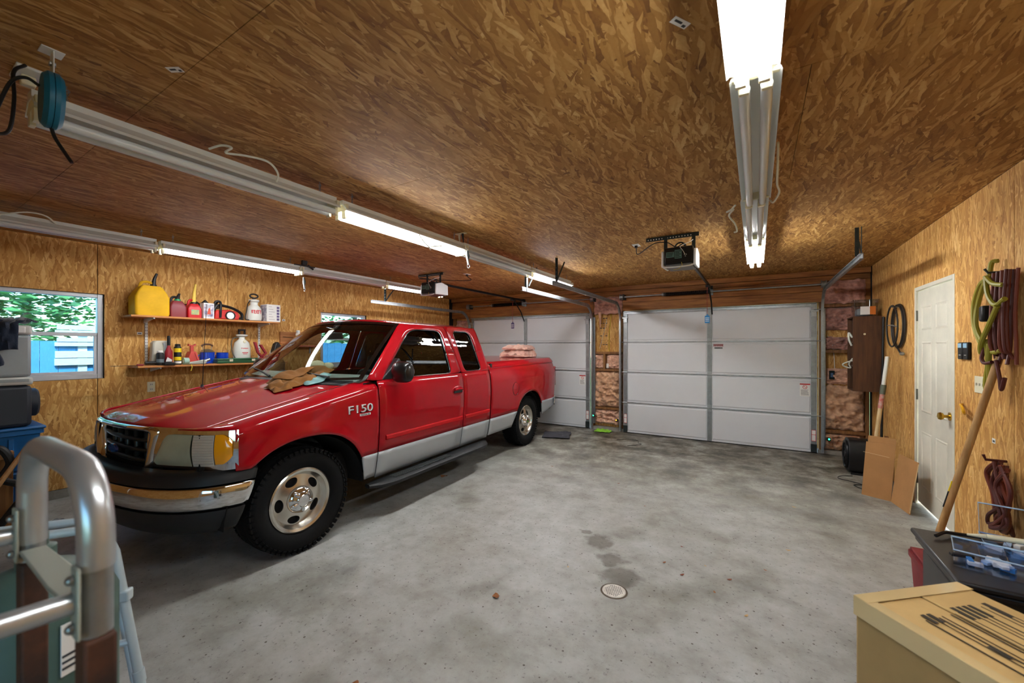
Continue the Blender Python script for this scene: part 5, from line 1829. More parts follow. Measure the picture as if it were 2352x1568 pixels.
# lower shelf
m_jug = mat('jug_translucent', (206, 202, 186), rough=.35, var=.08)
t = thing('plastic_jug', 'translucent plastic jug at the left end of the lower shelf', 'jug', (LX - .07, 1.835, LZ))
M().prism([(-.085, 0), (.075, 0), (.085, .25), (.07, .275), (-.05, .275), (-.07, .25)], 'X', -.05, .05).build('jug_body', m_jug, t, bevel=.015)
M().tube(smooth_path([(.055, .02, .25), (.06, .035, .20), (.055, .03, .06)], 4), .014, 8).build('jug_grip', mat('jug_blue_white', (196, 204, 210), rough=.4), t)
def can(label, y, r, h, body, cap, x=LX + .04, band=None, z=LZ, neck=.03, group='spray cans on the shelves'):
    t = thing('spray_can', label, 'spray can', (x, y, z), group=group)
    M().lathe([(r * .9, 0), (r, .004), (r, h), (r * .82, h + .012), (r * .45, h + .016)], (0, 0, 0), 'Z', 20).build('can_body', body, t)
    M().lathe([(r * .8, h + .0165), (r * .8, h + neck), (r * .55, h + neck + .008)], (0, 0, 0), 'Z', 16).build('cap', cap, t)
    if band:
        for (c_, a, b) in band:
            M().lathe([(r + .0006, h * a), (r + .0006, h * b)], (0, 0, 0), 'Z', 20, caps=False).build('label_band', c_, t)
    return t
can('black spray can with white cap in front of the plastic jug', 1.805, .034, .125, m_black, m_paper, band=[(mat('band_grey', (110, 124, 130), rough=.5), .25, .55)])
m_yb = mat('label_yellow', (238, 208, 20), rough=.5)
can('black and yellow aerosol can on the lower shelf beside the red bottle', 1.965, .034, .20, m_black, m_black, band=[(m_yb, .25, .45), (m_yb, .72, .95), (m_paper, .08, .2)])
t = thing('oil_bottle', 'red bottle with long black neck on the lower shelf', 'bottle', (LX + .03, 1.886, LZ))
M().lathe([(.03, 0), (.036, .01), (.036, .15), (.016, .20), (.014, .22)], (0, 0, 0), 'Z', 18, sx=.7).build('bottle_body', mat('bottle_red', (150, 30, 40), rough=.4), t)
M().lathe([(.016, .2205), (.016, .30), (.012, .33)], (0, 0, 0), 'Z', 14).build('cap', m_black, t)
M().prism([(-.05, .0), (-.02, .09), (.02, .06), (.02, 0)], 'X', .026, .028).build('paper_tag', m_paper, t, smooth=0)
t = thing('tape_roll', 'pale green spool lying between the black can and red jack stand', 'spool', (LX + .06, 2.035, LZ + .04))
M().lathe([(.02, -.025), (.04, -.025), (.04, .025), (.02, .025)], (0, 0, 0), 'Y', 20).build('roll', mat('pale_green', (170, 206, 190), rough=.5), t)
M().lathe([(.019, -.026), (.0195, .026)], (0, 0, 0), 'Y', 16).build('core', m_paper, t)
m_jack = mat('jack_red', (206, 78, 70), rough=.5)
t = thing('jack_stand', 'red steel jack stand on the lower shelf', 'jack stand', (LX - .03, 2.125, LZ))
for s in (-1, 1):
    M().prism([(-.075, 0), (-.055, 0), (-.012, .135), (-.028, .14)], 'X', s * .05 - .004, s * .05 + .004).build('leg', m_jack, t)
    M().prism([(.075, 0), (.055, 0), (.012, .135), (.028, .14)], 'X', s * .05 - .004, s * .05 + .004).build('leg', m_jack, t)
M().prism([(-.07, .004), (.07, .004), (.025, .15), (-.025, .15)], 'X', -.045, .045).build('tower', m_jack, t, bevel=.004)
M().box(-.016, .016, -.016, .016, .1505, .215).build('column', m_jack, t, bevel=.002)
M().prism([(-.035, .2155), (.035, .2155), (.035, .24), (.015, .226), (-.015, .226), (-.035, .24)], 'X', -.02, .02).build('saddle', m_jack, t)
t = thing('air_gun', 'grey air tool lying before the red jack stand', 'tool', (LX + .07, 2.15, LZ))
M().prism([(-.10, 0), (.07, .0), (.09, .03), (.06, .055), (-.04, .035), (-.10, .025)], 'X', -.022, .022).build('body', mat('tool_grey', (176, 182, 170), rough=.5), t, bevel=.01)
M().cyl((0, .07, .035), (0, .12, .055), .018, n=12).build('nozzle', m_galv, t)
m_pot = mat('enamel_blue', (16, 66, 190), rough=.15, coat=.8)
def pot(label, y, r, h, lid, x):
    t = thing('enamel_pot', label, 'pot', (x, y, LZ), group='blue enamel pots on the lower shelf')
    M().lathe([(r * .92, 0), (r, .008), (r, h), (r + .005, h + .004), (r - .003, h + .004), (r - .005, .01)], (0, 0, 0), 'Z', 28).build('pot_body', m_pot, t)
    if lid:
        M().lathe([(r + .004, h + .0045), (r * .8, h + .028), (r * .3, h + .045), (.002, h + .048)], (0, 0, 0), 'Z', 28).build('lid', mat('lid_steel', (176, 170, 150), rough=.2, metal=.8), t)
        for s in (-1, 1):
            M().cyl((0, s * .045, h + .035), (0, s * .05, h + .085), .004, n=8).build('lid_post', m_chain, t)
        M().tube(smooth_path([(0, -.06, h + .08), (0, -.03, h + .10), (0, .03, h + .10), (0, .06, h + .08)], 4), .011, 8).build('lid_handle', mat('handle_wood', (96, 62, 44), rough=.5), t)
    M().tube([(0, -r, h * .8), (0, -r - .02, h * .75), (0, -r - .02, h * .45), (0, -r, h * .4)], .005, 8).build('ear', m_pot, t)
pot('blue enamel pot with glass lid and wooden handle', 2.315, .075, .135, True, LX - .11)
pot('smaller blue enamel pot without lid behind the camp stove', 2.485, .066, .13, False, LX - .118)
t = thing('camp_stove', 'closed green camp stove case with latches on the lower shelf', 'camp stove', (LX + .005, 2.58, LZ))
m_stove = mat('stove_green', (46, 92, 60), rough=.35, coat=.3)
M().box(-.02, .095, -.24, .24, 0, .035).build('case_bottom', m_stove, t, bevel=.006)
M().box(-.02, .095, -.24, .24, .037, .062).build('case_lid', m_stove, t, bevel=.008)
for y in (-.09, .17):
    M().box(.095, .101, y - .02, y + .02, .022, .05).build('latch', m_cream, t, bevel=.002)
t = thing('tank_sprayer', 'tall white tank sprayer with black T handle, lower shelf', 'sprayer', (LX - .10, 2.705, LZ), group='white pump sprayers on the shelves')
M().lathe([(.085, 0), (.098, .02), (.10, .08), (.10, .19), (.085, .26), (.05, .295), (.036, .31), (.036, .335), (.066, .35), (.07, .365), (.03, .37)], (0, 0, 0), 'Z', 28, sx=.85).build('tank', m_poly, t)
M().box(-.012, .012, -.045, .045, .415, .44).box(-.012, .012, -.045, -.022, .37, .415).box(-.012, .012, .022, .045, .37, .415).build('pump_handle', m_handle, t, bevel=.006)
M().tube(smooth_path([(.03, -.06, .33), (.05, -.13, .31), (.06, -.15, .22), (.07, -.14, .12), (.07, -.10, .04)], 6), .007, 6).build('hose', mat('hose_grey', (96, 90, 78), rough=.6), t)
pm = M()
for k in range(7):
    y = -.042 + k * .012
    r_ = .85 * math.sqrt(.1002 ** 2 - max(abs(y), abs(y + .009)) ** 2)
    pm.box(r_ - .003, r_ + .0012, y, y + .009, .178 + .003 * (k % 2), .192 + (.004 if k == 0 else 0))
pm.build('sprayer_print', m_redprint, t, smooth=0)
pm = M().box(.0855, .0862, -.035, .035, .125, .135).box(.0855, .0862, -.025, .025, .11, .117)
pm.build('print_lines', m_redprint, t, smooth=0)
M().lathe([(.001, .0805), (.018, .079), (.02, .074)], (0, 0, .275), 'X', 16).build('pressure_cap', m_cream, t)
t = thing('caliper_jack', 'dull red scissor jack standing at the right of the lower shelf', 'jack', (LX, 2.905, LZ))
m_dred = mat('jack_maroon', (158, 40, 50), rough=.5)
for (a, b) in (((-.07, .0), (.05, .12)), ((.06, .0), (-.05, .13)), ((.05, .12), (-.02, .235)), ((-.05, .13), (-.09, .27))):
    M().prism([(a[0] - .014, a[1]), (a[0] + .014, a[1]), (b[0] + .014, b[1]), (b[0] - .014, b[1])], 'X', -.02, .02).build('arm', m_dred, t, bevel=.003)
M().box(-.03, .03, -.09, .09, 0, .012).build('base', m_dred, t, bevel=.002)
M().lathe([(.001, .03), (.03, .03), (.03, -.03), (.001, -.03)], (0, .08, .06), 'X', 16).build('gear_housing', m_dred, t)
M().cyl((.03, -.02, .02), (.04, .12, .13), .005, n=8).build('crank', m_galv, t)
t = thing('black_pouch', 'black cloth pouch beside the windshield end of the lower shelf', 'pouch', (LX, 3.11, LZ))
M().prism([(-.07, 0), (.07, 0), (.075, .16), (.05, .2), (.0, .28), (-.04, .25), (-.07, .15)], 'X', -.05, .04).build('pouch_body', m_black, t, bevel=.015)
M().box(.041, .0425, -.0, .055, .03, .17).build('pouch_flap', mat('flap_black', (34, 36, 40), rough=.4), t, smooth=0)
# flat tools at the left end of the lower shelf
t = thing('hacksaw', 'flat hand saw with red handle at the left end of the lower shelf', 'saw', (LX + .06, 1.66, LZ))
M().box(-.012, .012, -.06, .0, .0, .02).build('handle', m_redc, t, bevel=.006)
M().box(-.012, .012, -.26, -.06, .004, .008).build('blade', m_blackm, t)
t = thing('torch_light', 'black flashlight lying behind the black spray can', 'flashlight', (LX + .02, 1.74, LZ + .028))
M().lathe([(.018, -.06), (.018, .02), (.027, .04), (.027, .07), (.02, .071)], (0, 0, 0), 'Y', 16).build('body', m_black, t)
M().lathe([(.001, .0725), (.02, .0722)], (0, 0, 0), 'Y', 16).build('lens', m_paper, t)
t = thing('black_tray', 'low black tray of bits in front of the red bottle', 'tray', (LX + .092, 1.86, LZ))
M().box(-.03, .03, -.04, .06, 0, .03).build('tray_body', m_black, t, bevel=.005)
M().box(-.02, .02, -.02, .03, .031, .04).build('bit_case', m_blackm, t, bevel=.003)
o = tag(M().tube(smooth_path([(0, 0, 0), (.012, .004, -.03), (.01, -.002, -.06), (.016, -.008, -.075)], 4), .004, 6).build('yellow_string', m_wire), 'yellow string hanging off the lower shelf edge', 'string')
o.location = (SX1 + .005, 2.07, LZ + .002)

# board, ledge and can to the right of the shelves
t = thing('cedar_board', 'short wooden board screwed flat to the left wall', 'board', (XL, 3.55, 1.55))
M().box(.0005, .02, -.30, .34, 0, .175).build('board', woodmat('cedar', (190, 130, 74), (140, 88, 44), axis=1), t, bevel=.003)
M().tube(smooth_path([(.022, -.26, .10), (.022, -.1, .09), (.022, .06, .11), (.022, .14, .06)], 5), .004, 5).build('twig_crack', m_dark, t)
t = thing('wall_ledge', 'narrow pink-edged ledge under the wooden board on the left wall', 'shelf', (XL, 3.5, 1.505))
M().box(.0005, .16, -.26, .30, 0, .022).build('ledge_board', mat('ledge_pink', (196, 104, 84), rough=.6, var=.2), t, bevel=.002)
M().box(.002, .02, -.2, -.18, -.10, -.001).build('ledge_bracket', m_galv, t)
M().box(.002, .02, .2, .22, -.10, -.001).build('ledge_bracket', m_galv, t)
can('tall white and yellow foam can on the ledge before the wooden board', 3.475, .033, .17, m_paper, mat('cap_white', (226, 230, 230), rough=.4), x=XL + .09, band=[(m_yb, .55, .85), (m_ink, .1, .3)], z=1.5275, neck=.045)
t = thing('white_disc', 'pale round disc leaning at the right end of the lower shelf', 'disc', (LX - .1, 3.16, 1.2985))
M().lathe([(.10, 0), (.105, .004), (.105, .012), (.10, .016)], (0, 0, .106), 'X', 30).build('disc', m_jug, t)
M().lathe([(.08, .0165), (.08, .018)], (0, 0, .106), 'X', 30).build('disc_face', m_paper, t)
# outlets and stickers on the left wall
t = thing('wall_outlet', 'cream outlet plate on the left wall under the lower shelf', 'outlet', (XL, 1.80, .99))
M().box(.0005, .006, -.035, .035, 0, .115).build('plate', m_cream, t, bevel=.002)
for z in (.03, .085):
    M().box(.0062, .009, -.017, .017, z - .016, z + .016).build('socket', m_door, t, bevel=.003)
    M().box(.0091, .0095, -.009, -.005, z - .007, z + .007).box(.0091, .0095, .005, .009, z - .007, z + .007).build('slots', m_ink, t, smooth=0)
o = tag(M().box(.0005, .0012, -.022, .022, -.014, .014).build('board_sticker', m_paper, smooth=0), 'white sticker on the left wall right of the upper shelf', 'sticker')
o.location = (XL, 3.31, 1.895)
M().box(.0013, .0016, -.015, .015, -.006, .004).build('printed_code', m_ink, o, smooth=0)
o = tag(M().box(.0005, .0012, -.022, .022, -.014, .014).build('board_sticker', m_paper, smooth=0), 'white sticker on the left wall beside the near shelf upright', 'sticker')
o.location = (XL, 1.70, 1.655)
M().box(.0013, .0016, -.015, .015, -.006, .004).build('printed_code', m_ink, o, smooth=0)
o = cable('conduit_wire', 'thin pale wire running down the left wall above the truck roof', [(XL + .006, 6.0, 2.05), (XL + .006, 6.0, 1.8), (XL + .006, 6.0, 1.4)], .006, m_paper)

# ------------------------------------------------------------------ cooler stack at the far left
m_tote = mat('tote_blue', (24, 92, 150), rough=.4)
m_cool = mat('cooler_grey', (150, 158, 160), rough=.5, var=.06)
m_coold = mat('cooler_charcoal', (40, 46, 54), rough=.55)
m_lid = mat('cooler_lid', (196, 198, 192), rough=.45)
m_navy = mat('jacket_navy', (14, 30, 52), rough=.9, sheen=.3, bump=.3, bscale=90)
CX0, CX1, CY1 = -5.86, -5.22, .875
def tote(label, z0, z1, y1):
    t = thing('storage_tote', label, 'tote', ((CX0 + CX1) / 2, .45, z0), group='blue totes under the coolers')
    o = ((CX0 + CX1) / 2, .45, z0)
    h_ = z1 - z0
    rings = []
    for z, ins in ((0, .045), (.012, .035), (h_ - .07, .012), (h_ - .065, -.006), (h_ - .03, -.006)):
        rings.append([(p[0], p[1], z) for p in round_poly([(CX0 - o[0] + ins, -.0 + ins - .30), (CX1 - o[0] - ins, ins - .30), (CX1 - o[0] - ins, y1 - .45 - ins), (CX0 - o[0] + ins, y1 - .45 - ins)], .05, 4)])
    M().loops(rings).build('tote_body', m_tote, t, smooth=35)
    M().box(CX0 - o[0] - .012, CX1 - o[0] + .012, -.312, y1 - .45 + .012, h_ - .029, h_ - .002).build('tote_lid', m_tote, t, bevel=.012)
    for y in (-.2, .0, .2):
        M().box(CX1 - o[0] - .03, CX1 - o[0] - .004, y + .03, y + .06, .04, h_ - .09).build('rib', m_tote, t, bevel=.006)
tote('lower blue plastic tote on the floor beneath the coolers', 0.0, .465, .845)
tote('upper blue plastic tote under the charcoal cooler', .466, .835, .875)
t = thing('cooler', 'charcoal wheeled cooler with grey lid on the blue totes', 'cooler', (-5.54, .45, .836), group='coolers stacked at the left')
M().box(-.29, .31, -.30, .36, 0, .345).build('body', m_coold, t, bevel=.03)
M().box(-.295, .318, -.305, .365, .347, .415).build('lid', m_lid, t, bevel=.018)
M().box(.3185, .322, .10, .34, .375, .40).build('lid_trim', m_cool, t, bevel=.002)
M().box(.3222, .3228, -.02, .10, .378, .392).build('logo_plate', m_ink, t, smooth=0)
M().lathe([(.001, .445), (.11, .445), (.125, .43), (.125, .361)], (-.05, .0, .17), 'Y', 26).build('wheel_cover', m_coold, t)
t = thing('cooler', 'tall grey cooler with pale latch lid and navy jacket on it', 'cooler', (-5.54, .45, 1.2525), group='coolers stacked at the left')
M().box(-.28, .315, -.30, .355, 0, .35).build('body', m_cool, t, bevel=.022)
M().box(-.285, .32, -.305, .36, .352, .43).build('lid', m_lid, t, bevel=.02)
M().box(.3205, .328, .21, .32, .366, .418).build('latch_plate', m_paper, t, bevel=.004)
M().tube([(.33, .20, .42), (.333, .20, .37), (.33, .20, .325)], .006, 6).build('strap', m_black, t)
# navy jacket draped over the cooler
def jk(u, v):
    # u across (along Y), v from back over the top and down the front
    y = -.20 + (.47 + .14 * max(0, min(1, (.50 - v) * 6))) * u
    s = v * 1.0
    if s < .45:
        x, z = -.22 + s * 1.17, .465 + .03 * nz(u * 5, s * 8, 1.5)
    else:
        d = (s - .45)
        x, z = .345 + .03 * math.sin(min(1, d * 4) * 1.57), .46 - d * (.50 + .08 * math.sin(u * 5))
    fold = .030 * nz(u * 7 + 3, s * 2.2, .3) + .018 * nz(u * 15, s * 5, 2.2)
    if s < .45:
        z += abs(fold) * 1.6
    else:
        x += .02 + abs(fold) * 1.7
    return (x, y, z)
o = tag(M().grid(jk, 34, 40).build('jacket', m_navy, smooth=60), 'navy jacket draped over the grey cooler', 'jacket')
o.location = (-5.54, .45, 1.2525)
md = o.modifiers.new('solid', 'SOLIDIFY'); md.thickness = .012; md.offset = 1
M().tube(smooth_path([(.37, -.06, .30), (.395, .05, .27), (.40, .14, .20), (.385, .18, .10)], 5), [.03] * 15 + [.022], 10).build('sleeve', m_navy, o, smooth=60)
# things in front of the totes
o = cable('black_hose', 'thick black hose curled in front of the blue totes', [(-5.05, .50, .62), (-5.0, .60, .72), (-4.98, .66, .60), (-5.0, .62, .48), (-4.97, .70, .42), (-4.95, .74, .36), (-4.96, .66, .22), (-4.98, .60, .10), (-4.95, .62, .025)], .026, m_black, 'hose', 10)
t = thing('sledgehammer', 'wooden tool handle leaning against the blue totes', 'tool', (-4.72, .40, 0))
M().tube([(.0, -.02, .12), (-.10, .12, .36), (-.26, .34, .70)], [.018, .017, .016], 10).build('handle', woodmat('ash_handle', (190, 144, 92), (150, 104, 60), axis=2), t)
M().cbox((.02, -.04, .06), (.07, .16, .07), rz=.5).build('head', m_blackm, t, bevel=.01)
t = thing('wood_block', 'short brown wood offcut on the rim of the upper tote', 'wood', (-5.17, .66, .60))
M().box(-.02, .03, -.10, .04, 0, .06).build('offcut', m_stud, t, bevel=.003)
M().box(-.02, .0, -.10, .04, -.6, -.001).build('post', m_stud, t, bevel=.003)
cloth('floor_rag', 'grey rag lying on the floor beside the blue totes', 'rag', (-5.02, .92, 0.0), .4, (.26, .14), mat('rag_grey', (120, 122, 124), rough=.95), 4, .03)
t = thing('blue_jug', 'blue plastic jug by the left wall beyond the front bumper', 'jug', (-5.55, 1.52, 0))
M().lathe([(.12, 0), (.15, .02), (.16, .16), (.15, .32), (.10, .42), (.05, .46), (.05, .50)], (0, 0, 0), 'Z', 24).build('jug_body', mat('jug_blue', (20, 60, 130), rough=.4), t)
M().tube(smooth_path([(.06, -.12, .44), (.11, -.17, .36), (.1, -.16, .24)], 4), .014, 8).build('jug_handle', m_redc, t)
M().lathe([(.055, .501), (.055, .53)], (0, 0, 0), 'Z', 18).build('jug_cap', m_black, t)

# ------------------------------------------------------------------ on the truck
m_tan = mat('duck_canvas', (132, 88, 40), rough=.9, var=.15, vscale=14, bump=.25, bscale=80)
m_teal = mat('teal_lining', (120, 160, 160), rough=.85)
def onhood(lx, ly):
    q = lx / .792
    return lerp_tab(ZS, ly) + .048 * (1 - q * q) + .014 * (1 / (1 + math.exp((abs(q) - .56) * 26)))
jc = (.36, .37)
def hz(x, y):
    return onhood(jc[0] + x, min(jc[1] + y, .50)) - onhood(*jc) + (max(0, jc[1] + y - .47) * .55)
def folds(name, material, parent, x0, x1, y0, y1, nx, ny, amp, seed, base=.012, rot=0.0):
    rnd_ = random.Random(seed)
    H = [[0 if (i in (0, nx) or j in (0, ny)) else rnd_.choice((0, .25, .6, 1.0, .8)) for j in range(ny + 1)] for i in range(nx + 1)]
    J = [[(rnd_.uniform(-.4, .4), rnd_.uniform(-.4, .4)) for j in range(ny + 1)] for i in range(nx + 1)]
    def f(u, v):
        i, j = int(round(u * nx)), int(round(v * ny))
        x = x0 + (x1 - x0) * (u + J[i][j][0] / nx * .8)
        y = y0 + (y1 - y0) * (v + J[i][j][1] / ny * .8)
        xr, yr = x * math.cos(rot) - y * math.sin(rot), x * math.sin(rot) + y * math.cos(rot)
        return (xr, yr, base + amp * H[i][j] + hz(xr, yr))
    ob_ = M().grid(f, nx, ny).build(name, material, parent, smooth=180)
    md_ = ob_.modifiers.new('solid', 'SOLIDIFY'); md_.thickness = .008; md_.offset = -1
    md_ = ob_.modifiers.new('sub', 'SUBSURF'); md_.levels = md_.render_levels = 3
    return ob_
wp = TRM @ Vector((jc[0], jc[1], onhood(*jc)))
o = folds('canvas_jacket', m_tan, None, -.15, .17, -.20, .25, 7, 10, .070, 5)
tag(o, 'brown canvas work jacket crumpled on the truck hood', 'jacket')
o.location = wp
o.rotation_euler = (0, 0, R(2.65))
folds('collar', m_tan, o, -.13, .06, -.16, .16, 5, 8, .045, 9, .065, .3)
folds('jacket_lining', m_teal, o, .10, .22, -.05, .19, 5, 7, .035, 14, .010)
folds('sleeve', m_tan, o, .0, .21, -.27, -.12, 7, 5, .055, 21, .014, -.15)
def pinkbatt(label, loc, rz, size, seed, h_):
    o_ = M()
    def f(u, v):
        x, y = (u - .5) * size[0], (v - .5) * size[1]
        e = min(1, 7 * u, 7 * (1 - u), 7 * v, 7 * (1 - v))
        return (x + .03 * nz(y * 9, seed, 1), y + .03 * nz(x * 9, seed, 2), .004 + h_ * (.35 + .65 * e ** .6) + .035 * nz(x * 7, y * 7, seed) + .028 * nz(x * 19, y * 19, seed))
    o_.grid(f, 26, 26)
    per = [f(k / 26, 0) for k in range(26)] + [f(1, k / 26) for k in range(26)] + [f(1 - k / 26, 1) for k in range(26)] + [f(0, 1 - k / 26) for k in range(26)]
    rows = []
    for fr_ in (1, .66, .33, 0):
        rows.append([(p[0] * (1 + .14 * nz(p[0] * 22, p[1] * 22, fr_ * 9)), p[1] * (1 + .14 * nz(p[0] * 11, p[1] * 12, fr_ * 5 + 3)), p[2] * fr_ + .001) for p in per + per[:1]])
    o_.rows(rows)
    ob_ = o_.build('insulation_piece', m_pink2, smooth=60)
    ob_.location = loc
    ob_.rotation_euler = (0, 0, rz)
    return tag(ob_, label, 'insulation')
m_pink2 = fuzz('insulation_fresh', (248, 206, 188), (228, 168, 148))
wp = TRM @ Vector((.45, 4.38, 1.335))
pinkbatt('thick lower piece of pink insulation on the truck bed cover', wp, .1, (.46, .56), 21, .115)
wp = TRM @ Vector((.45, 4.37, 1.455))
pinkbatt('top piece of pink insulation folded on the truck bed cover', wp, .25, (.44, .54), 33, .07)
wp = TRM @ Vector((-.05, .86, 1.262))
t = thing('plush_toy', 'cream plush toy lying on the truck dashboard', 'plush toy', wp)
m_plush = mat('plush_cream', (206, 200, 168), rough=.95, bump=.4, bscale=60)
M().sphere((0, 0, .05), .07, 14, 9, (1, 1.1, .75)).build('body', m_plush, t)
M().sphere((.02, .11, .04), .048, 12, 8, (1, 1.2, .8)).build('head', m_plush, t)
# ------------------------------------------------------------------ right wall and corner
m_walnut = woodmat('cabinet_walnut', (98, 62, 34), (70, 42, 22), axis=2, scale=.9)
t = thing('wall_cabinet', 'open brown wood cabinet hung in the right corner', 'cabinet', (1.02, 6.46, .955))
CW, CD, CH = .27, .36, .925
M().box(0, CW, 0, .018, 0, CH).build('side_panel', m_walnut, t, bevel=.002)
M().box(0, CW, CD - .018, CD, 0, CH).build('side_panel', m_walnut, t, bevel=.002)
M().box(CW - .012, CW - .002, .018, CD - .018, .0, CH).build('back_panel', m_walnut, t, smooth=0)
for z in (.0, .30, .60, CH - .018):
    M().box(-.004 if z > .8 else .004, CW - .013, .0185 if 0 < z < .8 else .0182, CD - .0185, z, z + .017).build('cabinet_shelf', m_walnut, t, bevel=.001)
M().cyl((.11, -.004, CH - .22), (.11, .0, CH - .22), .012, n=14).build('screw_cover', m_cream, t)
cable('white_cord_loop', 'white cord loop hanging out of the brown cabinet', [(1.03, 6.55, 1.33), (.98, 6.58, 1.31), (.94, 6.60, 1.28), (.97, 6.62, 1.25), (1.02, 6.6, 1.24), (1.0, 6.58, 1.29), (1.03, 6.55, 1.36)], .008, m_cord, 'cord')
cable('white_strap', 'white strap end sticking out of the upper brown cabinet', [(1.03, 6.56, 1.62), (1.0, 6.58, 1.68), (1.0, 6.58, 1.60), (1.03, 6.60, 1.52)], .012, m_cord, 'strap')
m_bin = glass('clear_bin', (226, 230, 232), .08)
t = thing('clear_bin', 'clear plastic bin with orange and white label on the brown cabinet', 'bin', (1.155, 6.62, 1.8805))
rings = []
for z, s in ((0, .86), (.19, .98), (.192, 1.04), (.205, 1.04)):
    rings.append([(p[0] * s, p[1] * s, z) for p in round_poly([(-.12, -.13), (.12, -.13), (.12, .13), (-.12, .13)], .03, 4)])
M().loops(rings).build('bin_body', m_bin, t, smooth=35)
M().box(-.06, .03, -.1315, -.128, .02, .12).build('white_label', m_paper, t, smooth=0)
M().box(.03, .085, -.1315, -.128, .02, .12).build('orange_label', mat('label_orange', (214, 120, 40), rough=.6), t, smooth=0)
M().box(-.08, .08, -.09, .09, .008, .10).build('bin_contents', mat('contents_grey', (150, 152, 156), rough=.8, var=.3, vscale=20), t, bevel=.02)

# coiled grey hose on the right wall
m_hoseg = mat('hose_dark', (44, 40, 36), rough=.5)
t = thing('coiled_hose', 'dark coiled hose hung on the right wall left of the white door', 'hose', (XR - .001, 5.80, 1.50))
for k in range(3):
    rr, dx = .215 - .004 * k, -.016 - (.012 * k if k < 2 else .05)
    M().tube([(dx, .01 * k + rr * .98 * math.cos(a), .225 + rr * 1.06 * math.sin(a)) for a in [j * 2 * math.pi / 36 for j in range(36)]], .0085, 8, closed=True).build('coil', m_hoseg, t)
M().tube(smooth_path([(-.03, .02, .0), (-.035, -.06, -.02), (-.04, -.14, -.05), (-.04, -.2, -.065)], 5), .0085, 8).build('hose_end', m_hoseg, t)
M().lathe([(.012, 0), (.018, .01), (.018, .035), (.012, .04)], (-.04, -.24, -.067), 'Y', 12).build('hose_fitting', m_galv, t)
M().tube([(-.07, -.15, .215), (-.07, .0, .235), (-.07, .17, .24)], .006, 6).build('wire_tie', m_galv, t)
M().cyl((-.075, .02, .43), (-.001, .02, .43), .006, n=8).build('nail', m_galv, t)

# leaning sticks and broom
t = thing('broom', 'black broom handle leaning beside the brown cabinet', 'broom', (1.262, 6.36, 0))
M().tube([(0, 0, .08), (.030, .04, 1.86)], .013, 10).build('handle', m_black, t)
M().box(-.03, .03, -.03, .06, .0, .10).build('brush', m_black, t, bevel=.01)
t = thing('paint_pole', 'pale wooden extension pole with white tip behind the cardboard', 'pole', (1.02, 5.62, .0))
M().tube([(0, 0, 0), (.10, .06, .85)], .019, 12).build('wood_shaft', woodmat('pale_pole', (214, 190, 146), (190, 160, 112), axis=2), t)
M().tube([(.10, .06, .851), (.118, .071, 1.0)], .021, 12).build('paper_band', mat('band_paper', (200, 190, 178), rough=.6, col2=(176, 80, 70), vscale=16), t)
M().tube([(.118, .071, 1.001), (.130, .078, 1.10)], .024, 12).build('coupling', mat('coupling_green', (88, 92, 76), rough=.5), t)
M().tube([(.130, .078, 1.101), (.165, .099, 1.40)], .018, 12).build('white_tip', m_poly, t)
t = thing('drum_fan', 'black drum fan on the floor under the brown cabinet', 'fan', (1.06, 6.28, 0))
prof = []
M().prism(round_poly([(-.15, .02), (.15, .02), (.17, .24), (.12, .40), (-.12, .40), (-.17, .24)], .06, 5), 'X', -.13, .15).build('drum_housing', m_black, t, bevel=.01)
M().tube([(-.137, .135 * math.cos(a), .21 + .155 * math.sin(a)) for a in [k * 2 * math.pi / 28 for k in range(28)]], .016, 8, closed=True).build('front_ring', m_blackm, t)
for k in range(7):
    a = k * math.pi / 7
    M().tube([(-.137, .13 * math.cos(a), .21 + .15 * math.sin(a)), (-.137, -.13 * math.cos(a), .21 - .15 * math.sin(a))], .003, 5).build('grille_wire', m_blackm, t)
M().lathe([(.001, -.15), (.04, -.148), (.045, -.138)], (0, 0, .21), 'X', 18).build('hub', m_black, t)
M().box(-.11, .12, -.15, -.13, 0, .025).box(-.11, .12, .13, .15, 0, .025).build('foot', m_black, t, smooth=0)
cable('fan_cord', 'thin black cord tangled on the floor by the drum fan', [(.95, 6.05, .006), (.83, 5.98, .006), (.80, 5.86, .006), (.90, 5.80, .006), (.98, 5.72, .006), (.90, 5.66, .006), (.97, 5.52, .006), (1.05, 5.50, .006), (1.10, 5.40, .006)], .004, m_black, 'cord')
t = thing('wood_offcuts', 'thin wood offcuts leaning in the corner behind the drum fan', 'wood', (1.26, 6.02, 0))
M().prism([(-.02, 0), (.02, 0), (.05, .50), (.01, .50)], 'X', -.03, .0).build('offcut', m_stud, t)
M().prism([(.04, 0), (.08, 0), (.09, .46), (.05, .46)], 'X', -.05, -.02).build('offcut', mat('offcut_grey', (120, 112, 104), rough=.8), t)
m_card = mat('cardboard', (168, 122, 74), rough=.85, var=.10, vscale=5)
m_cardl = mat('cardboard_edge', (206, 178, 132), rough=.85)
t = thing('flattened_carton', 'flattened cardboard carton standing open beside the white door', 'cardboard', (.915, 5.37, 0))
def slab(m_, a, b, h0, h1, th=.006, lean=(0, 0)):
    a, b = Vector(a), Vector(b)
    n = Vector((-(b - a)[1], (b - a)[0])).normalized() * th
    base = [a, b, b + n, a + n]
    m_.loops([[(q[0], q[1], h0) for q in base], [(q[0] + lean[0], q[1] + lean[1], h1) for q in base]])
    return m_
P0, P1, P2 = (0, 0), (.20, -.11), (.255, -.44)
slab(M(), P0, P1, .0, .54, .006, (.04, .02)).build('panel', m_card, t, smooth=0)
slab(M(), P1, P2, .0, .47, .006, (.06, .01)).build('panel', m_card, t, smooth=0)
slab(M(), (.012, .012), (.20, -.09), .0, .60, .006, (.05, .03)).build('panel', m_card, t, smooth=0)
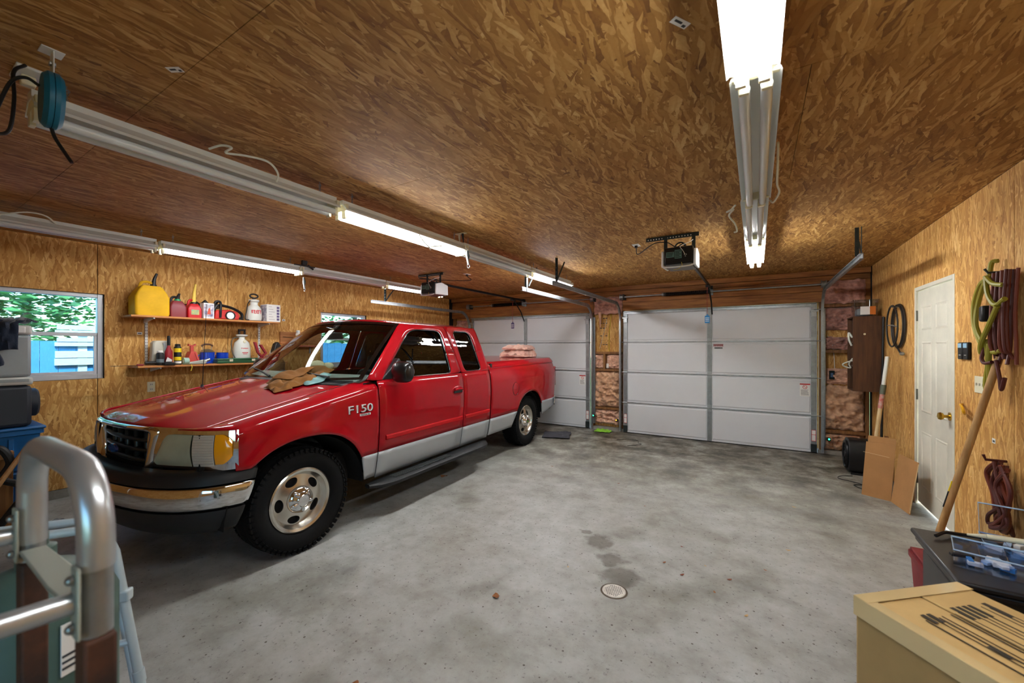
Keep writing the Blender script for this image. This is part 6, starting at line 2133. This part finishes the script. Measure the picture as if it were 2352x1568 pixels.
slab(M(), (P2[0] - .004, P2[1] - .028), (P2[0] + .004, P2[1] - .002), .02, .46, .006, (.06, .01)).build('torn_edge', m_cardl, t, smooth=0)
M().tube([(.012, -.012, .44), (.19, -.11, .425)], .002, 4).build('fold_line', m_cardl, t)

# switches and openers by the door
t = thing('wall_console', 'pair of black door-opener buttons right of the white door', 'control', (XR, 4.21, 1.41))
for y in (-.055, .035):
    M().box(-.022, -.0005, y, y + .075, 0, .125).build('button_unit', m_black, t, bevel=.006)
    M().box(-.0235, -.0222, y + .008, y + .067, .085, .118).build('blue_label', mat('button_label', (150, 190, 214), rough=.5), t, smooth=0)
    M().box(-.0235, -.0222, y + .02, y + .05, .03, .034).build('button_mark', m_paper, t, smooth=0)
t = thing('switch_plate', 'cream four-gang switch plate on the right wall', 'light switch', (XR, 3.99, 1.185))
M().box(-.006, -.0005, -.105, .105, 0, .115).build('plate', m_cream, t, bevel=.002)
for k in range(4):
    M().box(-.014, -.0062, -.075 + k * .046, -.066 + k * .046, .05, .068).build('toggle', m_door, t, bevel=.002)
o = cable('yellow_hook', 'yellow plastic hook on the right wall below the switches', [(XR - .005, 4.30, 1.075), (XR - .03, 4.24, 1.075), (XR - .045, 4.16, 1.065), (XR - .045, 4.14, 1.04), (XR - .03, 4.18, 1.02), (XR - .012, 4.25, 1.02)], .009, mat('hook_yellow', (226, 170, 20), rough=.4), 'hook', 8)
for i, (y, z, lb) in enumerate(((3.81, 1.925, 'white sticker on the right wall behind the olive extension cord'), (3.84, .895, 'white sticker low on the right wall above the red cords'))):
    o = tag(M().box(-.0012, -.0005, -.022, .022, -.016, .016).build('board_sticker', m_paper, smooth=0), lb, 'sticker')
    o.location = (XR, y, z)
    M().box(-.0016, -.0013, -.014, .012, -.008, .004).build('printed_code', m_ink, o, smooth=0)

# leaning handle
t = thing('shovel_handle', 'long wooden handle leaning on the right wall by the white door', 'tool', (.92, 3.54, 0))
hd = woodmat('handle_ash', (196, 156, 100), (160, 116, 66), axis=2)
M().tube([(.0, 0, .10), (.335, .075, 1.44)], .0185, 12).build('shaft', hd, t)
M().tube([(-.025, -.005, .0), (.0, 0, .10)], [.022, .0195], 12).build('ferrule', m_blackm, t)
M().tube([(.10 - .0195, .0225, .50), (.125 - .0195, .028, .60)], .0045, 6).build('black_label', m_black, t)
M().tube([(.126 - .0195, .028, .601), (.142 - .0195, .032, .665)], .005, 6).build('yellow_label', m_yb, t)

# olive and dark-red extension cords hanging on the right wall
m_olive = mat('cord_olive', (146, 140, 36), rough=.5)
m_maroon = mat('cord_maroon', (84, 30, 22), rough=.55)
m_brown = mat('cord_rust', (112, 48, 28), rough=.55)
WX = XR - .03
t = thing('extension_cord', 'olive extension cord hanging in loops on the right wall', 'extension cord', (XR, 3.62, 1.2), group='extension cords on the right wall')
oo = (XR, 3.62, 1.2)
def hang(pts, r, m__, nm='cord_loop'):
    M(o=oo).tube(smooth_path(pts, 7), r, 8).build(nm, m__, t)
hang([(WX, 3.70, 2.035), (WX - .02, 3.72, 2.03), (WX - .03, 3.72, 1.95), (WX - .04, 3.69, 1.93)], .013, m_olive)
hang([(WX - .04, 3.69, 1.93), (WX - .03, 3.84, 1.91), (WX - .02, 3.96, 1.80), (WX - .03, 3.93, 1.66), (WX - .05, 3.80, 1.55), (WX - .06, 3.70, 1.50)], .013, m_olive)
hang([(WX - .05, 3.70, 1.93), (WX - .05, 3.80, 1.80), (WX - .06, 3.81, 1.65), (WX - .05, 3.74, 1.53), (WX - .05, 3.62, 1.47), (WX - .05, 3.52, 1.48)], .013, m_olive)
hang([(WX - .06, 3.68, 1.94), (WX - .07, 3.62, 1.82), (WX - .07, 3.53, 1.75), (WX - .06, 3.45, 1.78)], .013, m_olive)
hang([(WX - .07, 3.64, 1.93), (WX - .07, 3.56, 1.88), (WX - .06, 3.47, 1.86)], .013, m_olive)
hang([(WX - .08, 3.48, 1.74), (WX - .09, 3.56, 1.62), (WX - .08, 3.68, 1.52), (WX - .06, 3.73, 1.46), (WX - .06, 3.68, 1.52)], .013, m_olive)
hang([(WX - .06, 3.67, 1.55), (WX - .05, 3.68, 1.40), (WX - .05, 3.71, 1.28), (WX - .05, 3.69, 1.225), (WX - .05, 3.66, 1.30), (WX - .06, 3.64, 1.42), (WX - .06, 3.63, 1.52)], .013, m_olive)
M(o=oo).box(WX - .075, WX - .02, 3.68, 3.735, 1.66, 1.76).build('plug', m_black, t, bevel=.012)
M(o=oo).tube([(XR - .001, 3.62, 1.955), (XR - .10, 3.62, 1.955), (XR - .115, 3.62, 1.98)], .007, 8).build('wall_hook', m_dsteel, t)
t = thing('extension_cord', 'thick bundle of maroon cords hanging at the right edge', 'extension cord', (XR, 3.55, 1.2), group='extension cords on the right wall')
oo = (XR, 3.55, 1.2)
rnd = random.Random(5)
for k in range(13):
    y = 3.64 - k * .016
    hang([(WX - .01 - .02 * (k % 3), y, 1.95), (WX - .02 - .02 * (k % 3), y + rnd.uniform(-.01, .01), 1.7), (WX - .02 - .02 * (k % 3), y + rnd.uniform(-.01, .01), 1.5), (WX - .02 - .02 * (k % 2), y - .01, 1.40 + .03 * (k % 3))], .009, m_maroon if k % 2 else m_brown)
hang([(WX - .06, 3.69, 1.50), (WX - .07, 3.70, 1.43), (WX - .07, 3.66, 1.40), (WX - .06, 3.60, 1.41)], .010, m_maroon)
hang([(WX - .05, 3.58, 1.42), (WX - .05, 3.54, 1.32), (WX - .05, 3.52, 1.25), (WX - .05, 3.48, 1.32)], .010, m_maroon)
t = thing('extension_cord', 'tangled rust-red cord hanging low on the right wall', 'extension cord', (XR, 3.6, .35), group='extension cords on the right wall')
oo = (XR, 3.6, .35)
for k, (dy, ph) in enumerate(((0, 0), (.02, .5), (-.05, 1.1), (-.10, 1.6), (-.03, 2.1), (-.13, 2.7), (-.17, 3.2))):
    y0 = 3.66 + dy
    hang([(WX - .01 * k, y0, .80), (WX - .01 * k - .01, y0 + .13 * math.cos(ph), .70), (WX - .012 * k, y0 + .12 * math.cos(ph + .6), .58), (WX - .012 * k, y0 - .03 + .09 * math.sin(ph), .46), (WX - .01 * k, y0 - .13 * math.cos(ph), .40), (WX - .01 * k - .01, y0 - .10, .50), (WX - .01 * k, y0 - .06 * math.cos(ph), .66), (WX - .01 * k, y0 - .06, .79)], .010, m_brown if k % 2 else m_maroon)
M(o=oo).tube([(XR - .001, 3.68, .80), (XR - .09, 3.68, .80), (XR - .10, 3.68, .83)], .008, 8).build('wall_hook', m_maroon, t)

# ------------------------------------------------------------------ black nightstand and clutter
m_ns = mat('nightstand_black', (28, 27, 29), rough=.4, coat=.1)
NX0, NX1, NY0, NY1, NZ = .585, 1.17, 1.97, 2.46, .70
t = thing('nightstand', 'black nightstand covered with plastic boxes at the right edge', 'nightstand', (.9, 2.2, 0))
o = (.9, 2.2, 0)
M(o=o).box(NX0, NX1, NY0, NY1, NZ - .022, NZ).build('top', m_ns, t, bevel=.008)
M(o=o).box(NX0 + .012, NX1 - .01, NY0 + .012, NY1 - .012, NZ - .05, NZ - .0225).build('cornice', m_ns, t, bevel=.01)
M(o=o).box(NX0 + .045, NX1 - .02, NY0 + .03, NY1 - .03, .06, NZ - .0505).build('carcass', m_ns, t, bevel=.003)
for z0, z1 in ((.08, .34), (.36, .63)):
    d_ = M(o=o).box(NX0 + .028, NX0 + .0445, NY0 + .05, NY1 - .05, z0, z1).build('drawer', m_ns, t, bevel=.006)
    M(o=o).lathe([(.008, 0), (.007, -.012), (.016, -.02), (.013, -.03), (.002, -.033)], (NX0 + .028, (NY0 + NY1) / 2, (z0 + z1) / 2), 'X', 14).build('knob', m_brass, d_)
for x in (NX0 + .05, NX1 - .06):
    for y in (NY0 + .035, NY1 - .075):
        M(o=o).box(x, x + .04, y, y + .04, 0, .0595).build('leg', m_ns, t, smooth=0)
m_plas = glass('clear_plastic', (240, 245, 255), .05)
m_plasb = mat('plastic_frost', (176, 206, 236), rough=.25, coat=.3)
def tray(label, x, y, rz, w, d, h_, lid):
    t = thing('parts_case', label, 'plastic case', (x, y, NZ + .0005), rz, group='clear plastic cases on the nightstand')
    for a in ((-w / 2, w / 2, -d / 2, d / 2, 0, .003), (-w / 2, -w / 2 + .003, -d / 2, d / 2, .0035, h_), (w / 2 - .003, w / 2, -d / 2, d / 2, .0035, h_), (-w / 2 + .0035, w / 2 - .0035, -d / 2, -d / 2 + .003, .0035, h_), (-w / 2 + .0035, w / 2 - .0035, d / 2 - .003, d / 2, .0035, h_)):
        M().box(*a).build('case_wall', m_plas, t, smooth=0)
    for k in range(1, 4):
        xx_ = -w / 2 + w * k / 4
        M().box(xx_ - .001, xx_ + .001, -d / 2 + .004, d / 2 - .004, .0035, h_ - .005).build('divider', m_plas, t, smooth=0)
    rr = random.Random(int(x * 1000))
    for k in range(10):
        c_ = rr.choice((m_black, m_blue, m_paper, m_paper, m_plasb, m_plasb))
        M().cbox((rr.uniform(-w * .42, w * .42), rr.uniform(-d * .38, d * .38), .010 + rr.uniform(0, .012)), (rr.uniform(.03, .07), rr.uniform(.010, .024), rr.uniform(.008, .018)), rr.uniform(0, 3.1)).build('small_part', c_, t, bevel=.001)
    M().tube([(-w / 2, -d / 2, h_), (w / 2, -d / 2, h_), (w / 2, d / 2, h_), (-w / 2, d / 2, h_)], .003, 6, closed=True).build('case_rim', m_plasb, t)
    if lid:
        c_, s_ = math.cos(lid[2]), math.sin(lid[2])
        M().tube([(a * w / 2, d / 2 + lid[0] + b * d / 2 * c_, h_ + lid[1] + b * d / 2 * s_) for a, b in ((-1, -1), (1, -1), (1, 1), (-1, 1))], .003, 6, closed=True).build('lid_rim', m_plasb, t)
        M().cbox((0, d / 2 + lid[0], h_ + lid[1]), (w, d, .003), rx=lid[2]).build('case_lid', m_plas, t, smooth=0)
tray('open clear parts case with raised lid at the back of the nightstand', .90, 2.34, R(-12), .26, .13, .035, (-.0, .055, R(70)))
tray('clear parts case at the front corner of the nightstand', .76, 2.14, R(-14), .26, .15, .06, None)
t = thing('blister_pack', 'torn white and blue plastic packaging at the nightstand edge', 'packaging', (1.0, 2.06, NZ + .0005), R(-12))
def bl(u, v):
    return ((u - .5) * .28, (v - .5) * .14, .012 + .03 * abs(nz(u * 3, v * 3, 4)) + .02 * math.sin(u * 3))
M().grid(bl, 12, 8).build('plastic_shell', m_plasb, t, smooth=30, solid=.003)
M().cbox((-.03, .02, .055), (.22, .06, .03), .1).build('white_insert', m_paper, t, bevel=.006)
t = thing('caulk_tube', 'cream tube lying across the nightstand clutter', 'tube', (.86, 2.28, NZ + .055))
M().tube([(-.08, .06, -.005), (.03, .02, .012), (.26, -.06, .022)], .010, 12).build('tube_body', m_cream, t)
M().tube([(-.13, .078, -.015), (-.081, .06, -.005)], [.004, .009], 10).build('nozzle', m_cream, t)
t = thing('white_jar', 'white jar with screw lid at the far right of the nightstand', 'jar', (1.10, 2.18, NZ + .0005))
M().lathe([(.045, 0), (.05, .005), (.05, .07), (.044, .078)], (0, 0, 0), 'Z', 24).build('jar_body', mat('jar_white', (214, 220, 228), rough=.3), t)
M().lathe([(.053, .0785), (.053, .10), (.048, .104)], (0, 0, 0), 'Z', 24).build('jar_lid', m_plasb, t)
M().cyl((-.10, .03, .02), (-.052, .015, .03), .014, n=10).build('jar_spout', m_plasb, t)
cable('black_cable', 'black cable curling over the back edge of the nightstand', [(.64, 2.36, NZ + .012), (.68, 2.40, NZ + .02), (.73, 2.43, NZ + .012), (.90, 2.445, NZ + .012), (1.0, 2.44, NZ + .012)], .007, m_black)
t = thing('red_bin', 'dark red plastic bin on the floor behind the nightstand', 'bin', (.86, 2.78, 0))
rings = []
for z, s in ((0, .84), (.40, .98), (.405, 1.03), (.43, 1.03)):
    rings.append([(p[0] * s, p[1] * s, z) for p in round_poly([(-.17, -.15), (.17, -.15), (.17, .15), (-.17, .15)], .03, 4)])
M().loops(rings).build('bin_body', mat('bin_red', (126, 22, 30), rough=.55, var=.25, vscale=14), t, smooth=35)
M().box(-.165, .165, -.145, .145, .4305, .445).build('bin_lid', mat('bin_red', (126, 22, 30)), t, bevel=.004)

# ------------------------------------------------------------------ carton in the right foreground
m_box = mat('carton_tan', (164, 136, 88), rough=.75, var=.08, vscale=6)
m_boxt = mat('carton_top', (198, 166, 108), rough=.7, var=.08, vscale=7)
m_tape = mat('packing_tape', (206, 184, 136), rough=.12, coat=.6)
ang = math.atan2(.659, .753)
t = thing('cardboard_carton', 'tan cardboard carton with black print in the right foreground', 'carton', (.244, 1.509, 0), ang)
BW, BL, BH = .37, .66, .78
M().box(0, BW, -BL, 0, 0, BH - .004).build('carton_body', m_box, t, bevel=.006)
M().box(.002, BW / 2 - .003, -BL + .002, -.002, BH - .0035, BH).build('top_flap', m_boxt, t, bevel=.002)
M().box(BW / 2 + .003, BW - .002, -BL + .002, -.002, BH - .0035, BH + .002).build('top_flap', m_boxt, t, bevel=.002)
for a in ((-.003, .030, -BL, .003, BH + .0022, BH + .0032), (-.003, BW + .003, -.036, .003, BH + .0035, BH + .0045), (-.0035, -.0005, -BL, .003, BH - .05, BH + .0021)):
    M().box(*a).build('tape', m_tape, t, smooth=0)
pr = M()
rnd = random.Random(2)
for k in range(17):
    x = .075 + k * .0155
    if k % 4 == 1:
        continue
    y0 = -.10 - .02 * rnd.random()
    y1 = -BL + .12 + .10 * rnd.random()
    pr.box(x, x + .0028 if k % 3 else x + .0045, y1, y0, BH + .0024, BH + .0030)
for (x, y, w_, l_) in ((.085, -.10, .012, .035), (.105, -.10, .012, .035), (.20, -.09, .012, .05), (.22, -.09, .012, .05), (.24, -.09, .012, .05), (.26, -.09, .012, .05), (.31, -.09, .014, .06), (.23, -.24, .012, .05), (.25, -.24, .012, .05), (.27, -.24, .012, .05), (.11, -.22, .010, .04), (.19, -.33, .012, .05), (.30, -.40, .012, .05)):
    pr.box(x, x + w_, y - l_, y, BH + .0031, BH + .0036)
tag(pr.build('printed_marks', mat('carton_ink', (58, 54, 46), rough=.7), t, smooth=0), kind='stuff')

# ------------------------------------------------------------------ hand truck, tank and walker in the left foreground
m_tub = mat('handle_aluminium', (186, 190, 192), rough=.3, metal=.7)
m_rust = mat('rusty_post', (92, 52, 30), rough=.7, col2=(44, 30, 24), vscale=9)
m_plate = mat('plate_grey', (158, 160, 146), rough=.45, metal=.3)
HX0, HX1, HY = -1.085, -.735, .168
t = thing('hand_truck', 'metal hand truck with bent tube handle in the left foreground', 'hand truck', (-.91, HY, 0))
o = (-.91, HY, 0)
arc = [(HX0, HY, 1.16)] + [(HX0, HY, 1.25)]
rc = .085
for k in range(9):
    a = math.pi - k * math.pi / 16
    arc.append((HX0 + rc + rc * math.cos(a), HY, 1.335 - rc + rc * math.sin(a)))
for k in range(9):
    a = math.pi / 2 - k * math.pi / 16
    arc.append((HX1 - rc + rc * math.cos(a), HY, 1.335 - rc + rc * math.sin(a)))
arc += [(HX1, HY, 1.25), (HX1, HY, 1.215)]
M(o=o).tube(arc, .0185, 16).build('loop_handle', m_tub, t, smooth=60)
for x in (HX0, HX1):
    M(o=o).tube([(x, HY, 1.13), (x, HY, 1.235)], .0165, 14).build('inner_sleeve', m_galv, t)
    M(o=o).box(x - .006 if x == HX1 else x - .008, x + .020, HY - .022, HY - .0175, 1.135, 1.225).build('side_bracket', m_plate, t, bevel=.003)
    for z in (1.15, 1.21):
        M(o=o).sphere((x + .008, HY - .024, z), .0065, 10, 6).build('bolt', m_chain, t)
    M(o=o).tube([(x, HY - .018, 1.178), (x + .004, HY - .09, 1.185)], .0135, 14).build('grip_bar', m_tub, t)
    M(o=o).tube([(x + .004, HY - .0905, 1.185), (x + .012, HY - .24, 1.198)], .0165, 14).build('rubber_grip', m_black, t)
    M(o=o).box(x - .020, x + .020, HY - .016, HY + .016, .10, 1.129).build('side_rail', m_rust, t, bevel=.004)
M(o=o).prism([(-1.064, .150), (-1.058, .180), (-.900, .186), (-.800, .180), (-.757, .168), (-.80, .152), (-.87, .148)], 'Z', 1.150, 1.156).build('cross_plate', m_plate, t, bevel=.002)
for z in (.35, .70):
    M(o=o).tube([(HX0 + .0205, HY, z), (HX1 - .0205, HY, z)], .012, 10).build('cross_bar', m_galv, t)
M(o=o).box(HX0, HX1, HY + .02, HY + .25, .02, .03).build('toe_plate', m_galv, t)
for x in (HX0 - .035, HX1 + .035):
    M(o=o).lathe([(.03, -.02), (.09, -.025), (.10, -.01), (.10, .01), (.09, .025), (.03, .02)], (x, HY - .06, .10), 'X', 24).build('wheel', m_rubber, t)
# green tank standing behind the rails
m_tank = mat('tank_green', (72, 96, 88), rough=.45, var=.12, vscale=6)
t = thing('green_tank', 'grey-green cylinder tank with labels behind the hand truck', 'tank', (-1.29, .205, 0))
M().lathe([(.10, 0), (.125, .02), (.125, .96), (.11, 1.0), (.07, 1.03), (.03, 1.045)], (0, 0, 0), 'Z', 28).build('tank_body', m_tank, t)
M().lathe([(.03, 1.0455), (.03, 1.08), (.018, 1.085), (.018, 1.11)], (0, 0, 0), 'Z', 16).build('valve', m_tank, t)
M().cbox((.094, -.05, .93), (.003, .09, .11), R(-28)).build('grey_plate', m_plate, t, bevel=.002)
M().cbox((.122, .035, .905), (.003, .05, .10), R(16)).build('white_label', m_paper, t, smooth=0)
for k in range(3):
    M().cbox((.1238, .0355, .87 + k * .012), (.003, .048, .004), R(16)).build('blue_stripe', m_ink, t, smooth=0)
M().tube(smooth_path([(.10, .07, .90), (.135, .075, .88), (.14, .08, .80), (.13, .08, .74)], 5), .008, 8).build('hose_stub', m_cream, t)
M().sphere((.108, -.03, .83), .018, 12, 8).build('cap_nut', m_tank, t)

# walker
m_walk = mat('walker_grey', (176, 192, 198), rough=.4, coat=.2)
t = thing('folding_walker', 'pale grey tubular walker frame behind the hand truck', 'walker', (-1.85, .25, 0))
o = (-1.85, .25, 0)
A, B = Vector((-1.715, .424, .930)), Vector((-2.02, .02, .930))
Af, Bf = Vector((-1.615, .53, 0)), Vector((-2.10, -.08, 0))
d = (B - A).normalized()
path = [Af, Af + (A - Af) * .93] + [A + Vector((0, 0, -.03)) + d * .004, A + d * .015 + Vector((0, 0, .0)), A + d * .05 + Vector((0, 0, .012))] + [B - d * .05 + Vector((0, 0, .012)), B - d * .015, B + Vector((0, 0, -.03)), Bf + (B - Bf) * .93, Bf]
M(o=o).tube(path, .0125, 12).build('side_frame', m_walk, t, smooth=60)
P, Q = Af + (A - Af) * .62, Bf + (B - Bf) * .62
M(o=o).tube([P, Q], .010, 10).build('side_rail', m_walk, t)
for (a, b) in ((Af, A), (Bf, B)):
    q = a + (b - a) * .50
    M(o=o).tube([q - (b - a) * .02, q + (b - a) * .02], .0155, 12).build('adjust_collar', m_walk, t)
    M(o=o).tube([a - (b - a) * .0, a + (b - a) * .05], .017, 12).build('rubber_foot', m_black, t)
cl = Af + (A - Af) * .78
M(o=o).cbox(cl, (.04, .03, .035), .8).build('fold_clip', m_walk, t, bevel=.005)
off = Vector((-.10, .01, 0))
M(o=o).tube(smooth_path([cl + Vector((-.01, .0, -.005)), cl + Vector((-.06, .02, -.05)), cl + off * .5 + Vector((0, 0, -.05)), cl + off + Vector((.06, -.02, -.05)), cl + off], 5), .010, 10).build('front_crossbar', m_walk, t)
M(o=o).tube([q_ + off * 1.0 for q_ in path], .0125, 12).build('side_frame', m_walk, t, smooth=60)

# ------------------------------------------------------------------ floor drain, rags, leaves
m_drain = mat('drain_white', (220, 216, 206), rough=.5, var=.2, vscale=30)
t = thing('floor_drain', 'round perforated pale drain cover in the concrete floor', 'drain', (-.75, 2.445, 0))
M().lathe([(.070, 0), (.070, .003), (.067, .005), (.064, .004), (.001, .004)], (0, 0, 0), 'Z', 36).build('drain_cover', m_drain, t)
M().lathe([(.082, 0.0002), (.080, .0015), (.0705, .0015), (.0702, .0002)], (0, 0, 0), 'Z', 36, caps=False).build('drain_rim', mat('rim_rust', (92, 80, 66), rough=.8, var=.3), t)
hl = M()
for i in range(-4, 5):
    for j in range(-4, 5):
        x, y = i * .0125 + (j % 2) * .006, j * .0115
        if math.hypot(x, y) < .054:
            hl.cyl((x, y, .0042), (x, y, .0046), .0034, n=8)
tag(hl.build('drain_holes', m_dark, t, smooth=0), kind='stuff')
cloth('floor_mat', 'dark grey cloth lying on the floor behind the rear tyre', 'cloth', (-2.90, 6.25, 0), .35, (.50, .55), mat('mat_charcoal', (66, 66, 72), rough=.95), 2, .035, 28, 5)
cloth('green_cloth', 'bright green cloth on the floor between the garage doors', 'cloth', (-2.33, 6.92, 0), .1, (.32, .16), mat('cloth_lime', (140, 200, 60), rough=.9), 9, .04, 24, 10)
cable('floor_wire', 'thin dark wire squiggle on the floor before the right garage door', [(-1.93, 6.45, .004), (-1.75, 6.62, .004), (-1.62, 6.55, .004), (-1.58, 6.40, .004), (-1.52, 6.35, .004), (-1.60, 6.22, .004), (-1.68, 6.15, .004)], .003, m_black)
m_leaves = [mat('leaf_brown', (150, 96, 56), rough=.8), mat('leaf_rust', (128, 70, 44), rough=.8), mat('leaf_straw', (188, 158, 110), rough=.8)]
rnd = random.Random(12)
LEAF = [(-3.10, 3.58, .05, 'curled brown leaf on the floor beside the running board'), (-1.34, 2.02, .028, 'tan leaf on the floor in front of the drain, toward the front tyre'), (-1.52, 1.15, .035, 'small brown leaf on the floor nearest the walker')]
for (x, y, s_, lb) in LEAF:
    o = M().grid(lambda u, v: ((u - .5) * 2 * s_ * (1 - .3 * v), (v - .5) * 1.5 * s_ * math.sin(math.pi * (u * .9 + .05)), .004 + s_ * .5 * abs(u - .5) * (1 + nz(u * 3, v * 3, x))), 8, 6).build('dry_leaf', m_leaves[0], smooth=40)
    tag(o, lb, 'leaf')
    o.location = (x, y, 0)
    o.rotation_euler = (0, 0, x * 3)
spots = [(-.55, 2.95), (-.42, 2.85), (-.30, 3.05), (-.22, 2.75), (-.15, 2.95), (-.05, 2.60), (.05, 3.2), (-.48, 3.25), (-1.1, 2.55), (-.2, 1.7), (-.75, 1.5), (.2, 3.6), (-.9, 3.9), (-1.3, 4.4), (.3, 4.6), (-.6, 5.0), (.1, 5.6), (-1.8, 5.3), (-2.2, 4.6), (-1.0, 6.1), (.35, 2.2), (-.4, 1.25)]
for k, (x, y) in enumerate(spots):
    s_ = rnd.uniform(.010, .020)
    m_ = M().grid(lambda u, v: ((u - .5) * 2 * s_, (v - .5) * s_ * math.sin(math.pi * (u * .9 + .05)), .002 + s_ * .4 * abs(u - .5)), 5, 3)
    o = m_.build('leaf_crumb', m_leaves[k % 3], smooth=40)
    o.location = (x, y, 0)
    o.rotation_euler = (0, 0, rnd.uniform(0, 6.28))
    tag(o, 'tiny dry leaf crumb scattered on the concrete floor', 'leaf', 'leaf crumbs on the floor')
